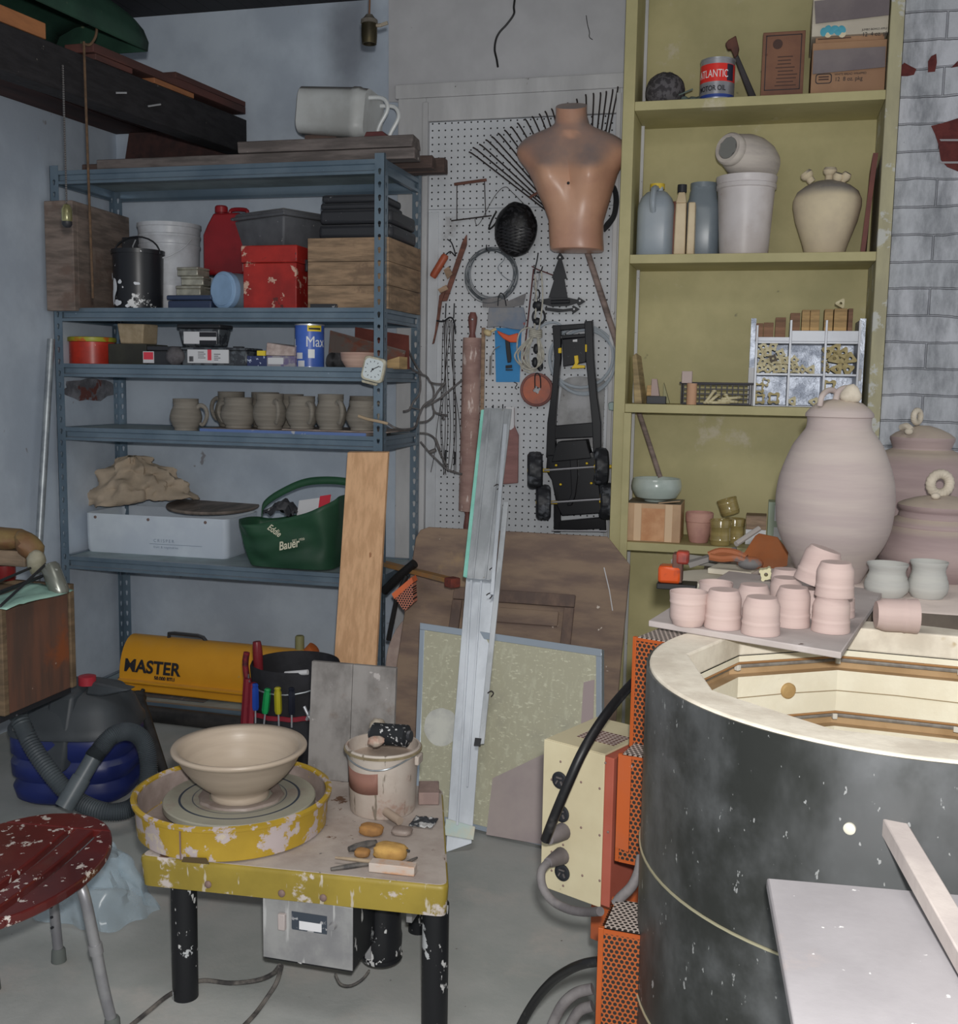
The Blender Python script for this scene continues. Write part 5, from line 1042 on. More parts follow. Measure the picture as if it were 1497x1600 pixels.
# tilted pot lying in the bucket mouth
m_bisq=M('bisque_grey',P(128,122,116,'b'),.85,c2=P(114,108,104,'b'),ns=4,st=(1,1,6))
m_bisd=M('bisque_dusty',P(138,128,108,'b'),.85,c2=P(124,114,98,'b'),ns=4,dust=P(86,82,80,'b'),dz=(.2,.75),da=.9)
mouth=onY(1137,231,4.35); back=onY(1187,257,4.53); ax=(back-mouth).normalized(); rm=sz(25,mouth)
t=thing('pot','grey bisque pot with a broken mouth lying tilted on the white bucket','pot',tuple(onY(1160,278,4.46)))
L=sz(88,mouth)
MB().lathe([(rm*.62,.02),(rm*.68,0),(rm*.9,0),(rm*1.0,.008),(rm*1.02,.025),(rm*.98,.035),(rm*1.12,.05),(rm*1.42,.11),(rm*1.5,.16),(rm*1.42,.21),(rm*1.2,.25),(0,.25)],44,mouth,ax).build('body',m_bisq,t)
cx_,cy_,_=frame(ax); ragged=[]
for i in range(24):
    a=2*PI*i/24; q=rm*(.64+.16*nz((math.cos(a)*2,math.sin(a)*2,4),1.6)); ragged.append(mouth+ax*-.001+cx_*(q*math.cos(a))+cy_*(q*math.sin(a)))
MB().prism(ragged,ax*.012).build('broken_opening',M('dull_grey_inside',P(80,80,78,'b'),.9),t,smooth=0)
# bulbous vase with knobs
x,r,h=can(1236,1340,287,4.48,S2)
t=thing('vase','pale bulbous vase with small spouts around its closed shoulder on the jug shelf','vase',(x,4.48,S2))
MB().lathe([(0,0),(r*.57,0),(r*.58,.006),(r*.66,h*.16),(r*.9,h*.48),(r*.99,h*.68),(r*.985,h*.77),(r*.88,h*.88),(r*.66,h*.96),(r*.4,h*1.02),(r*.2,h*1.04),(0,h*1.04)],48,(x,4.48,S2)).build('body',m_bisd,t)
for px,py,s in ((1262,272,1.1),(1297,266,1.15),(1309,275,.9),(1321,274,.8)):
    b=onY(px,py+3,4.44 if px>1300 else 4.47); k=.022*s
    MB().lathe([(k*.62,-.03),(k*.62,-.012),(k*.95,-.004),(k*1.05,.008),(k*.8,.018),(0,.02)],18,b,(b-Vector((x,4.48,b.z-.1))).normalized()).build('spout',m_bisd,t)
# dark red board leaning against the right side
solo(MB().hexa([(BX1-.055,4.37,S2),(BX1-.038,4.37,S2),(BX1-.014,4.62,S2),(BX1-.03,4.62,S2)],[(BX1-.03,4.37,S2+.36),(BX1-.012,4.37,S2+.36),(BX1-.004,4.62,S2+.33),(BX1-.02,4.62,S2+.33)]),'red_board',M('dark_red_board',P(72,38,32,'b'),.6,c2=P(56,30,28,'b'),ns=6),'narrow dark red board leaning at the right end of the jug shelf','board',smooth=0)
# --- third shelf
z=S3
m_wb=wood('light_wood_block',128,104,70); m_wd=wood('brown_wood_block',92,68,52)
# wedge-shaped sticks and blocks at the left end
solo(MB().hexa([(Xat(991,4.4,z),4.4,z),(Xat(1003,4.4,z),4.4,z),(Xat(1012,4.5,z),4.5,z),(Xat(1000,4.5,z),4.5,z)],[(Xat(984,4.4,z),4.43,Zat(556,-.5,4.4)),(Xat(990,4.4,z),4.43,Zat(551,-.5,4.4)),(Xat(997,4.4,z),4.47,Zat(556,-.5,4.4)),(Xat(990,4.4,z),4.47,Zat(560,-.5,4.4))]),'wooden_wedge',wood('tan_wedge',112,98,72),'tall tan wooden wedge leaning at the left end of the stilt shelf','wedge',bevel=.002)
x0,x1,zt=dims(1010,1040,619,4.39,z); solo(MB().bx(x0,x1,4.39,4.45,z,zt),'black_block',m_dark,'small black block at the left end of the stilt shelf','block',bevel=.002)
for l,r_,tp,dx,m_,lab in ((1010,1018,602,0,m_wb,'small light block standing on the black block, left one'),(1017,1030,592,4,M('pink_block',P(112,98,94,'b'),.8),'pinkish pointed wedge standing on the black block')):
    x0,x1,zt2=dims(l,r_,tp,4.40,zt); solo(MB().hexa([(x0,4.40,zt+.0006),(x1,4.40,zt+.0006),(x1,4.44,zt+.0006),(x0,4.44,zt+.0006)],[(x0,4.41,zt2),(x1-dx*.003,4.41,zt2),(x1-dx*.003,4.43,zt2),(x0,4.43,zt2)]),'wood_chip',m_,lab,'block',bevel=.0015)
solo(MB().prism([onY(1036,630,4.42),onY(1046,630,4.42),onY(1037,598,4.43)],(0,.03,0)),'wood_chip',M('grey_green_card',P(98,96,72,'b'),.7),'thin upright triangular chip right of the black block','chip',smooth=0)
# black mesh basket
x0=Xat(1063,4.42,z); x1=Xat(1174,4.42,z); zt=Zat(599,(x0+x1)/2,4.42)
t=thing('basket','black plastic mesh basket on the stilt shelf','basket',((x0+x1)/2,4.47,z))
m_bask=M('black_basket',P(24,22,28,'b'),.5)
def bar(nm,a,b,r=.0035): MB().tube([a,b],r,6).build(nm,m_bask,t)
n=12
for i in range(n+1): f=i/n; MB().bx(x0+.01+(x1-x0-.02)*f-.0022,x0+.01+(x1-x0-.02)*f+.0022,4.425,4.429,z+.004,zt).build('front_bar',m_bask,t,smooth=0)
for k in range(5): MB().bx(x0+.008,x1-.008,4.424,4.430,z+.004+(zt-z)*k/4.6,z+.009+(zt-z)*k/4.6).build('cross_bar',m_bask,t,smooth=0)
MB().bx(x0-.006,x1+.006,4.415,4.427,zt-.004,zt+.004).build('rim',m_bask,t,bevel=.002); MB().bx(x0-.006,x1+.006,4.55,4.562,zt-.004,zt+.004).build('rim',m_bask,t,bevel=.002)
for xx in (x0,x1-.004): MB().bx(xx,xx+.004,4.427,4.555,z+.001,zt).build('end_wall',m_bask,t,smooth=0)
MB().bx(x0+.004,x1-.004,4.43,4.55,z+.001,z+.004).build('bottom',m_bask,t,smooth=0)
x0b,x1b,ztb=dims(1072,1088,599,4.395,z)
t=thing('cork_stick','upright pinkish wooden peg with a paler square block on top before the basket','peg',((x0b+x1b)/2,4.405,z)); MB().lathe([(0,0),((x1b-x0b)/2,0),((x1b-x0b)/2,ztb-z),(0,ztb-z)],16,((x0b+x1b)/2,4.405,z)).build('peg',M('pink_peg',P(126,98,78,'b'),.7),t)
zq=Zat(580,x0b,4.405); MB().bx(Xat(1064,4.405,z),Xat(1080,4.405,z),4.395,4.425,ztb+.0005,zq).build('square_block',M('pale_block',P(120,108,104,'b'),.7),t,bevel=.002)
m_stilt=M('cream_stilt',P(136,130,108,'b'),.7,c2=P(116,108,84,'b'),ns=30); m_stilt2=M('tan_stilt',P(118,108,78,'b'),.7,c2=P(98,88,60,'b'),ns=30)
def post(nm,a,b,lab):
    t=solo(MB().tube([a,b],.006,8).ball(a,(.010,.010,.006),10,6).ball(b,(.010,.010,.006),10,6),nm,m_stilt,lab,'kiln stilt',group='dumb-bell stilts before the basket')
for i,(a,b,c_,d_) in enumerate(((1102,630,1116,612),(1107,630,1122,618),(1110,630,1138,630),(1125,627,1150,629),(1134,618,1142,629),(1130,624,1155,622))):
    post('kiln_stilt',onY(a,b-1,4.39+.004*i),onY(c_,d_-1,4.395+.004*i),'thin cream dumb-bell shaped kiln stilt in the jumble before the black basket')
# organiser of stilts: three columns
XO=[Xat(a,4.40,z) for a in (1178,1230,1285,1337)]; yo=4.40; yd=4.60
m_org=M('white_organiser_plastic',P(140,142,148,'b'),.4,c2=P(128,130,136,'b'),ns=4)
m_foil=M('silver_foil_back',P(104,108,116,'b'),.36,metal=.6,bump=.6,bs=60,c2=P(66,70,78,'b'),ns=18)
zr=[z,Zat(585,XO[1],yo),Zat(535,XO[1],yo),Zat(500,XO[1],yo)]
t=thing('stilt_organiser','white and silver compartment organiser holding kiln stilts and wood blocks','organiser',((XO[0]+XO[3])/2,4.5,z))
for i,xx in enumerate(XO): MB().bx(xx-.004,xx+.004,yo,yd,z,zr[3] if i else zr[3]-.02).build('upright',m_org,t,bevel=.001)
for k in (0,1,2): 
    for i in range(3): MB().bx(XO[i]+.0045,XO[i+1]-.0045,yo,yd,zr[k]-(0 if k==0 else .004),zr[k]+.004).build('divider',m_org,t,bevel=.001)
for i in range(3):
    zf=zr[2]+(.02 if i==0 else .045); MB().bx(XO[i]+.0045,XO[i+1]-.0045,yo+.001,yo+.006,zr[2]+.0045,zf).build('tray_front',m_org,t,bevel=.001)
    MB().bx(XO[i]+.0045,XO[i+1]-.0045,yd-.005,yd,z+.004,zr[2]).build('back',m_foil,t,smooth=0)
MB().bx(XO[0]-.026,XO[0]-.006,4.50,4.505,z,zr[3]+.012).build('foil_wing',m_foil,t,smooth=0); MB().bx(XO[3]+.006,XO[3]+.028,4.50,4.505,z,zr[3]+.012).build('foil_wing',m_foil,t,smooth=0)
MB().bx(XO[0]-.027,XO[0]-.006,4.47,4.49,z,zr[1]+.025).build('label_tab',m_label,t,smooth=0); MB().bx(XO[3]+.006,XO[3]+.020,4.47,4.49,zr[1]-.02,zr[1]+.025).build('label_tab',m_label,t,smooth=0)
# stilts
def stilt_proto(shape,s,mat):
    n=32; o=[];q=[]
    for i in range(n):
        a=2*PI*i/n+.2
        if shape=='star': k=.70+.30*max(0,math.cos(4*a))**.6
        elif shape=='tri': k=.66/max(.5,math.cos(((a+PI/3)%(2*PI/3))-PI/3)); k=min(k,1.05)
        else: c,s_=abs(math.cos(a)),abs(math.sin(a)); k=min(1/max(c,s_),1.28)*(.80 if max(c,s_)>.93 else 1)
        h=.26 if shape!='sq' else .52/max(abs(math.cos(a)),abs(math.sin(a)))
        o.append((s*k*math.cos(a),0,s*k*math.sin(a))); q.append((s*h*math.cos(a),0,s*h*math.sin(a)))
    mb=MB().ring([Vector(p) for p in o],[Vector(p) for p in q],(0,.032,0)); return mb
protos={}
def stilt(shape,px,py,s_px,y,rot,lab,grp,mat=m_stilt):
    key=(shape,mat.name); c=onY(px,py,y); s=sz(s_px,c)
    if key not in protos:
        o=stilt_proto(shape,.02,mat).build('kiln_stilt',mat,None,smooth=30); protos[key]=o
    else: o=protos[key].copy(); COL.objects.link(o)
    o.location=c; o.rotation_euler=(0,rot,0); o.scale=(s/.02,1,s/.02); tag(o,lab,'kiln stilt',grp)
random.seed(21)
ul=[(1193,542),(1208,541),(1188,553),(1200,551),(1220,552),(1192,565),(1205,563),(1215,562),(1226,563),(1187,575),(1200,577),(1213,577),(1224,576),(1198,568),(1210,569),(1222,569)]
for i,(a,b) in enumerate(ul):
    stilt('star',a,b,8.2,yo+.012+.035*(i>12)+.004*(i%3),random.uniform(0,1.5),'small four-pointed cream kiln stilt piled in the left middle compartment','star stilts in the left compartment',m_stilt)
stilt('star',1208,560,7.4,yo+.004,.4,'darker sooty star stilt in front of the pile in the left middle compartment',None,M('sooty_stilt',P(58,52,46,'b'),.8))
for i,(a,b) in enumerate(((1241,562),(1236,578),(1245,577),(1254,577),(1242,571))): stilt('star',a,b,7.4,yo+.01+.03*(i%2),.5*i,'small four-pointed cream kiln stilt in the centre compartment','star stilts in the centre compartment')
stilt('tri',1267,578,8.5,yo+.01,0,'single triangular cream kiln stilt at the right of the centre compartment',None)
ur=[(1294,549),(1306,545),(1318,552),(1329,560),(1304,560),(1316,570),(1308,577),(1325,577),(1300,552),(1312,561)]
for i,(a,b) in enumerate(ur): stilt('tri',a,b,10,yo+.012+.035*(i>7)+.004*(i%3),random.uniform(0,2),'tan triangular kiln stilt piled in the right middle compartment','triangular stilts in the right compartment',m_stilt2)
for i,(a,b) in enumerate(((1288,565),(1292,571),(1288,577),(1294,578),(1290,558))): stilt('star',a,b,4.5,yo+.008+.03*(i%2),.4*i,'very small star stilt at the left of the right middle compartment','small star stilts in the right compartment',m_stilt2)
stilt('sq',1186,606,8,yo+.01,0,'square pronged stilt at the upper left of the lower left compartment',None,m_stilt2); stilt('sq',1187,623,8,yo+.01,0,'square pronged stilt at the bottom left of the lower left compartment',None,m_stilt2); stilt('sq',1209,622,9,yo+.01,0,'square pronged stilt at the bottom right of the lower left compartment',None,m_stilt2); stilt('sq',1196,597,6,yo+.05,.3,'small square stilt behind at the top of the lower left compartment',None)
stilt('tri',1238,627,8,yo+.01,0,'triangular stilt at the left of the lower middle compartment',None); stilt('tri',1272,628,8,yo+.01,.1,'triangular stilt at the right of the lower middle compartment',None)
stilt('sq',1296,604,10,yo+.01,0,'square pronged stilt in the lower right compartment above the jar lid',None,m_stilt2)
zt=zr[2]+.006
for i,(l,r_,tp,m_,lab) in enumerate(((1180,1192,505,m_wd,'dark brown block at the left of the first top tray'),(1192,1208,504,m_wd,'dark brown block in the middle of the first top tray'),(1210,1227,496,m_wd,'taller brown block at the right of the first top tray'),(1233,1249,489,m_wd,'white-edged brown block at the left of the middle top tray'),(1251,1264,484,m_wb,'light block in the middle of the middle top tray'),(1264,1279,484,m_wb,'light striped block at the right of the middle top tray'),(1286,1300,483,m_wb,'light block at the left of the right top tray'),(1301,1322,482,m_wb,'wide light block in the middle of the right top tray'),(1323,1331,482,m_wd,'narrow brown block at the right of the right top tray'))):
    x0,x1,z9=dims(l,r_,tp,yo+.02,zt); solo(MB().bx(x0+.0008,x1-.0008,yo+.02,yo+.09,zt-.001,z9),'wood_block',m_,lab+' of the stilt organiser','block',group='blocks in the organiser',bevel=.0015)
stilt('tri',1314,474,8,yo+.03,0,'single cream triangular stilt standing on top of the light blocks',None)
# --- bottom visible shelf
z=S4
x0=Xat(977,4.375,z); x1=Xat(1062,4.375,z); zt=Zat(787,(x0+x1)/2,4.375)
m_cb2=M('plain_carton',P(130,108,86,'b'),.8,c2=P(116,94,74,'b'),ns=4,dust=P(84,80,72,'b'),da=.9); m_tape=M('paper_tape',P(140,120,98,'b'),.7); m_wstain=M('stained_panel',P(124,88,62,'b'),.75,c2=P(136,104,78,'b'),ns=12)
t=thing('carton','dusty cardboard carton with pale paper strips, under the glazed bowl','box',((x0+x1)/2,4.45,z))
MB().bx(x0,x1,4.375,4.59,z,zt).build('body',m_cb2,t,bevel=.002)
for a in (.15,.72): MB().bx(x0+(x1-x0)*a,x0+(x1-x0)*(a+.13),4.373,4.3752,z+.002,zt-.002).build('paper_strip',m_tape,t,smooth=0)
MB().bx(x0+(x1-x0)*.29,x0+(x1-x0)*.71,4.3735,4.3752,z+.004,zt-.02).build('stained_panel',m_wstain,t,smooth=0)
MB().hexa([(x1-.09,4.38,zt+.001),(x1-.005,4.38,zt+.012),(x1-.005,4.44,zt+.012),(x1-.10,4.44,zt+.001)],[(x1-.09,4.38,zt+.004),(x1-.005,4.38,zt+.015),(x1-.005,4.44,zt+.015),(x1-.10,4.44,zt+.004)]).build('flap',m_cb2,t,smooth=0)
zb=zt+.002; x,r,h=can(986,1064,747,4.46,zb)
t=thing('glazed_bowl','shallow pale grey-green glazed bowl standing on the dusty cardboard carton','bowl',(x,4.46,zb))
MB().lathe([(0,0),(r*.45,0),(r*.48,.006),(r*.8,h*.18),(r*.98,h*.5),(r*1.0,h*.68),(r*.97,h*.9),(r*.93,h),(r*.89,h*.98),(r*.93,h*.7),(r*.8,h*.3),(0,h*.16)],48,(x,4.46,zb)).build('body',M('celadon_glaze',P(122,128,124,'b'),.2,c2=P(108,116,112,'b'),ns=4,coat=.3),t)
a=onY(1030,741,4.56); b=onY(997,640,4.60)
solo(MB().tube([a+(a-b)*.05,b],.011,10),'stick',MATS['grey_handle'],'grey wooden stick leaning behind the glazed bowl up to the stilt shelf','stick')
m_pinkpot=M('pink_clay_pot',P(128,98,88,'b'),.75,c2=P(114,84,78,'b'),ns=8,c3=P(110,100,92,'b'),s3=20,t3=(.7,.74))
x,r,h=can(1071,1112,800,4.44,z)
solo(MB().lathe([(0,0),(r*.66,0),(r*.72,.006),(r*.92,h*.45),(r*.98,h*.68),(r*1.03,h*.70),(r*1.05,h*.97),(r*.98,h),(r*.92,h*.94),(r*.6,.02),(0,.02)],36,(x,4.44,z)),'flowerpot',m_pinkpot,'small chipped pink clay flowerpot right of the cardboard carton','flowerpot')
m_olg=M('olive_glaze',P(104,92,58,'b'),.12,c2=P(84,74,44,'b'),ns=3,st=(1,1,10),coat=.4)
def cup(px0,px1,tp,yc,zz,lab,tilt=0):
    x,r,h=can(px0,px1,tp,yc,zz); t=thing('glazed_cup',lab,'cup',(x,yc,zz),0,'olive glazed cups')
    MB().lathe([(0,0),(r*.84,0),(r*.9,.005),(r*.93,h*.18),(r*.96,h*.2),(r*.93,h*.24),(r*.95,h*.7),(r*.98,h*.72),(r*.95,h*.76),(r*1.0,h*.97),(r*.97,h),(r*.92,h*.97),(r*.86,.02),(0,.02)],40).build('body',m_olg,t,world=False); return t,x,r,h
cup(1108,1142,812,4.39,z,'olive brown glazed cup standing in front of two others')
t,x,r,h=cup(1131,1163,810,4.47,z,'olive brown glazed cup standing at the back, carrying a tipped cup')
t2,x2,r2,h2=cup(1128,1160,784,4.47,z+h+.002,'olive brown glazed cup tipped over on top of the rear cup'); t2.rotation_euler=(0,-.32,0); t2.location=(x2-.005,4.47,z+h+.016)
x0,x1,zt=dims(1164,1196,806,4.44,z); t=thing('carton','small carton with a tan upper and white lower half behind the orange sheet','box',((x0+x1)/2,4.48,z)); zm_=z+(zt-z)*.52
MB().bx(x0,x1,4.44,4.54,zm_+.0005,zt).build('upper_half',m_tan,t,bevel=.002); MB().bx(x0,x1,4.44,4.54,z,zm_).build('lower_half',m_label,t,bevel=.002)
x0,x1,zt=dims(1198,1240,785,4.50,z); t=thing('medicine_carton','pale grey-green carton with white labels half hidden by the big jar','box',((x0+x1)/2,4.55,z)); MB().bx(x0,x1,4.50,4.6,z,zt).build('body',M('grey_green_carton',P(104,112,100,'b'),.7),t,bevel=.002)
for a,b in ((.1,.4),(.55,.92)): MB().bx(x0+.025,x1-.002,4.4985,4.5002,z+(zt-z)*a,z+(zt-z)*b).build('label',m_label,t,smooth=0)
# ================================================================ loft beam at the upper left
m_beam=M('black_beam',P(22,21,23,'b'),.8,c2=P(14,13,15,'b'),ns=8,st=(6,1,6),c3=P(66,62,60,'b'),s3=30,t3=(.7,.73),bump=.3)
m_dplank=M('dark_brown_plank',P(44,28,26,'b'),.8,c2=P(32,22,22,'b'),ns=4,st=(4,.6,4)); m_rplank=M('red_brown_plank',P(58,34,30,'b'),.75,c2=P(44,28,26,'b'),ns=4,st=(4,.6,4)); m_oplank=M('orange_brown_plank',P(104,68,42,'b'),.7,c2=P(88,56,36,'b'),ns=5,st=(4,.6,4))
BXF=-2.31; yA,yB=2.3,4.62; zbA=2.395; zbB=2.505; ztA=2.535; ztB=2.655
t=thing('loft_beam','heavy black roof beam running towards the back wall at the upper left','beam',(BXF,yB,zbB))
t.location=(BXF,3.4,2.4)
MB().hexa([(BXF-.09,yA,zbA),(BXF,yA,zbA),(BXF,yB,zbB),(BXF-.09,yB,zbB)],[(BXF-.09,yA,ztA),(BXF,yA,ztA),(BXF,yB,ztB),(BXF-.09,yB,ztB)]).build('timber',m_beam,t,bevel=.004)
for a,b,c_,d_ in ((181,145,198,145),(231,166,251,163)):
    p=onX(a,b,BXF+.001); q=onX(c_,d_,BXF+.03); MB().tube([p,q],.0035,6).build('nail',m_metal,t)
_a=onX(0,149,-3.015); _b=onX(167,205,-3.015)
def lz(y,o): return _a.z+(_b.z-_a.z)*(y-_a.y)/(_b.y-_a.y)+o-.01
xs=[-3.02,-2.82,-2.62,-2.402]
for i in range(3):
    mb=MB().hexa([(xs[i]+.003,2.4,lz(2.4,.01)),(xs[i+1]-.003,2.4,lz(2.4,.01)),(xs[i+1]-.003,4.68,lz(4.68,.01)),(xs[i]+.003,4.68,lz(4.68,.01))],[(xs[i]+.003,2.4,lz(2.4,.035)),(xs[i+1]-.003,2.4,lz(2.4,.035)),(xs[i+1]-.003,4.68,lz(4.68,.035)),(xs[i]+.003,4.68,lz(4.68,.035))])
    solo(mb,'loft_board',m_dplank,('loft board nearest the left wall','middle loft board','loft board nearest the black beam')[i]+', seen from below behind the black beam','board',bevel=.002)
solo(MB().hexa([(-2.96,4.65,lz(4.65,-.14)),(-2.28,4.65,lz(4.65,-.14)),(-2.28,4.695,lz(4.65,-.14)),(-2.96,4.695,lz(4.65,-.14))],[(-2.93,4.65,lz(4.65,.009)),(-2.405,4.65,lz(4.65,.009)),(-2.405,4.695,lz(4.65,.009)),(-2.93,4.695,lz(4.65,.009))]),'wall_plate',m_dplank,'dark brown board fixed to the back wall under the end of the black beam','board',bevel=.003)
bz=lambda y:ztA+(ztB-ztA)*(y-yA)/(yB-yA)
def bp(x0,x1,y0,y1,o,h,m_,lab): solo(MB().hexa([(x0,y0,bz(y0)+o),(x1,y0,bz(y0)+o),(x1,y1,bz(y1)+o),(x0,y1,bz(y1)+o)],[(x0,y0,bz(y0)+o+h),(x1,y0,bz(y0)+o+h),(x1,y1,bz(y1)+o+h),(x0,y1,bz(y1)+o+h)]),'board',m_,lab,'board',bevel=.002)
bp(-2.42,-2.305,3.45,4.6,.022,.03,m_rplank,'long red-brown board lying on packing pieces along the black beam')
bp(-2.42,-2.305,4.0,4.6,.053,.022,m_rplank,'shorter red-brown board on top of the long one at the black beam\'s far end')
bp(-2.40,-2.312,2.75,3.2,.002,.05,m_oplank,'orange-brown board end lying on the near part of the black beam')
bp(-2.40,-2.31,3.85,4.15,.001,.02,m_oplank,'orange-brown packing piece under the red-brown boards on the beam')
bp(-2.40,-2.31,3.47,3.7,.001,.02,m_rplank,'short red-brown packing piece near the middle of the black beam')
# dark green long case with rounded end
m_dgreen=M('dark_green_shell',P(22,42,33,'b'),.55,c2=P(15,31,25,'b'),ns=5,c3=P(60,66,52,'b'),s3=16,t3=(.68,.74))
y1=3.72; xg=-2.45; e=onY(205,90,y1)
zg=bz(3.4)+.085
t=thing('green_hull','long dark green rounded shell lying upside down on the boards of the beam','hull',(xg,3.2,zg))
sec=[(-.20,0),(-.205,.05),(-.18,.12),(-.11,.165),(0,.18),(.11,.165),(.175,.12),(.195,.05),(.19,0)]
def hull(u,v): 
    y=2.1+(y1-2.1)*v; k=1 if v<.86 else math.sqrt(max(.02,1-((v-.86)/.14)**2*.6)); i=u*(len(sec)-1); a=int(min(i,len(sec)-2)); f=i-a
    x=sec[a][0]*(1-f)+sec[a+1][0]*f; z_=sec[a][1]*(1-f)+sec[a+1][1]*f; return Vector((xg+x,y,zg+z_*k+(y-3.4)*.045))
MB().grid(hull,33,30).build('shell',m_dgreen,t,solid=.004); 
n_=17; MB().prism([hull(i/(n_-1),1.0) for i in range(n_)],(0,.004,0)).build('end_cap',m_dgreen,t)
text('lettering','LIAD',.10,M('dull_yellow_chalk',P(78,84,36,'b'),.8),t,face_m((xg+.196,2.98,zg+.05),(0,1,.045),(-.35,0,.93)),sx=.8,ext=.0006)
# rope and chain
m_brope=M('brown_rope',P(78,60,44,'m'),.8,c2=P(62,48,36,'m'),ns=60)
a=onX(131,65,BXF+.012); yR=a.y
pts=[onX(145,25,BXF+.02),onX(151,40,BXF+.03),onX(149,58,BXF+.03),onX(140,70,BXF+.02),onX(131,68,BXF+.012)]
bt=Vector((a.x+.01,yR,Zat(466,a.x,yR)))
solo(MB().tube(pts,.0045,7,sm=5).tube([a,Vector((a.x+.004,yR,(a.z+bt.z)/2)),bt],.0045,7,sm=6),'rope',m_brope,'long thin brown rope hanging from the black beam past the rack\'s plywood box','rope')
a=onX(98,103,BXF+.006); yR=a.y; zb_=Zat(318,a.x,yR); ze=Zat(349,a.x,yR)
t=thing('weighted_chain','thin bead chain hanging from the black beam with a brass bulb weight','chain',(a.x,yR,ze))
mb=MB(); n_=60
for i in range(n_): mb.ball((a.x,yR,a.z+(zb_-a.z)*i/n_),.0042,6,4)
mb.build('bead_chain',M('chain_steel',P(88,86,86,'m'),.4,metal=.6),t)
MB().lathe([(0,0),(.015,.004),(.018,.012),(.018,zb_-ze-.02),(.010,zb_-ze-.004),(0,zb_-ze)],20,(a.x,yR,ze)).build('weight',M('brass_glass_weight',P(118,116,84,'m'),.25,metal=.3,c2=P(88,86,60,'m'),ns=30,st=(3,3,.3)),t)
MB().lathe([(0,-.014),(.010,-.013),(.017,-.004),(.017,.006),(0,.006)],20,(a.x,yR,ze)).build('dark_tip',m_blk,t)
# galvanised pipe leaning at the left wall
m_galv=M('galvanised_pipe',P(104,108,110,'b'),.4,metal=.5,c2=P(84,88,92,'b'),ns=14)
a=onY(80,530,4.1); b=onY(58,900,3.95); d=b-a
solo(MB().tube([a,b+d*1.2],.016,12),'pipe',m_galv,'galvanised steel pipe leaning upright at the left wall beside the rack','pipe')
# ================================================================ heater on the bottom of the rack
z=.062
m_hy=M('heater_yellow',(.86,.40,.025),.4,c2=(.78,.35,.02),ns=3,dust=(.72,.42,.12),da=.35,c3=P(120,100,60,'b'),s3=22,t3=(.72,.76))
yh=4.38; A=onY(190,1055,yh-.10); xl=A.x; xr=Xat(470,yh-.1,.2); 
zt=Zat(995,xl+.2,yh); zf=Zat(1066,xl+.1,yh-.1); zbt=Zat(1082,xl+.1,yh-.1)
t=thing('space_heater','yellow barrel-shaped space heater with black lettering standing on dark wood blocks','heater',((xl+xr)/2,yh,zbt))
rot=Vector((1,-.055,0))
def hs(k):
    R=(zt-zf)/2*1.0; cz=zf+.0; o=[]
    prof=[(-.125,zf-.004),(-.135,zf+.006),(-.135,zf+.012),(-.118,zf+.018)]+[(-.118*math.cos(a),zf+.02+(zt-zf-.02)*math.sin(a)) for a in [PI*.08+PI*.84*i/14 for i in range(15)]]+[(.118,zf+.018),(.135,zf+.012),(.135,zf+.006),(.125,zf-.004)]
    return [Vector((xl+(xr-xl)*k,yh-.03*k+a,b)) for a,b in prof]
a_,b_=hs(0),hs(1); MB().prism(a_,b_[0]-a_[0]).build('barrel',m_hy,t,smooth=25)
MB().prism([Vector((xl+.01,yh+a,b)) for a,b in ((-.12,zf-.0055),(.12,zf-.0055),(.11,zbt+.01),(.09,zbt),(-.09,zbt),(-.115,zbt+.01))],Vector((xr-xl-.02,-.03,0))).build('base_tray',m_hy,t,bevel=.004)
MB().prism([p+Vector((-.004,0,0))+(Vector((0,yh,(zt+zf)/2))-Vector((0,p.y,p.z)))*.06 for p in a_[2:-2]],(.0035,0,0)).build('end_grille',m_dark,t)
hx0=Xat(266,yh,zt); hx1=Xat(324,yh,zt); hz=Zat(989,hx0,yh); 
MB().tube([(hx0,yh-.01,zt-.004),(hx0,yh-.01,hz),(hx0+.03,yh-.01,hz+.003),(hx1-.04,yh-.01,hz+.001),(hx1-.015,yh-.01,hz-.005),(hx1,yh-.01,zt-.006)],.009,8).build('handle',m_dark,t)
def hbend(x0,z0):
    H_=zt-zf-.02
    def f(q):
        s_=min(.97,(z0+q.y-(zf+.02))/H_); a_=math.asin(max(.05,s_)); xx=x0+q.x; return Vector((xx,yh-.03*((xx-xl)/(xr-xl))-.118*math.cos(a_)-.0055-q.z*math.cos(a_),zf+.02+H_*math.sin(a_)))
    return f
text('lettering','MASTER',.076,m_ink,t,I4,off=.0022,sx=1.04,space=1.02,ext=.001,bend=hbend(xl+.025,zf+.055)); 
text('lettering','50,000 BTU',.024,m_ink,t,I4,off=.0008,sx=.90,ext=.001,bend=hbend(xl+.185,zf+.027))
c=Vector((xr-.04,yh-.02,zt+.005)); MB().lathe([(0,-.01),(.02,-.01),(.02,.05),(.016,.055),(0,.055)],16,c).build('tank_cap',M('olive_cap',P(86,84,56,'b'),.6),t)
MB().lathe([(0,-.02),(.028,-.02),(.03,.02),(0,.03)],16,c+Vector((.055,0,-.01)),(.7,0,.7)).build('gauge',M('rust_orange',P(120,62,28,'b'),.6),t)
m_dwood=M('dark_dusty_wood',P(40,39,41,'b'),.85,c2=P(28,28,30,'b'),ns=6,st=(1,1,8),c3=P(84,84,84,'b'),s3=20,t3=(.62,.68),st3=(1,1,3),dust=P(80,79,78,'b'),da=.5)
x0,x1,zt_=dims(203,318,1076,yh-.15,z); solo(MB().bx(x0,x1,yh-.15,yh-.03,z,zbt-.002),'wood_block',m_dwood,'dark dusty wooden block under the front of the yellow heater','block',bevel=.003)
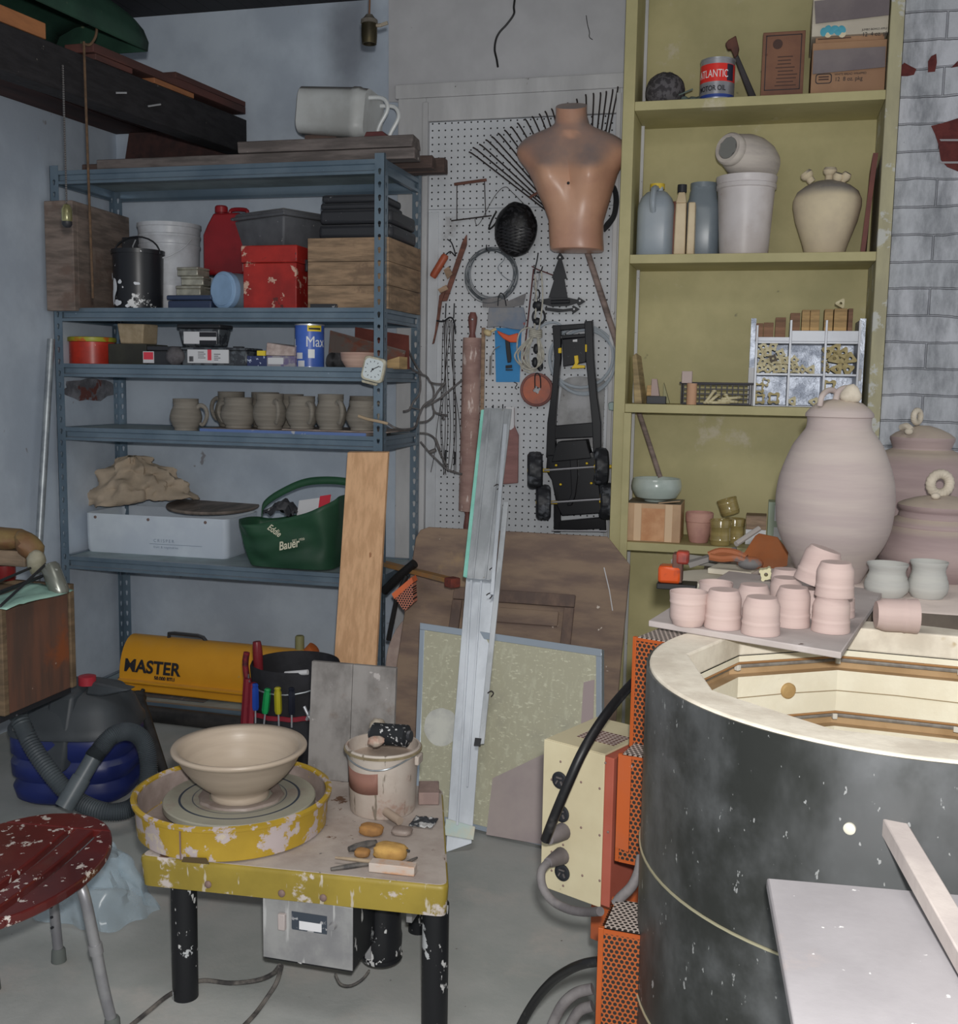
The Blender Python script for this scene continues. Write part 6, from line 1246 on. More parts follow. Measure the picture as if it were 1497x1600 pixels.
solo(MB().bx(xr-.22,xr-.1,yh-.1,yh+.06,z,zbt-.002),'wood_block',m_dwood,'dark wooden block under the right end of the yellow heater behind the tool bucket','block',bevel=.003)
# black iron rods and pipe in front of the rack
m_iron=M('dusty_black_iron',P(22,22,23,'m'),.6,c2=P(40,38,37,'m'),ns=12,dust=P(64,62,61,'m'),da=.35)
a=onZ(180,1122,.10); b=onZ(372,1134,.06)
solo(MB().tube([Vector((onZ(196,1117,.03).x,4.09,.036)),Vector((onZ(385,1140,.03).x,4.07,.036))],.035,14),'iron_pipe',m_iron,'black dusty iron pipe lying along the foot of the rack','pipe')
a=onY(216,1090,3.86); b=onZ(262,1225,.012)
solo(MB().tube([a,a+(b-a)*.3+Vector((.0,0,.01)),b],.017,10,sm=5,rr=lambda q:.026-.008*q).ball(a,(.035,.03,.03),12,8).tube([a+Vector((-.02,0,-.01)),onY(180,1120,3.86)],.014,8).tube([a+Vector((.0,0,.0)),onY(224,1078,3.9)],.009,8),'iron_bar',m_iron,'black rusty iron bar with a knuckled head leaning behind the vacuum hose','bar')
c=onY(176,1096,3.95); mb=MB().lathe([(0,-.03),(.03,-.03),(.03,.012),(.022,.02),(.022,.03),(0,.03)],20,c).tube([c+Vector((-.005,-.02,-.03)),c+Vector((-.05,-.03,-.06)),c+Vector((-.07,-.03,-.085))],.012,8,sm=4)
mb.tube([c+Vector((0,0,-.03)),Vector((c.x,c.y,.003))],.02,10); solo(mb,'floor_jack',m_iron,'small black iron fitting standing between the vacuum and the heater','fitting')
# ================================================================ wet and dry vacuum
m_vg=M('vacuum_grey',P(52,56,60,'m'),.5,c2=P(42,46,50,'m'),ns=4,dust=P(66,68,70,'m'),da=.5); m_vb=M('vacuum_blue',P(24,34,84,'m'),.4,c2=P(18,26,68,'m'),ns=4,dust=P(66,70,86,'m'),dz=(.2,.8),da=.6)
vc=Vector((-2.335,3.30,0)); VK=.80; 
t=thing('vacuum_cleaner','blue and dark grey wet and dry vacuum cleaner on the floor under the wooden box','vacuum cleaner',(vc.x,vc.y,0))
def sq(rx,ry,zz,e=.62,n=40,tw=.25):
    o=[]
    for i in range(n):
        a=2*PI*i/n; c_,s_=math.cos(a),math.sin(a); x=VK*rx*math.copysign(abs(c_)**e,c_); y=VK*ry*math.copysign(abs(s_)**e,s_); o.append(vc+Vector((x*math.cos(tw)-y*math.sin(tw),x*math.sin(tw)+y*math.cos(tw),zz)))
    return o
def loft(rs): 
    n=len(rs[0]); return MB().put([p for q in rs for p in q],[tuple(range(n-1,-1,-1)),tuple((len(rs)-1)*n+i for i in range(n))]+[(j*n+i,j*n+(i+1)%n,(j+1)*n+(i+1)%n,(j+1)*n+i) for j in range(len(rs)-1) for i in range(n)])
loft([sq(.22,.185,.004),sq(.25,.21,.02),sq(.262,.222,.06),sq(.245,.205,.085),sq(.245,.205,.09),sq(.265,.225,.105),sq(.268,.228,.15),sq(.25,.21,.165),sq(.25,.21,.17),sq(.268,.228,.185),sq(.268,.228,.235),sq(.262,.222,.245)]).build('drum',m_vb,t,smooth=50)
loft([sq(.268,.228,.246),sq(.276,.236,.25),sq(.276,.236,.27),sq(.262,.222,.285),sq(.235,.20,.34),sq(.19,.16,.385),sq(.12,.10,.405)]).build('motor_head',m_vg,t,smooth=50)
MB().hexa([vc+Vector(q) for q in ((-.02,-.20,.15),(.07,-.20,.14),(.08,-.08,.16),(-.03,-.08,.16))],[vc+Vector(q) for q in ((-.01,-.15,.40),(.08,-.14,.40),(.08,-.04,.42),(-.02,-.04,.42))]).build('front_housing',m_vg,t,bevel=.012)
MB().box(vc+Vector((-.08,-.182,.305)),(.085,.006,.06),(-.35,0,.12)).build('rating_label',M('speckled_label',P(92,94,96,'m'),.7,c3=P(40,42,44,'m'),s3=180,t3=(.5,.54)),t)
p=vc+Vector((.12,-.05,.44)); MB().hexa([p+Vector(q) for q in ((-.03,-.04,-.05),(.03,-.04,-.05),(.03,.03,-.05),(-.03,.03,-.05))],[p+Vector(q) for q in ((-.02,-.03,.0),(.14,-.03,-.02),(.14,.03,-.02),(-.02,.03,.0))]).build('carry_handle',m_vg,t,bevel=.010)
p=vc+Vector((.09,-.07,.455)); MB().lathe([(0,-.03),(.03,-.03),(.03,.0),(.018,.004),(0,.004)],20,p).build('switch',M('red_switch',P(130,34,44,'m'),.4),t)
m_hosev=M('ribbed_grey_hose',P(60,66,70,'m'),.5,c2=P(50,55,60,'m'),ns=6)
hp=[onY(25,1110,3.02),onY(50,1165,2.98),onY(85,1215,2.95),onY(120,1250,2.95),onY(165,1268,2.95),onY(205,1262,3.0),onY(228,1230,3.05),onY(232,1190,3.08),onY(222,1155,3.08),onY(200,1143,3.05),onY(175,1150,3.0),onY(155,1172,2.97),onY(145,1185,2.95)]
hp=[Vector((p.x,p.y,max(p.z,.03))) for p in hp]
sp=spline(hp,26); L=len(sp); mb=MB(); mb.tube(sp,.03,12,rr=lambda q:.0285+.0018*math.cos(q*(L-1)*PI)); mb.build('hose',m_hosev,t,smooth=60)
a=onY(146,1184,2.95); b=onY(100,1262,2.86); MB().tube([a,a+(b-a)*.42],.027,16).tube([a+(b-a)*.40,b],.0305,16).build('wand',M('wand_grey',P(72,78,82,'m'),.4,c2=P(62,68,72,'m'),ns=5),t,smooth=40)
MB().tube([hp[0],onY(12,1095,3.1),vc+Vector((-.18,-.12,.34))],.03,12,sm=4).build('inlet',m_vg,t)
# ================================================================ wooden box on a bench end at the left
m_boxw=M('stained_box_wood',P(84,58,47,'m'),.55,c2=P(64,50,44,'m'),ns=3,st=(5,5,.7),c3=P(126,110,100,'m'),s3=14,t3=(.72,.745),c4=P(104,58,34,'m'),s4=3,t4=(.55,.68))
m_boxe=wood('dry_box_edge',92,76,58,'m',spk=(120,108,90),ns=7,st=(1,1,5))
C0=onY(13,1117,2.72); d1=(onY(118,1078,3.05)-C0); d1.z=0
H=onY(13,948,2.72).z-C0.z; W1=d1.length; d1.normalize(); d2=Vector((-d1.y,d1.x,0))
t=thing('wooden_box','reddish brown stained wooden box with worn edges at the left edge of the picture','box',(C0.x,C0.y,C0.z))
def bq(a0,a1,b0,b1,z0,z1): 
    f=lambda a,b,z_:C0+d1*a+d2*b+Vector((0,0,z_)); return MB().hexa([f(a0,b0,z0),f(a1,b0,z0),f(a1,b1,z0),f(a0,b1,z0)],[f(a0,b0,z1),f(a1,b0,z1),f(a1,b1,z1),f(a0,b1,z1)])
bq(.004,W1-.026,0,.02,0,H-.012).build('side_board',m_boxw,t,bevel=.003); bq(W1-.025,W1,-.006,.42,-.0,H+.012).build('end_board',m_boxe,t,bevel=.003)
bq(-.02,.003,-.004,.42,0,H-.0).build('near_board',m_boxe,t,bevel=.003); bq(.004,W1-.026,.021,.42,0,H-.03).build('body',m_boxe,t); bq(.004,W1-.026,.0,.40,H-.011,H).build('top_edge',m_boxe,t,bevel=.002)
wb=thing('workbench','end of a thin black workbench under the reddish wooden box','bench',(C0.x,C0.y,0))
bq(-.10,W1-.006,.012,.6,-.022,-.001).build('bench_top',m_blk,wb,bevel=.002)
f=lambda a,b,z_:C0+d1*a+d2*b+Vector((0,0,z_))
lg=f(-.03,.52,0); MB().bx(lg.x-.03,lg.x+.03,lg.y-.03,lg.y+.03,0,C0.z-.0225).build('leg',m_blk,wb)
# things on the box
ztb=C0.z+H
m_teal2=M('mint_cloth',P(134,166,154,'m'),.8,c2=P(118,150,140,'m'),ns=6)
def sheetf(u,v): 
    p=f(-.06+.36*u,-.055+.16*v+.03*u,H+.006); p.z+=.006*math.sin(5*u+2*v)+.01*max(0,nz((u*3,v*3,2)))-(.03*max(0,.25-v)*(u>.2)*(1-abs(u-.6))); return p
solo(MB().grid(sheetf,18,10),'paper',m_teal2,'mint green paper lying on the reddish wooden box','paper',solid=.0015)
m_leath=M('tan_leather',P(104,88,56,'m'),.6,c2=P(88,62,42,'m'),ns=5,lo=.4,hi=.6)
def glove(v): return 1+.18*nz(v,1.6)
yl=2.98
p=onY(85,903,yl); solo(MB().lathe([(0,-.062),(.026,-.06),(.03,-.05),(.03,.035),(.024,.048),(0,.05)],18,p,(-.45,.1,.88)),'glass_jar',M('frosted_tin',P(96,98,92,'m'),.3,metal=.4,c3=P(150,152,148,'m'),s3=60,t3=(.64,.7)),'small frosted grey cylinder tilted at the right end of the wooden box','jar')
p=onY(57,878,yl); solo(MB().ball(p,(.030,.03,.044),10,7,rot=(.2,.35,0),f=lambda v:1+.15*nz(v,1.5)),'stone_lump',M('pale_stone',P(124,120,106,'m'),.8,c2=P(104,100,84,'m'),ns=12),'pale angular stone lump above the grey cylinder on the wooden box','stone')
p=onY(8,840,yl+.03); solo(MB().ball(p,(.10,.07,.034),20,12,rot=(0,.05,.2),f=glove).ball(onY(46,852,yl+.02),(.055,.05,.036),14,9,rot=(0,.75,.2),f=glove),'leather_glove',m_leath,'tan and brown leather glove lying on the block at the top of the left pile','glove')
a=onY(-30,882,yl); b=onY(38,862,yl); solo(MB().bx(a.x,b.x,yl,yl+.1,a.z,b.z),'wood_block',wood('pile_block',112,96,80,'m'),'pale wooden block under the tan leather glove','block',bevel=.004)
c=onY(8,905,yl+.05); zq=onY(8,882,yl+.05).z; solo(MB().lathe([(0,0),(.032,0),(.034,.004),(.034,zq-(C0.z+H+.013)),(0,zq-(C0.z+H+.013))],28,(c.x,yl+.05,C0.z+H+.0125)),'tin',M('red_brown_tin',P(104,28,28,'m'),.35,c2=P(84,22,24,'m'),ns=6),'dark red tin under the pale block on the wooden box','tin')
mb=MB()
for k,(za,zb_) in enumerate(((.045,.05),(.03,.04),(.055,.075))): mb.tube([f(-.12,-.01+.02*k,H+za),f(.27,.05+.02*k,H+zb_)],.0042,6)
mb.tube([f(-.08,-.05,H+.02),f(.25,.04,H+.085)],.0045,6); solo(mb,'wire_rods',m_blk,'bundle of thin black rods lying across the mint paper on the wooden box','rods')
# ================================================================ floor in the middle: tool bucket, boards, leaning panels
m_bkb=M('black_organiser_fabric',P(22,22,25,'m'),.8,c2=P(32,32,36,'m'),ns=12); m_bkr=M('red_webbing',P(104,24,36,'m'),.6)
bc=Vector((Xat(462,3.72,.4),3.72,0)); r=sz(70,(bc.x,bc.y,.4)); hb=.42
t=thing('tool_bucket','black fabric bucket tool organiser with red trim full of screwdrivers, behind the clay bowl','tool bucket',tuple(bc))
MB().lathe([(0,.003),(r*.86,.003),(r*.9,hb*.5),(r,hb),(r*.97,hb+.012),(r*.93,hb),(r*.85,.03),(0,.03)],44,bc).build('bucket',m_bkb,t)
MB().lathe([(r*.90,.03),(r*1.05,.035),(r*1.06,hb*.63),(r*.93,hb*.63)],44,bc,wob=lambda a,z_:1+.03*math.sin(14*a)).build('pocket_skirt',m_bkb,t)
MB().lathe([(r*1.065,hb*.60),(r*1.085,hb*.605),(r*1.085,hb*.64),(r*1.065,hb*.645)],44,bc,wob=lambda a,z_:1+.03*math.sin(14*a)).build('red_trim',m_bkr,t)
MB().lathe([(r*1.065,hb*.13),(r*1.085,hb*.135),(r*1.085,hb*.165),(r*1.065,hb*.17)],44,bc,wob=lambda a,z_:1+.03*math.sin(14*a)).build('red_trim',m_bkr,t)
for a in (PI*1.18,PI*1.30): 
    q=lambda rr_,z_:bc+Vector((rr_*math.cos(a),rr_*math.sin(a),z_)); MB().tube([q(r*1.1,.04),q(r*1.12,hb*.5),q(r*1.05,hb*.9)],.016,6).build('strap',m_bkr,t)
MB().tube([bc+Vector((r*math.cos(a),r*math.sin(a)*.9-.02,hb-.02+.10*math.sin((a-PI)*1.0)*-1*0+.05*math.sin(a))) for a in [PI*1.1+PI*.8*i/12 for i in range(13)]],.003,6).build('bail_wire',m_galv,t)
p=bc+Vector((.05,-.8*r,hb+.005)); MB().tube([p+Vector((-.03,0,-.005)),p+Vector((.06,0,.01))],.010,10).build('bail_grip',m_label,t)
def driver(a,zz,L,col,nm,lab,rr_=1.13,tilt=0,grp=None):
    p=bc+Vector((r*rr_*math.cos(a),r*rr_*math.sin(a),zz)); d=Vector((tilt,0,1)).normalized()
    s=thing('screwdriver',lab,'screwdriver',tuple(p),0,grp)
    MB().lathe([(0,0),(.010,0),(.013,.012),(.0125,L*.8),(.010,L*.88),(.012,L*.95),(.008,L),(0,L)],12,p,d,wob=lambda q,z_:1+.06*math.cos(6*q)).build('handle',M(nm,P(*col,'m'),.25),s)
    MB().tube([p-d*.05,p],.0035,8).build('shaft',m_metal,s)
driver(PI*1.36,hb*.68,.10,(28,56,130),'clear_blue_handle','blue-handled screwdriver in the front pocket of the tool bucket')
driver(PI*1.44,hb*.67,.095,(24,120,66),'clear_green_handle','green-handled screwdriver next to the blue one in the tool bucket',tilt=.12)
driver(PI*1.53,hb*.68,.10,(140,132,30),'clear_yellow_handle','yellow-handled screwdriver in the front pocket of the tool bucket',tilt=-.03)
driver(PI*1.61,hb*.68,.10,(24,26,36),'black_handle','black-handled screwdriver right of the yellow one in the tool bucket')
mb=MB(); p=bc+Vector((r*1.12*math.cos(PI*1.7),r*1.12*math.sin(PI*1.7),hb*.62)); mb.tube([p,p+Vector((.02,0,.045))],.006,8).tube([p+Vector((.02,0,-.005)),p+Vector((-.01,0,.05))],.006,8); solo(mb,'pliers',m_metal,'small bright steel pliers in the right front pocket of the tool bucket','pliers')
p=bc+Vector((-r*.98,-r*.35,hb*.78)); 
solo(MB().tube([p,p+Vector((-.012,0,.09)),p+Vector((-.006,0,.14))],.012,10,sm=4),'pliers',M('red_black_grip',P(104,30,38,'m'),.4,c2=P(30,28,32,'m'),ns=9,lo=.45,hi=.55),'red and black pliers handle sticking up at the left rim of the tool bucket','pliers')
solo(MB().tube([p+Vector((.035,.02,-.02)),p+Vector((.03,.02,.12)),p+Vector((.026,.02,.18))],.014,10,sm=4,rr=lambda q:.015+.004*math.sin(q*PI)),'cutter',M('red_clear_grip',P(96,28,34,'m'),.3,c2=P(150,120,120,'m'),ns=8,lo=.6,hi=.68),'upright red tool handle with a pale tip at the left of the tool bucket','cutter')
# wheel-back board standing on the wheel table
TZ=.38
m_gboard=M('weathered_grey_board',P(110,107,105,'m'),.8,c2=P(80,77,75,'m'),ns=6,st=(1.5,1.5,1),c4=P(78,60,46,'m'),s4=4.5,t4=(.52,.68),c3=P(132,128,126,'m'),s3=24,t3=(.66,.71),bump=.2)
def quad(pts,d): return MB().prism([Vector(p) for p in pts],d)
yq=2.735; a=onY(480,1215,yq); b=onY(612,1220,yq); c=onY(619,1044,yq+.06); d=onY(487,1033,yq+.06)
zb0=TZ+.001
t=thing('splash_board','weathered grey two-plank board standing upright at the back of the potter\'s wheel','board',((a.x+b.x)/2,yq,zb0))
xm=lambda k,p,q:p+(q-p)*k
P0=Vector((a.x,yq,zb0)); P1=Vector((b.x,yq,zb0)); mid0=xm(.49,P0,P1); mid1=xm(.49,d,c)
for q in ((P0,mid0,mid1,d),(mid0+Vector((.0012,0,0)),P1,c,mid1+Vector((.0012,0,0)))): MB().prism(q,(0,.014,0)).build('plank',m_gboard,t,bevel=.0015)
# light wooden plank leaning on the rack
m_oak=M('light_oak_plank',P(146,116,88,'b'),.5,c2=P(132,102,75,'b'),ns=3,st=(14,14,1.1),c3=P(110,76,52,'b'),s3=8,t3=(.72,.75),st3=(6,6,1),bump=.08)
yt=4.145; a=onY(546,705,yt); b=onY(609,705,yt); yb_=3.86; c=onY(590,1032,4.145-.285*.68); d=onY(525,1030,4.145-.285*.68)
v1=(c-b); v2=(d-a); k=(a.z-.004)/-(v2.z); a2=a+v2*k; b2=b+v1*((b.z-.004)/-(v1.z))
solo(MB().prism([a2,b2,b,a],(0,-.022,-.004)),'plank',m_oak,'light oak plank leaning upright against the front of the rack','plank',bevel=.002)
# brown old table top leaning against the doorway, underside showing
m_brn=M('old_brown_wood',P(92,78,66,'b'),.8,c2=P(74,62,56,'b'),ns=3.5,st=(1,1,4),c4=P(110,92,68,'b'),s4=3,t4=(.55,.7),c3=P(132,124,116,'b'),s3=18,t3=(.7,.73),bump=.3)
m_brn2=M('old_brown_wood_dark',P(78,64,56,'b'),.8,c2=P(62,52,48,'b'),ns=4,st=(4,4,1),c3=P(120,112,104,'b'),s3=18,t3=(.7,.73),bump=.3)
TLp=onY(652,822,4.27); TRp=onY(988,848,4.26); base_y=3.86
ux=(TRp-TLp); ux.z=0; wd=ux.length; ux.normalize(); zt=TLp.z
bl=Vector((TLp.x-.012,base_y+.02,0)); up=(TLp-bl); Hh=up.length; up.normalize(); nrm=ux.cross(up); nrm=nrm if nrm.y<0 else -nrm
g=lambda u,v,w_=0:bl+ux*u+up*v+nrm*w_
t=thing('table_top','large old brown wooden table top leaning upright, framed underside showing','table top',tuple(bl+ux*wd/2))
cr=.05; out=[(0,0.012),(wd,0.012),(wd,Hh-.11),(wd-.09,Hh-.01),(wd-.1,Hh),(cr,Hh),(cr*.3,Hh-cr*.3),(0,Hh-cr)]
MB().prism([g(u,v) for u,v in out],nrm*-.025).build('board',m_brn,t,bevel=.004)
def rail(u0,u1,v0,v1,th,m_): return MB().prism([g(u0,v0,.001),g(u1,v0,.001),g(u1,v1,.001),g(u0,v1,.001)],nrm*th).build('rail',m_,t,bevel=.003)
rail(.20,wd-.2,Hh-.30,Hh-.25,.018,m_brn2); rail(.20,.24,.05,Hh-.302,.018,m_brn2); rail(wd-.24,wd-.2,.05,Hh-.302,.018,m_brn2)
rail(.26,wd-.26,Hh-.38,Hh-.32,.012,m_brn); rail(.03,wd-.03,Hh-.11,Hh-.06,.006,m_brn2) if False else None
MB().tube([g(wd-.10,Hh-.13,.004),g(wd-.07,Hh-.22,.006),g(wd-.05,Hh-.30,.004)],.0022,5).build('thread',m_label,t)
# olive laminate panel with metal edging
m_lam=M('olive_laminate',P(114,112,97,'b'),.45,c2=P(122,121,106,'b'),ns=26,st=(2.2,1,1),lo=.5,hi=.7,c4=P(100,98,88,'b'),s4=2.5,t4=(.5,.7),c3=P(131,130,115,'b'),s3=50,t3=(.58,.66),st3=(1,1,2.4))
m_edge=M('chrome_edging',P(116,122,128,'b'),.3,metal=.6)
B0=onZ(648,1272,.012); B1=onZ(905,1336,.012); ux=(B1-B0); ux.z=0; ux.normalize()
TL=onY(659,976,B0.y+.22); up=(TL-B0); up=up-ux*(up.dot(ux)-0.0); 
B0=Vector((TL.x,TL.y,0))+Vector((up.x,up.y,0))*0 + Vector((B0.x-TL.x,B0.y-TL.y,.012)) if False else B0
up=TL-B0; Hh=up.length; up.normalize(); TR=onY(941,1009,TL.y+ (B1.y-B0.y)*1.02); wd=(TR-TL).length; nrm=ux.cross(up).normalized(); nrm=nrm if nrm.y<0 else -nrm
g=lambda u,v,w_=0:B0+ux*u+up*v+nrm*w_
t=thing('laminate_panel','olive green patterned laminate panel with metal edging leaning in front of the brown table top','panel',tuple(B0+ux*wd/2))
MB().prism([g(0,0),g(wd,0),g(wd,Hh),g(0,Hh)],nrm*-.02).build('panel',m_lam,t,smooth=0)
for q in (((-.006,Hh-.018),(wd+.006,Hh-.018),(wd+.006,Hh+.006),(-.006,Hh+.006)),((-.006,0),(.014,0),(.014,Hh-.0182),(-.006,Hh-.0182)),((wd-.014,0),(wd+.006,0),(wd+.006,Hh-.0182),(wd-.014,Hh-.0182)),((.0142,0),(wd-.0142,0),(wd-.0142,.016),(.0142,.016))):
    MB().prism([g(u,v,.003) for u,v in q],nrm*-.024).build('edging',m_edge,t,bevel=.001)
def onp(px,py,w_): # pixel onto this panel's face
    d=ray(px,py); o=g(0,0,w_); k=(o-EYE).dot(nrm)/d.dot(nrm); return EYE+d*k
pts=[onp(690+27*(1+.10*nz((math.cos(a)*2,math.sin(a)*2,0)))*math.cos(a),1136+30*(1+.1*nz((math.cos(a)*2,math.sin(a)*2,5)))*math.sin(a),.0005) for a in [2*PI*i/30 for i in range(30)]]
MB().prism(pts,nrm*.0012).build('plaster_patch',M('white_plaster_patch',P(136,136,130,'b'),.8,c2=P(122,122,118,'b'),ns=14),t,smooth=0)
MB().prism([onp(*q,.0004) for q in ((912,1066),(929,1062),(927,1128),(908,1132))],nrm*.001).build('purplish_patch',M('purple_grey_patch',P(104,94,94,'b'),.8),t,smooth=0)
m_cardb=M('purple_grey_board',P(108,100,98,'b'),.85,c2=P(98,90,90,'b'),ns=3,c3=P(84,78,76,'b'),s3=20,t3=(.7,.75))
q=[onp(*p,.03) for p in ((771,1216),(870,1170))]; b0=onZ(761,1305,.004); b1=onZ(870,1324,.004)
solo(MB().prism([onp(761,1304,.006),onp(885,1326,.006),onp(885,1162,.006),onp(771,1216,.006)],nrm*.006),'board',m_cardb,'purplish grey fibreboard offcut leaning on the foot of the olive laminate panel','board',smooth=0)
# aluminium strips
m_alu=M('aluminium_strip',P(118,121,124,'b'),.38,metal=.35,c2=P(100,103,106,'b'),ns=4,st=(3,3,.5),c3=P(96,92,86,'b'),s3=26,t3=(.72,.76))
m_alu2=M('bright_aluminium',P(130,134,139,'b'),.35,metal=.35,c2=P(116,120,125,'b'),ns=3,st=(3,3,.5))
m_gls=M('green_glass_edge',P(96,140,130,'b'),.2,c2=P(80,124,112,'b'),ns=6)
bt=onZ(712,1331,.004); tp=onY(778,640,4.06); axd=(tp-bt); La=axd.length; axd.normalize(); sx=Vector((.985,.10,0)); sx=(sx-axd*sx.dot(axd)).normalized(); nm=sx.cross(axd).normalized(); nm=nm if nm.y<0 else -nm
def lon(px,py,w_=0):
    d=ray(px,py); o=bt+nm*w_; k=(o-EYE).dot(nm)/d.dot(nm); return EYE+d*k
def strip(nmn,pts,w_,th,mat,lab,cat='strip',lip=None):
    t=thing(nmn,lab,cat,tuple(lon(*pts[0],w_)),0,'leaning metal strips'); MB().prism([lon(*p,w_) for p in pts],nm*th).build('strip',mat,t,smooth=0,bevel=.001)
    for q in (lip or ()): MB().prism([lon(*p,w_+th) for p in q],nm*.008).build('ridge',mat,t,smooth=0,bevel=.001)
    return t
strip('aluminium_rail',[(697,1332),(737,1318),(748,1168),(775,905),(729,900),(722,985),(707,1170)],.0,.004,m_alu2,'long flat bright aluminium rail standing on the floor, lowest and widest strip',lip=([(735,905),(739,905),(717,1290),(713,1290)],[(751,905),(754,905),(732,1230),(729,1230)]))
strip('track_rail',[(730,905),(768,908),(800,641),(757,639)],.014,.010,m_alu,'wide spotted metal track lying over the top of the aluminium rail',lip=([(738,905),(741,905),(768,640),(764,640)],[(757,906),(760,906),(789,641),(785,641)],[(765,906),(768,906),(800,641),(796,641)]))
strip('edge_strip',[(724,902),(731,904),(759,641),(752,642)],.014,.008,m_gls,'narrow green glass strip along the left side of the spotted track')
strip('thin_rail',[(748,1164),(757,1163),(795,786),(787,785)],.020,.008,m_alu,'thin aluminium rail with a black tip right of the wide rail')
MB().prism([lon(*p,.019) for p in ((741,1166),(751,1166),(753,1155),(743,1154))],nm*.012).build('black_tip',m_blk,bpy.data.objects['thin_rail'],smooth=0) 
strip('thin_rail',[(766,930),(772,930),(793,664),(787,664)],.032,.008,m_alu2,'short thin aluminium rail between the spotted track and the black-tipped rail')
strip('foot_plate',[(694,1305),(740,1313),(743,1292),(697,1279)],.006,.005,M('grey_green_plate',P(110,122,120,'b'),.4,metal=.3,c2=P(124,118,104,'b'),ns=9),'short grey-green plate across the foot of the aluminium rail')
for q in ((765,890),(772,760),(762,1083),(760,930)): 
    p=lon(*q,.03); MB().tube([p,p+sx*.012+Vector((0,0,.008)),p+sx*.02,p+sx*.012+Vector((0,0,-.012))],.0022,6,sm=4).build('wire_clip',m_rustw,bpy.data.objects['track_rail'])
# rusty steel bar sticking out of the fourth shelf
a=onY(598,882,4.22); e=onY(701,908,3.98)
t=thing('steel_bar','flat steel bar with a rusty end sticking out to the right from the rack','bar',tuple((a+e)/2)); d=(e-a).normalized(); sd=Vector((-d.y,d.x,0)).normalized(); uu=d.cross(sd); uu=uu if uu.z>0 else -uu
MB().prism([a-sd*.02-uu*.004,a+sd*.02-uu*.004,a+sd*.02+uu*.014,a-sd*.02+uu*.014],e-a).build('bar',M('worn_steel_bar',P(86,78,66,'b'),.6,metal=.3,c2=P(104,76,44,'b'),ns=8),t,bevel=.002)
MB().prism([e-sd*.024-uu*.02,e+sd*.024-uu*.02,e+sd*.024+uu*.018,e-sd*.024+uu*.018],d*.045).build('rusty_end',M('flaky_rust',P(80,36,28,'b'),.9,c2=P(60,30,26,'b'),ns=30,bump=.6),t,bevel=.005)
# orange perforated guard, black tube and plaster bat leaning in the gap by the rack
m_perfp=M('pinkish_perforated',P(128,80,66,'b'),.6,custom=dots((0,2),.0105,.0038,(.02,.015,.014),True))
q=[(613,930),(644,905),(646,942),(632,955)]
t=thing('perforated_guard','dusty orange perforated metal guard wedged between rack and brown table top','guard',tuple(onY(630,935,4.0)))
MB().prism([onY(a,b,4.0) for a,b in q],(0,.05,0)).build('perforated_face',m_perfp,t,smooth=0); MB().prism([onY(a,b,3.995) for a,b in ((612,928),(643,902),(646,910),(616,936))],(0,.055,0)).build('top_rim',M('orange_guard',P(150,72,40,'b'),.5,c2=P(128,64,42,'b'),ns=8),t,smooth=0)
solo(MB().tube([onY(600,924,4.12),onY(622,902,4.1),onY(648,880,4.08)],.018,10,sm=4).tube([onY(636,900,4.06),onY(622,930,4.05),onY(614,965,4.05),onY(607,1000,4.05)],.010,8,sm=4),'rubber_tube',m_black,'black rubber tubes bent round behind the oak plank beside the rack','tube')
m_bat=M('pink_plaster',P(134,120,112,'b'),.9,c2=P(120,104,98,'b'),ns=10,bump=.4)
mb=MB(); cpt=onY(672,1046,4.36); R=sz(76,cpt)
bx_=Vector((.98,-.10,0)).normalized(); pl_=[cpt+bx_*(R*math.cos(a))+Vector((0,.0,R*1.25*math.sin(a))) for a in [2*PI*i/48 for i in range(48)]]
pl_=[Vector((p.x,p.y+(p.z-.35)*.12,max(p.z,.004))) for p in pl_]
solo(MB().prism(pl_,(.012,.03,0)),'plaster_bat',m_bat,'large round pinkish plaster bat leaning behind the brown table top\'s left edge','bat',bevel=.004)
solo(MB().prism([onY(a,b,4.14) for a,b in [(645,985),(641,1018),(622,1062),(636,1110),(646,1160),(668,1160),(668,985)]],(0,.03,0)),'moulded_board',M('grey_brown_moulding',P(72,66,62,'b'),.8,c2=P(58,53,50,'b'),ns=9),'grey-brown angular moulded board between the plaster bat and the brown table top','board',bevel=.004)
# ================================================================ potter's wheel
m_mus=M('mustard_paint',P(138,114,36,'m'),.45,c2=P(126,103,30,'m'),ns=4,c4=P(140,130,130,'m'),s4=15,t4=(.52,.56),c3=P(150,140,126,'m'),s3=30,t3=(.64,.69),bump=.15)
m_mus2=M('mustard_skirt',P(122,106,42,'m'),.45,c2=P(108,94,36,'m'),ns=5,c4=P(150,142,138,'m'),s4=9,t4=(.58,.63),c3=P(144,136,122,'m'),s3=18,t3=(.62,.68),st3=(2.5,2.5,.6))
m_mtop=M('clay_caked_top',P(140,132,126,'m'),.85,c2=P(124,114,108,'m'),ns=6,c4=P(78,56,42,'m'),s4=9,t4=(.62,.66),c3=P(90,86,84,'m'),s3=34,t3=(.68,.72),bump=.3)
m_leg=M('black_leg_spattered',P(16,17,20,'m'),.45,c3=P(150,150,150,'m'),s3=34,t3=(.62,.65),st3=(1,1,.5),c4=P(140,142,144,'m'),s4=12,t4=(.64,.66))
FL,FR,BR,BL_=Vector((-1.378,2.155,0)),Vector((-.628,2.212,0)),Vector((-.81,2.775,0)),Vector((-1.25,2.775,0))
wc=onZ(375,1243,.435); wc=Vector((wc.x,wc.y,0))
t=thing('potters_wheel','low mustard yellow potter\'s wheel on black legs, spattered with dried clay','potter\'s wheel',tuple((FL+FR)/2+Vector((0,.3,0))))
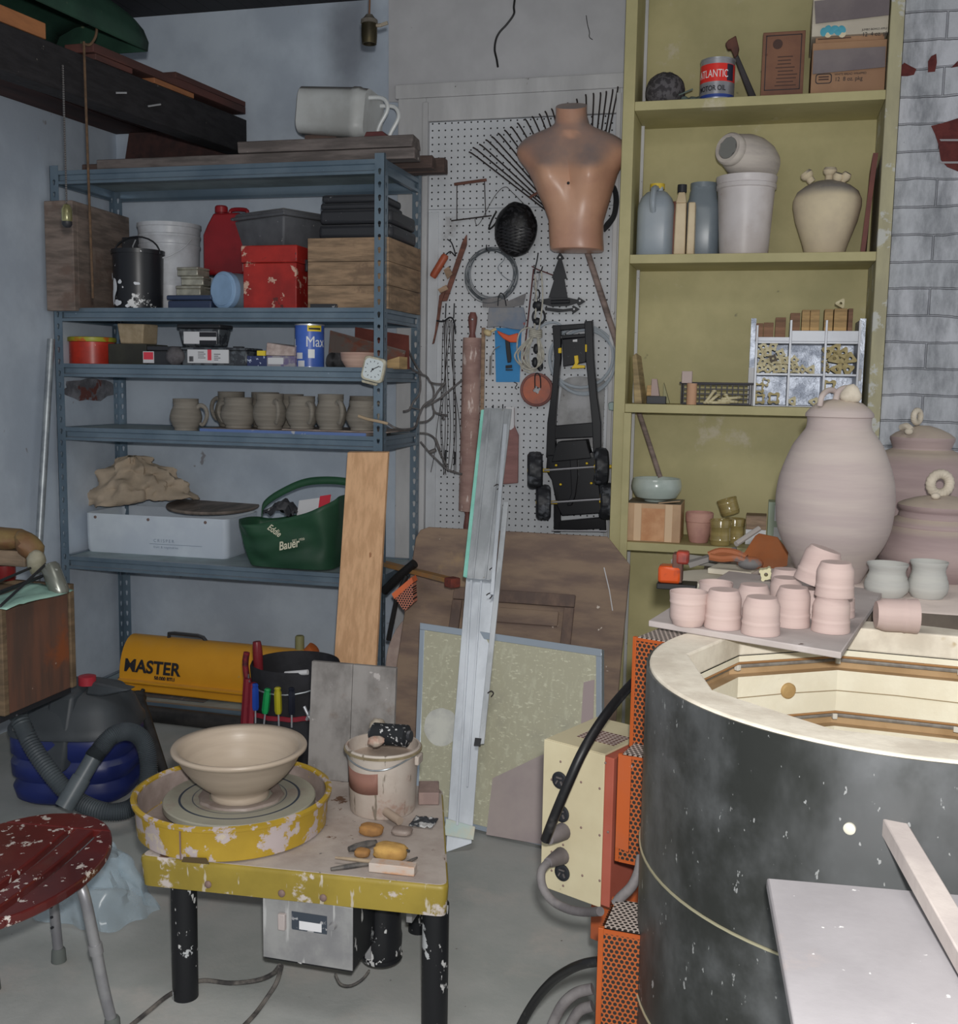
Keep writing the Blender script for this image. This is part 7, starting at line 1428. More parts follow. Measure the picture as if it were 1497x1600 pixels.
def tablering(z_,k,r_=.025):
    c=(FL+FR+BR+BL_)/4; cs=[c+(p-c)*k for p in (FL,FR,BR,BL_)]; o=[]
    for i in range(4):
        p=cs[i]; a=(cs[i-1]-p).normalized(); b=(cs[(i+1)%4]-p).normalized()
        for j in range(5):
            q=j/4; o.append(p+a*(r_*(1-q)**2)+b*(r_*q**2)+Vector((0,0,z_)))
    return o
loft([tablering(TZ-.075,.985),tablering(TZ-.012,1.0),tablering(TZ-.004,.997),tablering(TZ-.001,.985)]).build('table_skirt',m_mus2,t,smooth=50)
loft([tablering(TZ-.0009,.984),tablering(TZ,.982)]).build('table_top',m_mtop,t,smooth=0)
for p,rr_ in ((Vector((-1.296,2.225,0)),.031),(Vector((-.677,2.275,0)),.031),(Vector((-.85,2.69,0)),.028),(Vector((-1.20,2.69,0)),.028)): MB().lathe([(0,0),(rr_,0),(rr_,TZ-.076),(0,TZ-.076)],28,p).build('leg',m_leg,t)
for px,py in ((325,1382),(440,1396),(505,1403)): 
    p=onY(px,py,2.158+.057*(px-225)/475); MB().ball(p,(.009,.005,.009),12,8).build('bolt',m_rivet,t)
rp=.238; zp=TZ+.001; wcp=wc+Vector((.004,-.045,0))
m_pin_=m_mus
prof=[(rp*.93,zp),(rp*.985,zp+.004),(rp*1.0,zp+.076),(rp*1.035,zp+.078),(rp*1.04,zp+.086),(rp*1.0,zp+.09),(rp*.975,zp+.084),(rp*.96,zp+.01),(rp*.9,zp+.006),(0,zp+.006)]
MB().lathe(prof,64,wcp).build('splash_pan',m_mus,t,smooth=40)
m_slur=M('clay_slurry',P(96,84,78,'m'),.5,c2=P(120,110,104,'m'),ns=7)
MB().lathe([(rp*.957,zp+.012),(rp*.971,zp+.080)],64,wcp).build('pan_lining',M('dried_clay_lining',P(128,116,112,'m'),.85,c2=P(104,92,86,'m'),ns=7,c4=P(140,122,60,'m'),s4=7,t4=(.62,.66)),t,smooth=60)
MB().lathe([(0,zp+.007),(rp*.945,zp+.007),(rp*.945,zp+.012),(0,zp+.012)],48,wcp).build('slurry',m_slur,t)
a=-1.62; q=lambda rr_,aa,zz:wcp+Vector((rr_*math.cos(aa),rr_*math.sin(aa),zz))
MB().prism([q(rp*1.003,a-.004,zp+.005),q(rp*1.003,a+.012,zp+.005),q(rp*1.008,a+.012,zp+.085),q(rp*1.008,a-.004,zp+.085)],(0,-.0015,0)).build('pan_joint',m_rivet,t,smooth=0)
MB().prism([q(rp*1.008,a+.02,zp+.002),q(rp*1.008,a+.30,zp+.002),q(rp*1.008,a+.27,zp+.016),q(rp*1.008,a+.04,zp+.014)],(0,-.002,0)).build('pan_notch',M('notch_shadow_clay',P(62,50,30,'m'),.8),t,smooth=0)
def rings(b,co,c):
    sx=b.add('ShaderNodeSeparateXYZ'); b.link(co,sx.inputs[0]); dx=b.math('SUBTRACT',sx.outputs[0],wc.x-t.location.x); dy=b.math('SUBTRACT',sx.outputs[1],wc.y-t.location.y)
    d=b.math('SQRT',b.math('ADD',b.math('MULTIPLY',dx,dx),b.math('MULTIPLY',dy,dy)))
    for r0,w0,col in ((.150,.003,P(44,50,60,'m')),(.118,.0015,P(70,72,76,'m')),(.098,.004,P(52,56,64,'m'))): c=b.mix(b.math('LESS_THAN',b.math('ABSOLUTE',b.math('SUBTRACT',d,r0)),w0),c,col)
    return c
m_head=M('wheel_head_grey',P(128,126,112,'m'),.5,c2=P(116,114,104,'m'),ns=4,c4=P(116,104,96,'m'),s4=5,t4=(.55,.7),custom=rings)
zh=TZ+.055; MB().lathe([(0,zh-.02),(.188,zh-.02),(.192,zh-.016),(.192,zh-.003),(.189,zh),(0,zh)],64,wc).lathe([(0,zp+.013),(.05,zp+.013),(.05,zh-.021),(0,zh-.021)],24,wc).build('wheel_head',m_head,t)
# control box, motor and cables beneath
m_galvp=M('galvanised_splashed',P(128,128,128,'m'),.45,metal=.3,c2=P(108,108,110,'m'),ns=9,c3=P(150,150,150,'m'),s3=12,t3=(.6,.68),st3=(3,3,.4))
zt=TZ-.077; yq=2.20; x0=Xat(411,yq,.2); x1=Xat(556,yq+.02,.2); zb=Zat(1506,(x0+x1)/2,yq)
MB().bx(x0,x1,yq,yq+.003,zb,zt).build('control_panel',m_galvp,t,bevel=.001); MB().bx(x0+.002,x1-.002,yq+.0032,yq+.16,zb-.006,zt).build('control_box',m_leg,t,bevel=.002)
MB().bx(onY(437,1430,yq).x,onY(448,1430,yq).x,yq-.012,yq-.0005,onY(440,1450,yq).z,onY(440,1425,yq).z).build('switch',M('pale_switch',P(136,128,126,'m'),.4,c3=P(150,50,50,'m'),s3=40,t3=(.66,.68)),t,bevel=.002)
pt=MB().bx(onY(456,1430,yq).x,onY(511,1430,yq).x,yq-.0015,yq-.0003,onY(480,1455,yq).z,onY(480,1427,yq).z).build('name_plate',M('dark_plate',P(44,50,58,'m'),.5,c3=P(130,130,132,'m'),s3=40,t3=(.6,.66)),t,smooth=0); MB().bx(onY(468,1430,yq).x,onY(503,1430,yq).x,yq-.0022,yq-.0016,onY(480,1453,yq).z,onY(480,1440,yq).z).build('white_field',m_label,t,smooth=0)
MB().lathe([(0,0),(.009,0),(.007,.012),(0,.012)],14,onY(521,1446,yq-.0003),(0,-1,0)).build('speed_knob',m_galvp,t)
mc=Vector((Xat(597,2.40,.2),2.40,0)); rm=sz(32,(mc.x,2.4,.2)); zmb=Zat(1512,mc.x,2.4-rm)
MB().lathe([(0,zmb),(rm*.96,zmb),(rm*1.02,zmb+.004),(rm*1.02,zmb+.012),(rm*.96,zmb+.014),(rm,zmb+.06),(rm*.95,zmb+.075),(rm*.95,zt),(0,zt)],36,mc).build('motor',m_leg,t)
MB().bx(mc.x-rm*.5,mc.x-rm*.2,mc.y-rm*1.02,mc.y-rm*.8,zmb+.02,zmb+.055).build('motor_tag',m_galvp,t,bevel=.001)
br=MB().bx(mc.x+rm*.9,mc.x+rm*1.6,2.40,2.43,zt-.09,zt-.075).bx(mc.x+rm*1.3,mc.x+rm*1.6,2.39,2.44,zt-.12,zt-.02); br.build('bracket',m_galvp,t,bevel=.001)
def floorc(pts,r_,nm_='cable'): return MB().tube([Vector((onZ(a,b,zz).x,onZ(a,b,zz).y,max(zz,r_))) for a,b,zz in pts],r_,8,sm=6).build(nm_,M('dusty_black_cable',P(46,44,44,'m'),.7,c2=P(86,82,78,'m'),ns=30),t)
floorc([(437,1509,.10),(425,1522,.05),(400,1532,.02),(360,1536,.006),(320,1532,.006),(296,1538,.006),(262,1556,.006),(232,1580,.006),(200,1606,.006)],.0055); floorc([(440,1509,.10),(432,1535,.05),(415,1562,.012),(398,1585,.006),(378,1606,.006)],.0055); floorc([(524,1521,.085),(532,1537,.06),(548,1540,.05),(566,1530,.06),(577,1516,.085)],.003)
# clay bowl on the wheel
zb=zh+.0005
t=thing('clay_bowl','freshly thrown wide-rimmed grey-brown clay bowl on the wheel head','bowl',(wc.x,wc.y,zb))
m_bowl=M('wet_clay',P(144,132,118,'m'),.34,c2=P(134,122,109,'m'),ns=2,st=(1,1,12),bump=.06,bs=10,bst=(1,1,20))
rb=sz(104,(wc.x,wc.y,.55)); hb_=.13; KB=.86
MB().lathe([(r__,z__*KB) for r__,z__ in [(0,0),(rb*.43,0),(rb*.435,.006),(rb*.42,.014),(rb*.42,.022),(rb*.56,.042),(rb*.72,.072),(rb*.84,.104),(rb*.915,.132),(rb*.97,.141),(rb*1.0,.146),(rb*1.005,.152),(rb*.985,.158),(rb*.90,.153),(rb*.87,.146),(rb*.84,.130),(rb*.77,.10),(rb*.62,.066),(rb*.40,.040),(0,.032)]],80,(wc.x,wc.y,zb)).build('bowl',m_bowl,t,smooth=80)
MB().lathe([(rb*.46,0),(rb*.62,.0),(rb*.60,.006),(rb*.52,.008),(rb*.46,.004)],50,(wc.x,wc.y,zb),wob=lambda a,z_:1+.08*nz((math.cos(a)*3,math.sin(a)*3,z_*30))+.05*max(0,math.cos(a-.2))).build('trimming_ring',m_slur,t)
# slip bucket
c=onZ(598,1262,TZ); x,yc=c.x,c.y; r=sz(58,(x,yc,.5)); hk=Zat(1163,x,yc)-TZ
m_slipb=M('clay_smeared_white_plastic',P(152,145,137,'m'),.6,c2=P(138,127,119,'m'),ns=5,c4=P(122,96,84,'m'),s4=9,t4=(.56,.68),c3=P(98,90,80,'m'),s3=18,t3=(.60,.66),st3=(2.5,2.5,.5),bump=.15)
t=thing('slip_bucket','white plastic bucket smeared with clay on the wheel table, with a brown label and spout','bucket',(x,yc,TZ+.001))
zz=TZ+.001
MB().lathe([(0,0),(r*.86,0),(r*.88,.006),(r*.95,hk*.9),(r*1.0,hk*.91),(r*1.02,hk*.985),(r*1.0,hk),(r*.95,hk),(r*.86,.012),(0,.012)],44,(x,yc,zz)).build('pail',m_slipb,t)
MB().lathe([(0,hk*.78),(r*.92,hk*.78),(r*.92,hk*.80),(0,hk*.80)],36,(x,yc,zz)).build('slip',M('pale_slip',P(140,126,114,'m'),.3,c2=P(120,104,94,'m'),ns=9),t)
MB().lathe([(r*1.01,hk*.93),(r*1.05,hk*.935),(r*1.05,hk*.965),(r*1.01,hk*.97)],44,(x,yc,zz)).build('clay_rim',M('dry_olive_clay',P(110,100,78,'m'),.9,c2=P(90,80,62,'m'),ns=20),t)
mb=MB(); mb.grid(lambda u,v:Vector((x+r*(.885+.055*(.45+.33*v))*1.005*math.sin(-1.05+1.25*u),yc-r*(.885+.055*(.45+.33*v))*1.005*math.cos(-1.05+1.25*u),zz+hk*(.40+.32*v-.03*math.sin(PI*u)))),14,2); mb.build('brown_label',M('brown_label',P(116,84,74,'m'),.7,c2=P(104,74,66,'m'),ns=6),t,solid=.001)
p=onY(603,1268,yc-r*.84); e_=onY(625,1283,yc-r-.02); MB().tube([p,e_],.011,14).build('spout',M('spout_plastic',P(126,112,100,'m'),.5),t)
MB().tube([(x-r*1.03,yc-.01,zz+hk*.93),(x-r*.6,yc-r*.85,zz+hk*.87),(x,yc-r*1.06,zz+hk*.80),(x+r*.55,yc-r*.95,zz+hk*.84),(x+r*1.0,yc-.02,zz+hk*.93)],.0022,6,sm=6).build('wire_handle',m_galv,t)
MB().bx(x+r*.98,x+r*1.10,yc-.03,yc+.01,zz+hk*.78,zz+hk*.92).build('handle_lug',m_slipb,t,bevel=.003)
# black roller resting on the rim
a=onY(585,1146,yc+.02); b=onY(636,1150,yc+.01); rr_=sz(17,a); t=thing('foam_roller','black foam roller speckled with clay lying across the rim of the slip bucket','roller',tuple((a+b)/2))
MB().lathe([(rr_*.5,-.004),(rr_,0),(rr_,(b-a).length),(rr_*.5,(b-a).length+.004)],28,a,b-a).build('foam_sleeve',M('black_foam',P(22,24,27,'m'),.8,c3=P(150,150,150,'m'),s3=80,t3=(.60,.63)),t); MB().lathe([(0,-.012),(rr_*.5,-.012),(rr_*.5,(b-a).length+.012),(0,(b-a).length+.012)],20,a,b-a).build('core',m_dark,t)
for v in (): pass
p=onY(590,1128,yc+.05); solo(MB().ball((p.x,p.y,p.z-.012),(.022,.02,.022),14,9,f=lambda v:1+.2*nz(v,2)),'clay_sponge',M('pale_clay_lump',P(132,124,112,'m'),.85,c2=P(114,104,92,'m'),ns=18),'pale clay lump behind the black foam roller on the slip bucket','lump')
p=onY(588,1158,yc-.05); solo(MB().ball((p.x,p.y,p.z),(.022,.018,.014),12,8,f=lambda v:1+.3*nz(v,2)),'clay_scrap',M('red_clay_scrap',P(128,96,84,'m'),.8,c2=P(148,138,126,'m'),ns=20),'small reddish clay scrap in the slip bucket before the roller','clay')
# loose tools on the wheel table
m_spg=M('yellow_sponge',P(154,122,68,'m'),.9,c2=P(136,104,58,'m'),ns=24,bump=.5,bs=70); m_spg2=M('orange_sponge',P(132,96,54,'m'),.9,c2=P(112,82,50,'m'),ns=20,bump=.5,bs=70)
def lump(nm_,px,py,w_,d_,h_,mat,lab,rz=0,e=.6):
    c=onZ(px,py,TZ+.001); mb=MB(); mb.ball((c.x,c.y,TZ+.001+h_/2),(w_/2,d_/2,h_/2),22,12,rot=(0,0,rz),f=lambda v:(1+.08*nz(v,2.5))*min(1.25,1/max(abs(v.x)**4+abs(v.y)**4+abs(v.z)**4,.3)**.25)); return solo(mb,nm_,mat,lab,'sponge' if 'sponge' in nm_ else 'lump')
lump('sponge',580,1304,.058,.04,.026,m_spg2,'orange-brown sponge at the foot of the slip bucket'); lump('sponge',610,1342,.078,.05,.036,m_spg,'yellow rounded sponge nearest the front corner of the wheel table'); lump('sponge',566,1338,.035,.03,.018,m_spg2,'small brown sponge left of the yellow sponge on the wheel table'); lump('clay_lump',628,1303,.05,.04,.016,m_slur,'brown clay patch right of the slip bucket spout')
m_tool=M('clay_stained_steel',P(84,80,76,'m'),.6,metal=.2,c2=P(40,40,42,'m'),ns=20); m_twood=M('clayed_wood_tool',P(128,114,96,'m'),.8,c2=P(104,90,76,'m'),ns=16)
def rod(px0,py0,px1,py1,r_,mat,nm_,lab,z_=.006,flat=1): 
    a=onZ(px0,py0,TZ+z_); b=onZ(px1,py1,TZ+z_); mb=MB(); mb.tube([a,a+(b-a)*.3,a+(b-a)*.7,b],r_,8,rr=lambda q:r_*(.6+.4*math.sin(PI*q))); return solo(mb,nm_,mat,lab,'pottery tool')
rod(517,1358,596,1346,.007,m_tool,'knife','dark steel knife lying on the wheel table pointing left'); rod(524,1340,640,1352,.005,m_twood,'wooden_tool','long pale wooden tool lying below the sponges on the wheel table',.016); rod(545,1327,588,1316,.011,m_tool,'trimming_tool','black and white clay-caked tool left of the yellow sponge',.012)
rod(592,1318,640,1330,.005,m_tool,'loop_tool','thin dark loop tool behind the yellow sponge on the wheel table',.024); rod(626,1352,652,1340,.004,m_tool,'needle_tool','short dark needle tool at the right end of the wooden tool',.006)
c=onZ(614,1362,TZ+.001); solo(MB().box((c.x,c.y,TZ+.012),(.108,.03,.022),(0,0,.06)),'tile',M('orange_white_block',P(150,140,132,'m'),.7,c2=P(152,112,80,'m'),ns=7,st=(1,1,3),lo=.45,hi=.6),'small orange and white block at the front edge of the wheel table','block',bevel=.002)
def ragf(u,v): 
    c=onZ(662,1288,TZ); return Vector((c.x+.06*(u-.5),c.y+.06*(v-.5),TZ+.004+.010*abs(nz((u*4,v*4,3),1.4))))
solo(MB().grid(ragf,14,14),'rag',M('black_white_rag',P(40,42,46,'m'),.9,c2=P(140,140,140,'m'),ns=24,lo=.5,hi=.56),'crumpled black and white speckled rag at the right edge of the wheel table','rag',solid=.003)
c=onZ(670,1248,TZ+.001); solo(MB().box((c.x,c.y,TZ+.018),(.055,.09,.034),(0,0,.3)),'brick',M('pinkish_brick',P(126,108,102,'m'),.9,c2=P(110,94,90,'m'),ns=14),'dusty pinkish brick at the back right corner of the wheel table','brick',bevel=.003)
# ================================================================ stool and plastic bag at the lower left
zs=.41; E1=onZ(147,1315,zs); E2=onZ(75,1257,zs); E3=onZ(85,1410,zs); 
ctr=onZ(8,1352,zs); sr=(Vector((E1.x,E1.y))-Vector((ctr.x,ctr.y))).length
t=thing('stool','round dark red slatted stool seat spattered with white on grey metal crutch legs','stool',(ctr.x,ctr.y,0))
m_seat=M('dark_red_seat',P(72,22,20,'m'),.3,c2=P(52,16,16,'m'),ns=3,c4=P(150,142,136,'m'),s4=13,t4=(.62,.64),c3=P(150,142,138,'m'),s3=40,t3=(.64,.66),coat=.3)
dirv=Vector((1,.10,0)).normalized(); perp=Vector((-dirv.y,dirv.x,0)); slots=[]
def seatseg(u0,u1,v0=-1,v1=1):
    o=[]
    n_=16
    for i in range(n_+1): v=v0+(v1-v0)*i/n_; v=max(-.999,min(.999,v)); bow=.10*(1-v*v); o.append((min(u1+bow if u1<.99 else 9,math.sqrt(1-v*v)),v))
    for i in range(n_+1): v=v1+(v0-v1)*i/n_; v=max(-.999,min(.999,v)); bow=.10*(1-v*v); o.append((max(u0+bow if u0>-.99 else -9,-math.sqrt(1-v*v)),v))
    return [Vector((ctr.x,ctr.y,zs))+dirv*(sr*a)+perp*(sr*1.5*b) for a,b in o]
MB().prism(seatseg(-1,.10,-.72,.72),(0,0,-.022)).prism(seatseg(.20,.42,-.72,.72),(0,0,-.022)).prism(seatseg(.52,1,-.72,.72),(0,0,-.022)).build('slats',m_seat,t,smooth=0,bevel=.004)
rim=[]
cap=lambda sgn:[Vector((ctr.x,ctr.y,zs))+dirv*(sr*math.sqrt(1-v*v)*s_)+perp*(sr*1.5*v) for s_,vs_ in ((1,[sgn*(.7205+.2785*i/8) for i in range(9)]),(-1,[sgn*(.999-.2785*i/8) for i in range(9)])) for v in vs_]
MB().prism(cap(1),(0,0,-.022)).build('rail',m_seat,t,smooth=0,bevel=.004); MB().prism(cap(-1),(0,0,-.022)).build('rail',m_seat,t,smooth=0,bevel=.004)
m_tube=M('grey_alu_tube',P(124,124,126,'m'),.4,metal=.5,c2=P(104,104,108,'m'),ns=8); m_rub=M('grey_rubber_tip',P(70,74,72,'m'),.8)
f1=onZ(92,1502,0); f2=onZ(176,1612,0); f2.z=0
def leg(pts,foot,nm_='leg'):
    l_=MB().tube(pts,.0125,14,sm=5).build(nm_,m_tube,t,smooth=60); d_=(Vector(pts[-2])-Vector(pts[-1])).normalized(); fp=Vector(pts[-1])
    MB().lathe([(0,0),(.019,0),(.017,.03),(.0135,.036),(0,.036)],20,(fp.x,fp.y,.001)).build('rubber_tip',m_rub,l_); return l_
a1=onY(88,1400,f1.y-.02); a1=Vector((a1.x,a1.y,zs-.024)); leg([a1,Vector((f1.x-.006,f1.y-.01,.25)),Vector((f1.x,f1.y,.02))],f1)
k0=onZ(112,1362,zs-.03); k1=onZ(130,1385,zs-.045)
l2=leg([Vector((k0.x-.06,k0.y+.02,zs-.036)),Vector((k0.x,k0.y,zs-.036)),Vector((k1.x,k1.y,zs-.06)),k1+(f2-k1)*.35,k1+(f2-k1)*.7,Vector((f2.x,f2.y,.02))],f2)
m_=k1+(f2-k1)*.42; d_=(f2-k1).normalized(); MB().tube([m_-d_*.012,m_+d_*.012],.0155,14).build('collar',m_tube,l2)
mb=MB(); 
for i in range(4): 
    p=Vector((f1.x-.004,f1.y-.021,.10+.028*i)); mb=MB().tube([p,p+Vector((.001,.008,0))],.0035,8); mb.build('adjuster_hole',m_blk,t)
leg([ctr+Vector((-.14,.10,-.024)),Vector((ctr.x-.16,ctr.y+.13,.2)),Vector((ctr.x-.17,ctr.y+.15,.02))],None); leg([ctr+Vector((-.12,-.12,-.024)),Vector((ctr.x-.14,ctr.y-.15,.2)),Vector((ctr.x-.15,ctr.y-.17,.02))],None)
c=onZ(140,1440,0); m_film=M('thin_plastic_film',P(150,166,176,'m'),.25,alpha=.38,c2=P(130,148,160,'m'),ns=6)
def film(u,v):
    a=2*PI*u; k=1-v; d=Vector((math.cos(a),math.sin(a),0)); rad=(.155*(1-.35*v))*(1+.28*nz((math.cos(a)*2,math.sin(a)*2,v*2),1.5)+.10*math.sin(5*a)); 
    return Vector((c.x-.02+d.x*rad*1.05-.05*v,c.y+.06+d.y*rad*.75+.02*v,0.004+.15*v**.8+.02*abs(nz((u*9,v*5,1)))))
mb=MB().grid(film,60,14,wrap=True)
solo(mb,'plastic_bag',m_film,'crumpled translucent pale blue plastic bag on the floor behind the stool','bag',smooth=30)
# ================================================================ kiln on the right
KC=Vector((.27,1.99,0)); KR=.456; KZ=1.0
def oncyl(px,py,r,far=False):
    d=ray(px,py); ox,oy=-KC.x,-KC.y; a=d.x*d.x+d.y*d.y; b=2*(ox*d.x+oy*d.y); c=ox*ox+oy*oy-r*r; q=math.sqrt(max(0,b*b-4*a*c)); k=(-b+q)/(2*a) if far else (-b-q)/(2*a); return EYE+d*k
m_ksk=M('kiln_stainless_skin',P(98,100,101,'n'),.46,metal=.5,c2=P(58,60,58,'n'),ns=5,st=(1,1,.55),lo=.35,hi=.62,c4=P(136,139,142,'n'),s4=3.2,t4=(.42,.85),c3=P(170,172,172,'n'),s3=70,t3=(.67,.70),st3=(1,1,.5),bump=.03,bs=6)
m_kbrick=M('cream_firebrick',P(238,232,212,'n'),.9,c2=P(230,222,200,'n'),ns=10,c3=P(176,150,110,'n'),s3=18,t3=(.7,.75),bump=.25,bs=60)
m_krim=M('dusty_kiln_rim',P(232,224,208,'n'),.9,c2=P(206,196,180,'n'),ns=9,c3=P(190,172,140,'n'),s3=12,t3=(.68,.74),bump=.25,bs=50)
m_kgr=M('element_channel',P(188,158,120,'n'),.9,c2=P(172,142,104,'n'),ns=12); m_el=M('grey_element',P(128,122,116,'n'),.6,c2=P(150,146,140,'n'),ns=40)
m_seam=M('bright_seam',P(196,190,160,'n'),.4,metal=.5)
t=thing('kiln','big round electric kiln with a dark stained metal jacket and cream brick lining, lid off','kiln',tuple(KC))
zs_=[.06,.393,.664,KZ-.002]
for i in range(3):
    MB().lathe([(KR-.004,zs_[i]+.002),(KR,zs_[i]+.002),(KR,zs_[i+1]-.002),(KR-.004,zs_[i+1]-.002)],96,KC).build('jacket_band',m_ksk,t,smooth=60)
    if i: MB().lathe([(KR-.003,zs_[i]-.003),(KR+.0025,zs_[i]-.002),(KR+.0025,zs_[i]+.001),(KR-.003,zs_[i]+.0015)],96,KC).build('seam',m_seam,t,smooth=60)
best=min((abs(proj((KC.x+.385*math.cos(a),KC.y+.385*math.sin(a),.93))[0]-1310),a) for a in [PI*.15+PI*.7*i/400 for i in range(401)])[1]
def deca(r,z_,sub=8):
    o=[]
    for k in range(10):
        p=Vector((KC.x+r*math.cos(best+k*PI/5),KC.y+r*math.sin(best+k*PI/5),z_)); q=Vector((KC.x+r*math.cos(best+(k+1)*PI/5),KC.y+r*math.sin(best+(k+1)*PI/5),z_))
        o+=[p+(q-p)*(j/sub) for j in range(sub)]
    return o
inn=deca(.385,0); outer=[]
for p in inn:
    a=math.atan2(p.y-KC.y,p.x-KC.x); outer.append(Vector((KC.x+(KR-.005)*math.cos(a),KC.y+(KR-.005)*math.sin(a),0)))
up3=Vector((0,0,KZ-.05)); MB().ring([p+up3 for p in outer],[p+up3 for p in inn],(0,0,.05)).build('brick_rim',m_krim,t,smooth=0,bevel=.004)
xb=KC.x+.385*math.cos(best); ybk=KC.y+.385*math.sin(best)
g1a,g1b=Zat(1024,xb,ybk),Zat(1047,xb,ybk); g2a,g2b=Zat(1110,xb,ybk),Zat(1134,xb,ybk)
def liner(nm,prof,mat): 
    rs=[deca(r,z_,1) for r,z_ in prof]; n=10; return MB().put([p for q in rs for p in q],[(j*n+i,j*n+(i+1)%n,(j+1)*n+(i+1)%n,(j+1)*n+i) for j in range(len(rs)-1) for i in range(n)]).build(nm,mat,t,smooth=0)
liner('lining',[(.385,KZ-.0505),(.385,g1a)],m_kbrick); liner('lining',[(.385,g1b),(.385,g2a)],m_kbrick); liner('lining',[(.385,g2b),(.385,.36)],m_kbrick)
for a,b in ((g1a,g1b),(g2a,g2b)):
    liner('element_channel',[(.385,a),(.41,a-.004),(.41,b),(.385,b-.004)],m_kgr)
    MB().tube([p+Vector((0,0,b+(a-b)*.62)) for p in deca(.403,0,6)],.006,8,closed=True).build('element',m_el,t)
    MB().tube([p+Vector((0,0,a-.003)) for p in deca(.3865,0,1)],.0028,6,closed=True).build('channel_lip',M('brown_lip',P(164,122,80,'n'),.9),t)
    for k in range(10):
        p=Vector((KC.x+.388*math.cos(best+k*PI/5),KC.y+.388*math.sin(best+k*PI/5),b+(a-b)*.62)); MB().box(p,(.010,.010,.012),(0,0,best+k*PI/5)).build('element_pin',M('white_pin',P(214,210,200,'n'),.6),t,bevel=.001)
MB().prism([p+Vector((0,0,.36)) for p in deca(.386,0,1)],(0,0,-.05)).build('kiln_floor',m_kbrick,t,smooth=0)
# brick joints: shallow dark lines in the lining
for k in range(10):
    mb=MB(); a=best+k*PI/5; zj=(g1b+g2a)/2+.0; p=Vector((KC.x+.3845*math.cos(a),KC.y+.3845*math.sin(a),zj)); q=Vector((KC.x+.3845*math.cos(a+PI/5),KC.y+.3845*math.sin(a+PI/5),zj))
    if k in (8,9,0,1,3): mb.tube([p,p+(q-p)*.5+Vector((0,0,.002)),q],.0012,5).build('brick_joint',M('joint_line',P(160,144,116,'n'),.9),t)
p=oncyl(1231,1079,.366,True); d=(Vector((KC.x,KC.y,p.z))-p).normalized(); MB().lathe([(0,-.012),(.017,-.012),(.017,.004),(.014,.007),(0,.007)],20,p,d).build('peephole_plug',M('tan_plug',P(196,164,112,'n'),.9,c2=P(170,138,90,'n'),ns=14),t)
p=oncyl(1328,1294,KR); d=(p-Vector((KC.x,KC.y,p.z))).normalized(); MB().lathe([(0,-.004),(.0085,-.004),(.0085,.004),(.006,.006),(0,.006)],18,p,d).build('spy_plug',M('white_plug',P(210,206,190,'n'),.8),t)
MB().lathe([(0,.0),(KR*.9,0),(KR*.9,.06),(0,.06)],48,KC).build('stand',m_dark,t)
# orange element covers on the kiln's left side
HOLE=(.02,.016,.014)
m_or=M('orange_enamel',P(172,82,30,'n'),.45,c2=P(156,72,26,'n'),ns=5,c3=P(150,120,100,'n'),s3=24,t3=(.71,.75))
m_orp=M('orange_perforated',P(164,84,38,'n'),.5,custom=dots((0,2),.0098,.0036,HOLE,True)); m_orp2=M('orange_perforated_side',P(158,80,36,'n'),.5,custom=dots((1,2),.0098,.0036,HOLE,True)); m_ortop=M('dusty_perforated_top',P(176,164,156,'n'),.7,custom=dots((0,1),.0105,.0036,HOLE,True))
def cover(nm,lab,of,th,w_in,dep,z0,z1,face_m_=None,rim=.006):
    """box: of = outer front corner (x,y), u points towards the kiln, v away from the camera"""
    u=Vector((-math.cos(th),-math.sin(th),0)); v=Vector((-math.sin(th)*-1,0,0)) if False else Vector((math.sin(th),-math.cos(th),0)); v=v if v.y>0 else -v
    o=Vector((of[0],of[1],0)); c=thing(nm,lab,'guard',(o.x,o.y,z0)); c.rotation_euler=(0,0,math.atan2(u.y,u.x)); sv=1 if Vector((-u.y,u.x,0)).dot(v)>0 else -1
    def b(nmn,x0,x1,y0,y1,za,zb,m_,bv=0): return MB().bx(x0,x1,min(y0*sv,y1*sv),max(y0*sv,y1*sv),za-z0,zb-z0).build(nmn,m_,c,smooth=0,bevel=bv,world=False)
    b('front_mesh',rim,w_in,0,.0015,z0+rim,z1-rim,m_orp); b('side_mesh',0,.0015,rim,dep-rim,z0+rim,z1-rim,m_orp2) ; b('top_mesh',rim,w_in,rim,dep-rim,z1-.0015,z1,m_ortop)
    b('corner_strip',-.0012,rim+.001,-.0012,rim+.001,z0,z1+.001,m_or,.001); b('lower_strip',rim+.0012,w_in,-.0012,.0008,z0,z0+rim,m_or); b('upper_strip',rim+.0012,w_in,-.0012,.0008,z1-rim,z1,m_or); b('rear_strip',-.0012,.006,dep-rim,dep,z0,z1,m_or)
    b('back_box',rim+.002,w_in,.02,dep-.002,z0+.002,z1-.004,m_black)
    return c
a=onZ(990,993,1.0); cover('element_guard','upper orange perforated guard on the kiln\'s left side, just under the square shelf',(a.x,a.y),math.radians(160),.11,.13,Zat(1166,a.x,a.y),.997)
a2=onY(967,1180,2.06); c2=cover('element_guard','middle orange perforated guard on the kiln beside the cream control box',(a2.x,a2.y),math.radians(168),.11,.12,Zat(1345,a2.x,a2.y),Zat(1178,a2.x,a2.y))
m_or2=M('orange_side_plate',P(172,82,34,'n'),.45,c2=P(160,84,54,'n'),ns=4)
p=Vector((a2.x,a2.y,0)); z0_,z1_=c2.location.z,Zat(1178,a2.x,a2.y)
MB().bx(-.001,.022,-.0045,-.0015,0.03,z1_-z0_).build('plain_plate',m_or2,c2,smooth=0,world=False) if False else None
u=Vector((-math.cos(math.radians(168)),-math.sin(math.radians(168)),0))
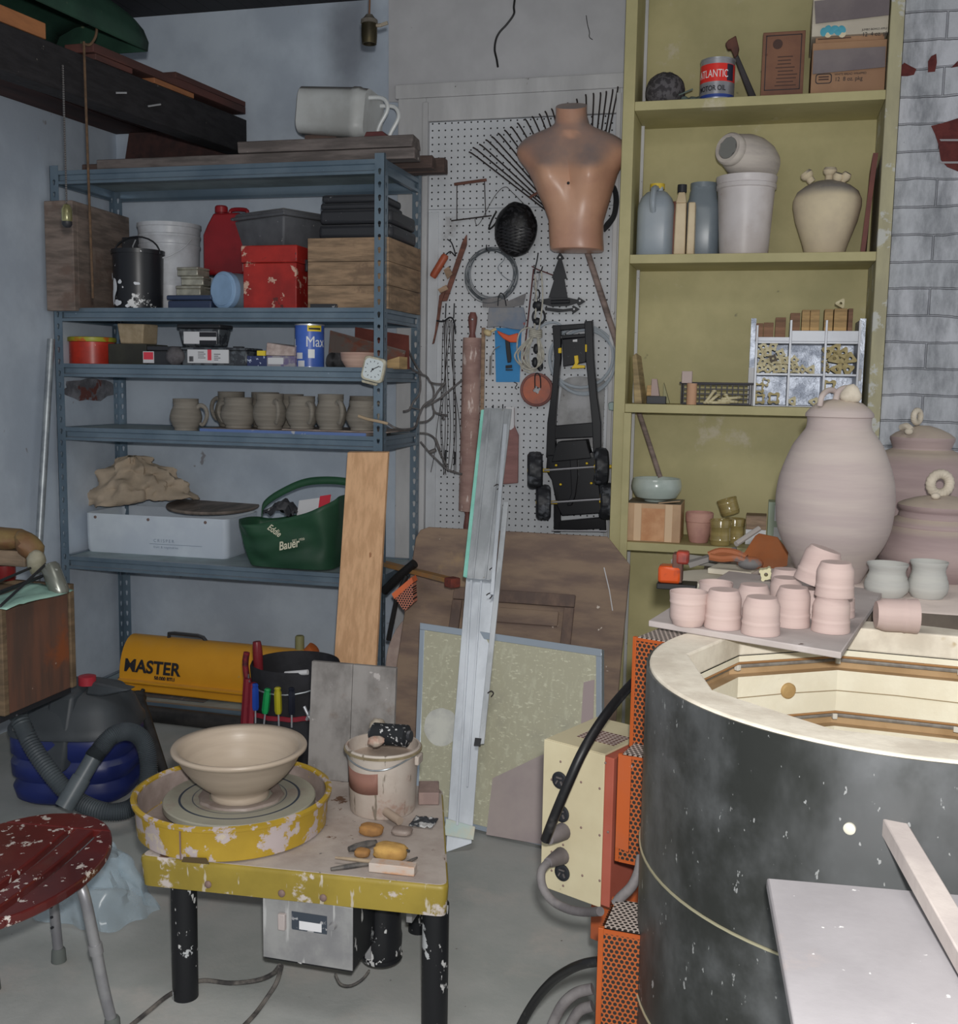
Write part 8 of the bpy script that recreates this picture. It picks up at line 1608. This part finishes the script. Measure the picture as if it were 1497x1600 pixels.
MB().prism([p+Vector((0,0,z0_+.03)),p+u*.027+Vector((0,0,z0_+.025)),p+u*.027+Vector((0,0,z1_)),p+Vector((0,0,z1_))],Vector((u.y,-u.x,0))*.003 if Vector((u.y,-u.x,0)).y<0 else Vector((-u.y,u.x,0))*.003).at(Matrix()).build('plain_plate',m_or2,None,smooth=0).name
pp_=bpy.data.objects['plain_plate']; pp_.parent=c2; pp_.matrix_parent_inverse=(Matrix.Translation(c2.location)@Euler(c2.rotation_euler).to_matrix().to_4x4()).inverted()
bb=onY(985,1197,2.055); sc=MB().ball(bb,(.005,.003,.005),10,6).build('screw',m_metal,None); sc.parent=c2; sc.matrix_parent_inverse=pp_.matrix_parent_inverse
a3=onY(936,1450,1.88); z13=a3.z; cover('element_guard','lowest orange perforated guard on the kiln with a dusty grey top, nearest the bottom edge',(a3.x,a3.y),math.radians(176),.12,.13,.12,z13,rim=.008)
# cream control box
m_crm=M('cream_enamel_panel',P(206,196,164,'n'),.5,c2=P(196,184,152,'n'),ns=4,c3=P(120,84,60,'n'),s3=30,t3=(.75,.78)); m_rds=M('dusty_red_orange',P(170,92,76,'n'),.6,c2=P(160,80,62,'n'),ns=3)
m_ctop=M('dusty_pink_top',P(178,160,152,'n'),.8,c2=P(164,146,140,'n'),ns=6,custom=dots((0,1),.011,.0034,(.10,.04,.03)))
th=math.radians(-24); ux=Vector((math.cos(th),math.sin(th),0)); uy=Vector((-math.sin(th),math.cos(th),0)); yc0=2.24
A=onY(850,1155,yc0); wd=.155; ztp=A.z; zbt=Zat(1384,A.x,A.y); dpt=.17
t=thing('control_box','cream fronted kiln control box with round sockets hung on the kiln\'s left side','control box',(A.x,A.y,zbt))
t.rotation_euler=(0,0,th); bxl=lambda nm,x0,x1,y0,y1,z0,z1,m_,bv=0: MB().bx(x0,x1,y0,y1,z0-zbt,z1-zbt).build(nm,m_,t,smooth=0,bevel=bv,world=False)
bxl('front_panel',0,wd,0,.004,zbt,ztp,m_crm,.0015); bxl('case',.001,wd+.02,.0045,dpt,zbt+.004,ztp-.004,m_rds,.002)
bxl('top_plate',.002,wd-.002,.0045,dpt+.04,ztp-.0035,ztp+.001,m_crm,.001); bxl('vent',.045,wd-.015,.06,.13,ztp+.0012,ztp+.0018,m_ctop)
bxl('mount_plate',.07,wd+.1,.10,.12,zbt-.14,zbt+.05,m_or2,.002)
def cb(px,py): # pixel onto the front panel, in box space
    d=ray(px,py); nrm=Vector((math.sin(th),-math.cos(th),0)); k=(Vector((A.x,A.y,0))-EYE).dot(nrm)/d.dot(nrm); p=EYE+d*k-Vector((A.x,A.y,zbt)); return Vector((p.dot(ux),p.dot(uy),p.z))
for q in ((875,1219),(878,1271),(879,1363)):
    c=cb(*q); o=MB().lathe([(0,-.004),(.019,-.004),(.019,.003),(.016,.004),(.016,.0015),(0,.0015)],24,(c.x,-.0,c.z),(0,-1,0)).build('socket',m_blk,t,world=False)
    mb=MB().box((c.x,-.0035,c.z+.006),(.014,.003,.003)).box((c.x-.006,-.0035,c.z-.005),(.003,.003,.009),(0,.5,0)).box((c.x+.006,-.0035,c.z-.005),(.003,.003,.009),(0,-.5,0)); mb.build('socket_slots',M('socket_grey',P(96,90,90,'n'),.5),o,smooth=0,world=False)
m_plg=M('dusty_grey_plug',P(118,112,114,'n'),.7,c2=P(98,92,94,'n'),ns=9)
W=Matrix.Translation(Vector((A.x,A.y,zbt)))@Matrix.Rotation(th,4,'Z')
def toW(c): return W@c
for i,(q,e) in enumerate((((880,1299),(858,1312)),((878,1337),(856,1348)))):
    c=cb(*q); c.y=0; pe=onY(*e,toW(c).y-.06); le=W.inverted()@pe
    MB().tube([c,c+(le-c)*.55,le],.019,14,rr=lambda k:.0195-.009*k).build('plug',m_plg,t,world=False)
for q in ((862,1218),(862,1270),(862,1331),(876,1190),(946,1192),(880,1320),(908,1222),(937,1232),(908,1293),(937,1305),(950,1300),(910,1368),(937,1376),(880,1384),(862,1360)):
    c=cb(*q); MB().ball((c.x,0,c.z),(.0028,.002,.0028),8,6).build('screw',m_rivet,t,world=False)
m_bcab=M('thick_black_cable',P(26,26,28,'n'),.45,c2=P(60,58,58,'n'),ns=24,lo=.6,hi=.75); m_gcab=M('dusty_grey_cable',P(120,116,116,'n'),.7,c2=P(92,88,90,'n'),ns=18)
k1=toW(cb(858,1312)).y
solo(MB().tube([onY(*q) for q in ((1004,1052,2.34),(975,1082,2.27),(943,1122,2.18),(912,1172,2.12),(889,1222,2.10),(868,1272,2.10),(852,1313,2.11))],.0105,12,sm=6),'power_cable',m_bcab,'thick black cable curving down across the cream control box','cable')
solo(MB().tube([onY(*q) for q in ((856,1348,2.12),(846,1362,2.10),(848,1386,2.08),(864,1408,2.06),(890,1421,2.04),(915,1425,2.02),(938,1424,1.98))],.009,12,sm=6),'power_cable',m_gcab,'dusty grey cable looping from the lower plug under the cream control box','cable')
solo(MB().tube([onY(*q) for q in ((1002,1338,2.03),(998,1362,2.01),(987,1385,2.0),(970,1402,2.0),(962,1412,2.0))],.010,12,sm=5),'power_cable',m_gcab,'short dusty grey cable between the middle and lowest orange guards','cable')
solo(MB().tube([onY(*q) for q in ((936,1502,1.92),(912,1506,1.93),(888,1516,1.97),(862,1534,2.02),(836,1564,2.06),(814,1602,2.08),(800,1640,2.1))]+[onY(800,1640,2.1)+Vector((-.02,-.03,-.10)),Vector((onY(800,1640,2.1).x-.06,2.0,.06)),Vector((onY(800,1640,2.1).x-.10,1.92,.0105)),Vector((onY(800,1640,2.1).x-.2,1.8,.0105))],.0095,12,sm=6),'power_cable',m_bcab,'thick black cable drooping to the floor from the lowest orange guard','cable')
for i,pts in enumerate((((926,1545),(900,1552),(878,1572),(862,1604)),((926,1572),(905,1580),(890,1604)))):
    solo(MB().tube([onY(a,b,1.98+.03*i) for a,b in pts],.011,10,sm=6),'power_cable',m_gcab,('upper','lower')[i]+' dusty grey cable loop left of the lowest orange guard at the bottom edge','cable')
# ================================================================ square shelf with pink cups on the kiln rim
BT=KZ+.0006; TH_=.013
c4=[onZ(1013,979,BT),onZ(1314,1030,BT),onZ(1380,931,BT)]; c4.append(c4[0]+c4[2]-c4[1])
m_kshelf=M('grey_kiln_shelf',P(186,177,174,'n'),.85,c2=P(168,158,156,'n'),ns=4,c3=P(110,94,88,'n'),s3=20,t3=(.69,.73),c4=P(198,190,188,'n'),s4=5,t4=(.52,.7),bump=.1)
solo(MB().prism(c4,(0,0,TH_)),'kiln_shelf',m_kshelf,'square grey kiln shelf laid across the kiln\'s left rear rim under the pink cups','shelf',bevel=.002)
m_pink=M('pink_bisque',P(198,177,171,'n'),.85,c2=P(188,166,161,'n'),ns=3,st=(1,1,10),bump=.05,bs=8,bst=(1,1,20))
m_pinkt=m_pink
zt_=BT+TH_+.0005
def cupprof(r,h): return [(0,0),(r*.76,0),(r*.79,.002),(r*.82,.006),(r*.90,.012),(r*.94,h*.24),(r*.945,h*.5),(r*.94,h*.62),(r*.955,h*.66),(r*.985,h*.69),(r*.97,h*.73),(r*.965,h*.80),(r*1.0,h*.95),(r*.99,h),(r*.94,h*.99),(r*.89,h*.6),(r*.84,.012),(0,.01)]
def mkcup(px,wd_,top,base,inv,lab,z_=None,tilt=None,back=0):
    z_=zt_ if z_ is None else z_; f=onZ(px,base,z_); r=sz(wd_/2,f); c=Vector((f.x,f.y+r*.86+back,z_)); h=Zat(top,c.x,c.y-(r*.6 if inv else r))-z_
    if not inv: h=Zat(top,c.x,c.y-r*.0)-z_
    prof=cupprof(r,h); mb=MB().lathe(prof,44)
    m_=Matrix.Translation(c)
    if inv: m_=m_@Matrix.Translation((0,0,h))@Matrix.Rotation(PI,4,'X')
    if tilt: m_=m_@Matrix.Rotation(tilt[0],4,'X')@Matrix.Rotation(tilt[1],4,'Y')
    mb.v=[m_@v for v in mb.v]; solo(mb,'pink_cup',m_pink,lab,'cup',group='pink bisque cups',smooth=50); return c,r,h
mkcup(1073,61,924,981,False,'pink unglazed cup standing mouth up at the front left corner of the square shelf')
mkcup(1128,59,924,985,True,'pink unglazed cup upside down next to the mouth-up cup at the front left')
mkcup(1188,61,936,995,True,'pink unglazed cup upside down nearest the front edge of the square shelf')
mkcup(1238,56,920,982,True,'pink unglazed cup upside down between the frontmost cup and the right stack')
c,r,h=mkcup(1299,60,935,991,True,'pink unglazed cup upside down at the bottom of the right-hand stack')
mkcup(1303,60,878,940,True,'pink unglazed cup upside down on top of the right-hand stack',z_=zt_+h+.001) if False else None
cc=Vector((c.x+.004,c.y+.003,zt_+h+.0008)); h2=Zat(881,cc.x,cc.y-r*.6)-cc.z
mb=MB().lathe(cupprof(r*1.0,h2),44); m_=Matrix.Translation(cc)@Matrix.Translation((0,0,h2))@Matrix.Rotation(PI,4,'X'); mb.v=[m_@v for v in mb.v]; solo(mb,'pink_cup',m_pink,'pink unglazed cup upside down on top of the right-hand stack','cup',group='pink bisque cups',smooth=50)
mkcup(1116,53,909,958,False,'pink unglazed cup mouth up behind the two front left cups',back=.0)
mkcup(1176,54,916,966,True,'pink unglazed cup upside down behind the frontmost cup')
mkcup(1227,52,905,955,True,'pink unglazed cup upside down in the second row behind the middle cup')
mkcup(1226,46,891,936,True,'pink unglazed cup upside down at the very back of the square shelf',back=.02)
c,r,h=mkcup(1268,52,922,966,True,'pink unglazed cup upside down mostly hidden under the tilted one')
cc=Vector((c.x-.001,c.y-.012,zt_+h+.012)); mb=MB().lathe(cupprof(r*1.18,.078),44); m_=Matrix.Translation(cc)@Matrix.Rotation(.30,4,'Y')@Matrix.Translation((0,0,.08))@Matrix.Rotation(PI,4,'X'); mb.v=[m_@v for v in mb.v]; solo(mb,'pink_cup',m_pink,'pink unglazed cup tilted on top, left of the right-hand stack','cup',group='pink bisque cups',smooth=50)
mkcup(1312,50,926,968,True,'pink unglazed cup upside down squeezed behind the right-hand stack',back=.01)
# cup lying on the rim
p=onZ(1398,990,KZ+.0005); r=sz(27,p); mouth=Vector((.93,.10,0)).normalized(); q=Vector((p.x+.042,p.y+.02,KZ+.0008+r*.98))
L=sz(62,p); mb=MB().lathe(cupprof(r*1.02,L),44,q-mouth*L*.98,mouth); solo(mb,'pink_cup',m_pink,'pink unglazed cup lying on its side on the kiln rim','cup',group='pink bisque cups',smooth=50)
# ================================================================ bench behind with jars
ZB=.953
solo(MB().bx(-.15,1.1,2.52,3.55,ZB-.05,ZB),'bench',wood('bench_wood',96,86,76,'m'),'dark workbench behind the kiln carrying the large jars','bench',bevel=.003)
mb=MB()
for x_,y_ in ((.95,2.62),(.95,3.45),(.05,3.45),(.05,2.62)): MB().bx(x_-.03,x_+.03,y_-.03,y_+.03,0,ZB-.0505).build('leg',MATS['bench_wood'],bpy.data.objects['bench'])
sc_=Vector((.42,3.06,0)); 
t=thing('round_slab','round grey slab with a pale dusty top behind the kiln, carrying the jars','slab',(sc_.x,sc_.y,ZB))
MB().lathe([(0,.0005),(.465,.0005),(.47,.004),(.47,.0425),(.464,.0465),(0,.0465)],80,(sc_.x,sc_.y,ZB)).build('slab',M('dark_slab_side',P(104,94,84,'n'),.8,c2=P(80,72,66,'n'),ns=5,dust=P(212,198,190,'n'),dz=(.6,.9),da=1.0,bump=.2),t,smooth=50)
ZJ=ZB+.047
m_jar=M('greyish_pink_clay',P(188,176,170,'n'),.85,c2=P(176,162,160,'n'),ns=2.2,st=(1,1,9),bump=.07,bs=7,bst=(1,1,24),dust=P(146,136,122,'m'),dz=(.55,.95),da=.6)
m_jar2=M('mauve_clay',P(166,148,146,'n'),.85,c2=P(150,132,132,'n'),ns=2.2,st=(1,1,9),bump=.07,bs=7,bst=(1,1,24),dust=P(146,136,122,'m'),dz=(.5,.95),da=.7)
m_rope_=M('cream_clay_knob',P(206,196,180,'n'),.8,c2=P(186,176,160,'n'),ns=20)
def jar(px,yy,prof_px,mat,lab,nm='lidded_jar'):
    """prof_px: (half width px, y px) from the base up, body then lid"""
    body,lid=prof_px; x_=Xat(px,yy,1.2); t=thing(nm,lab,'jar',(x_,yy,ZJ)); 
    P_=lambda L_:[(sz(w_,(x_,yy,1.2)),Zat(y_,x_,yy)) for w_,y_ in L_]
    b=P_(body); z0=b[0][1]; k=lambda z_:z_+(ZJ-z0)*max(0,(b[-1][1]-z_)/(b[-1][1]-z0)); b=[(r_,k(z_)) for r_,z_ in b]
    MB().lathe([(0,b[0][1])]+b+[(b[-1][0]*.9,b[-1][1]),(0,b[-1][1]-.01)],72,(x_,yy,0)).build('body',mat,t,smooth=50)
    l=P_(lid); MB().lathe([(0,l[0][1])]+l+[(0,l[-1][1])],72,(x_,yy,0)).build('lid',mat,t,smooth=50); return t,x_
def sm(L_,n=5):
    q=spline([(a,b,0) for a,b in L_],n); return [(max(0,v.x),v.y) for v in q]
t,x_=jar(1304,2.95,(sm([(46,926),(61,893),(76,866),(85,840),(88.5,810),(89,783),(84,748),(69,704),(58,685),(50,673)])+[(48.5,669),(47.5,660),(48.5,651)],[(49,652),(51,651),(50.5,646),(45,639),(34,630),(20,625),(6,623)]),m_jar,'largest pale pinkish lidded jar, tall and oval, in front of the green bookcase')
k_=lambda px,py,yy:onY(px,py,yy)
MB().tube([k_(1281,634,2.90),k_(1284,620,2.90),k_(1292,611,2.92),k_(1302,610,2.94),k_(1309,618,2.95),k_(1311,630,2.96)],.0075,10,sm=5).tube([k_(1306,626,2.93),k_(1311,612,2.94),k_(1322,607,2.95),k_(1334,609,2.95)],.009,10,sm=5).build('twisted_knob',m_jar,t)
MB().ball(k_(1330,616,2.92),(.026,.020,.024),20,12,f=lambda v:1+.10*math.cos(3*math.atan2(v.x,v.z))+.03*math.sin(12*v.x)).build('shell_knob',m_rope_,t)
def ropering(t,c,R,r_,nm='rope_knob',tilt=.35):
    mb=MB(); ax=Vector((math.cos(tilt),math.sin(tilt),0))
    n_=64; m2=14; vs=[];fs=[]
    for i in range(n_):
        a=2*PI*i/n_; cp=c+ax*(R*math.cos(a))+Vector((0,0,R*math.sin(a))); rad=ax*math.cos(a)+Vector((0,0,math.sin(a))); nn=Vector((-ax.y,ax.x,0))
        for j in range(m2):
            b=2*PI*j/m2; q=r_*(1+.10*math.cos(3*b+18*a)); vs.append(cp+rad*(q*math.cos(b))+nn*(q*math.sin(b)))
    for i in range(n_):
        for j in range(m2): fs.append((i*m2+j,((i+1)%n_)*m2+j,((i+1)%n_)*m2+(j+1)%m2,i*m2+(j+1)%m2))
    mb.put(vs,fs); return mb.build(nm,m_rope_,t,smooth=80)
t,x_=jar(1470,3.10,(sm([(70,925),(86,900),(92,878),(90,856),(82,838),(73,828)])+[(74,825),(73,821),(66,815),(61,811),(61,806),(58,800),(60,795)],[(60,797),(63,793),(63,789),(56,785),(38,779),(20,775),(6,774)]),m_jar2,'squat mauve lidded jar with a twisted ring knob at the right edge of the picture')
ropering(t,k_(1469,756,3.10),sz(15.5,(x_,3.1,1.3)),sz(7.5,(x_,3.1,1.3))); MB().ball(k_(1462,775,3.05),(.012,.011,.009),12,8).build('shell_knob',m_rope_,t)
t,x_=jar(1436,3.42,(sm([(56,900),(74,850),(84,790),(82,745),(66,716),(50,707),(43,703),(44,698)])+[(47,688)],[(46,690),(47.5,688),(47.5,683),(40,677),(26,670),(10,665)]),m_jar2,'rear mauve lidded jar against the brick wall, with a small rope ring knob')
ropering(t,k_(1433,651,3.41),sz(9.5,(x_,3.4,1.3)),sz(4.5,(x_,3.4,1.3)),tilt=.9); MB().tube([k_(1409,668,3.36),k_(1417,666,3.34),k_(1424,672,3.33)],.010,8,sm=3).ball(k_(1420,674,3.33),(.012,.01,.01),10,7).build('shell_knob',m_rope_,t)
m_gpot=M('pale_grey_greenware',P(182,182,177,'n'),.85,c2=P(170,170,167,'n'),ns=3,st=(1,1,10),bump=.05,bs=8,bst=(1,1,20))
for px,wd_,tp,bs_,lab in ((1387,68,880,935,'left one of two pale grey flared pots on the round slab'),(1452,62,877,937,'right one of two pale grey flared pots on the round slab')):
    f=onZ(px,bs_,ZJ+.0003); r=sz(wd_/2,f); c=Vector((f.x,f.y+r*.75,ZJ+.0003)); h=Zat(tp,c.x,c.y)-ZJ
    mb=MB().lathe([(0,0),(r*.76,0),(r*.80,.004),(r*.95,h*.15),(r*1.0,h*.3),(r*.96,h*.46),(r*.89,h*.55),(r*.90,h*.575),(r*.83,h*.66),(r*.80,h*.75),(r*.84,h*.87),(r*.93,h*.97),(r*.92,h),(r*.86,h*.98),(r*.74,h*.72),(r*.8,h*.4),(r*.7,.012),(0,.01)],48,c); solo(mb,'grey_pot',m_gpot,lab,'pot',group='grey flared pots',smooth=50)
# bits on the left of the bench
m_plas=M('plaster_bat',P(212,205,188,'n'),.9,c2=P(200,192,176,'n'),ns=6,c3=P(188,182,168,'n'),s3=16,t3=(.66,.72))
c=onZ(1128,905,ZB+.03); solo(MB().lathe([(0,0),(.125,0),(.13,.004),(.13,.03),(.126,.034),(0,.034)],44,(c.x,c.y,ZB+.0005)),'plaster_bat',m_plas,'round greenish grey plaster bat on the bench behind the pink cups','bat')
c=onZ(1147,893,ZB+.04); solo(MB().box((c.x,c.y,ZB+.0355+.008),(.12,.10,.016),(0,0,-.25)),'plaster_slab',m_plas,'rectangular plaster slab lying on the round plaster bat','slab',bevel=.003)
c=onZ(1098,880,ZB+.04); solo(MB().hexa([(c.x-.09,c.y-.02,ZB+.036),(c.x+.05,c.y-.03,ZB+.036),(c.x+.08,c.y+.06,ZB+.036),(c.x-.06,c.y+.06,ZB+.036)],[(c.x-.09,c.y-.02,ZB+.05),(c.x+.05,c.y-.03,ZB+.046),(c.x+.08,c.y+.06,ZB+.046),(c.x-.06,c.y+.06,ZB+.056)]),'plaster_slab',M('dusty_plaster',P(200,196,188,'n'),.9,c2=P(142,138,132,'n'),ns=7),'dusty plaster slab at the back left of the bench under the pliers','slab',bevel=.003) 
m_rso=M('rusty_orange_sheet',P(168,94,48,'n'),.7,c2=P(146,78,40,'n'),ns=5,dust=P(140,110,84,'n'),da=.3)
yo_=3.05
solo(MB().prism([onY(a,b,yo_+(900-b)*.0022) for a,b in [(1158,872),(1180,838),(1186,834),(1215,840),(1232,862),(1230,884),(1205,890),(1186,890)]],(0,.004,.001)),'orange_sheet',m_rso,'rusty orange sheet leaning up behind the plaster slabs beside the big jar','sheet',smooth=0)
solo(MB().tube([onY(1150,850,3.0),onY(1186,826,3.06)],.008,8),'stick',M('pale_grey_stick',P(170,164,160,'n'),.8),'short pale grey stick leaning on the rusty orange sheet','stick')
solo(MB().tube([onY(1108,868,2.95),onY(1125,862,2.95),onY(1148,864,2.94),onY(1166,872,2.93)],.011,8,sm=4).tube([onY(1110,870,2.93),onY(1128,873,2.92),onY(1150,872,2.91),onY(1166,878,2.91)],.010,8,sm=4).ball(onY(1172,880,2.92),(.035,.025,.018),12,8),'pliers',M('orange_grey_grips',P(160,96,62,'n'),.7,c2=P(110,108,108,'n'),ns=7,lo=.48,hi=.56),'pliers with orange and grey grips lying on the plaster slabs','pliers')
solo(MB().hexa([onY(1075,880,3.05),onY(1150,858,3.12),onY(1152,864,3.12),onY(1078,888,3.05)],[p+Vector((0,.03,.004)) for p in (onY(1075,880,3.05),onY(1150,858,3.12),onY(1152,864,3.12),onY(1078,888,3.05))]),'blade',M('grey_tool_steel',P(140,136,134,'n'),.6),'long grey flat blade lying behind the pliers on the bench','blade',bevel=.001)
m_org_=M('orange_gloss',P(206,84,36,'n'),.25,c2=P(170,70,40,'n'),ns=14,lo=.5,hi=.6)
ym=2.70; A_=onY(1027,920,ym); A_.z=max(A_.z,ZB+.0008); B_=onY(1062,880,ym)
t=thing('clamp','glossy orange clamp with a black foot at the left end of the bench','clamp',(A_.x+.03,ym,A_.z))
MB().bx(A_.x,A_.x+.058,ym,ym+.05,onY(1027,911,ym).z,onY(1027,884,ym).z).build('orange_block',m_org_,t,bevel=.008); MB().bx(A_.x-.002,onY(1088,915,ym).x,ym-.002,ym+.06,A_.z,max(onY(1027,911,ym).z,A_.z+.012)).build('black_foot',m_black,t,bevel=.002)
MB().bx(onY(1050,890,ym).x,onY(1066,890,ym).x,ym+.002,ym+.05,onY(1050,911,ym).z,onY(1050,866,ym).z).build('rusty_post',M('rust_brown',P(110,76,64,'n'),.7,c2=P(90,60,52,'n'),ns=14),t,bevel=.003)
MB().bx(onY(1056,875,ym).x,onY(1076,875,ym).x,ym,ym+.04,onY(1056,882,ym).z,onY(1056,862,ym).z).build('red_knob',M('red_orange_knob',P(180,70,52,'n'),.4,c2=P(120,50,44,'n'),ns=16),t,bevel=.006)
stilt('star',1197,898,12,2.78,.5,'large cream star stilt standing on the bench between the plaster slab and pink cups',None,M('cream_stilt_near',P(214,208,170,'n'),.7))
c=onZ(1200,912,ZB+.03); solo(MB().box((c.x,c.y+.02,ZB+.018),(.09,.07,.035),(0,0,.2)),'plaster_block',m_plas,'small plaster block under the large star stilt on the bench','block',bevel=.004)
# ================================================================ board and stick in the foreground
zf=.83; c0=onZ(1198,1371,zf); c1=onZ(1498,1397,zf); c2_=onZ(1240,1600,zf); e=(c2_-c0); e=e*1.9
ex=(c1-c0)*1.55
m_fb=M('pale_grey_board',P(170,166,169,'n'),.85,c2=P(157,153,156,'n'),ns=4,c4=P(176,164,161,'n'),s4=4,t4=(.58,.72),c3=P(226,224,224,'n'),s3=40,t3=(.69,.72),bump=.12)
solo(MB().prism([c0,c0+ex,c0+ex+e,c0+e],(0,0,-.016)),'board',m_fb,'pale dusty grey board at the lower right in front of the kiln','board',bevel=.003)
cm=c0+ex*.62+e*.55
t=thing('stool_stand','plain wooden stand under the pale grey board in front of the kiln','stand',(cm.x,cm.y,0))
MB().bx(cm.x-.12,cm.x+.12,cm.y-.12,cm.y+.12,zf-.045,zf-.017).build('top',MATS['bench_wood'],t)
for sx_ in (-.1,.1):
    for sy_ in (-.1,.1): MB().bx(cm.x+sx_-.015,cm.x+sx_+.015,cm.y+sy_-.015,cm.y+sy_+.015,0,zf-.0455).build('leg',MATS['bench_wood'],t)
m_stk=M('clay_dusted_stick',P(200,190,184,'n'),.85,c2=P(182,172,168,'n'),ns=7,bump=.2)
a=onZ(1384,1287,.884); b=onZ(1530,1545,zf+.015); b2=a+(b-a)*1.25; d=(b2-a).normalized(); sd=Vector((-d.y,d.x,0)).normalized()*.0155; uu=Vector((0,0,.026))
solo(MB().hexa([a-sd,b2-sd,b2+sd,a+sd],[a-sd+uu,b2-sd+uu,b2+sd+uu,a+sd+uu]),'stick',m_stk,'pale clay-dusted square stick lying across the grey board against the kiln','stick',bevel=.002)
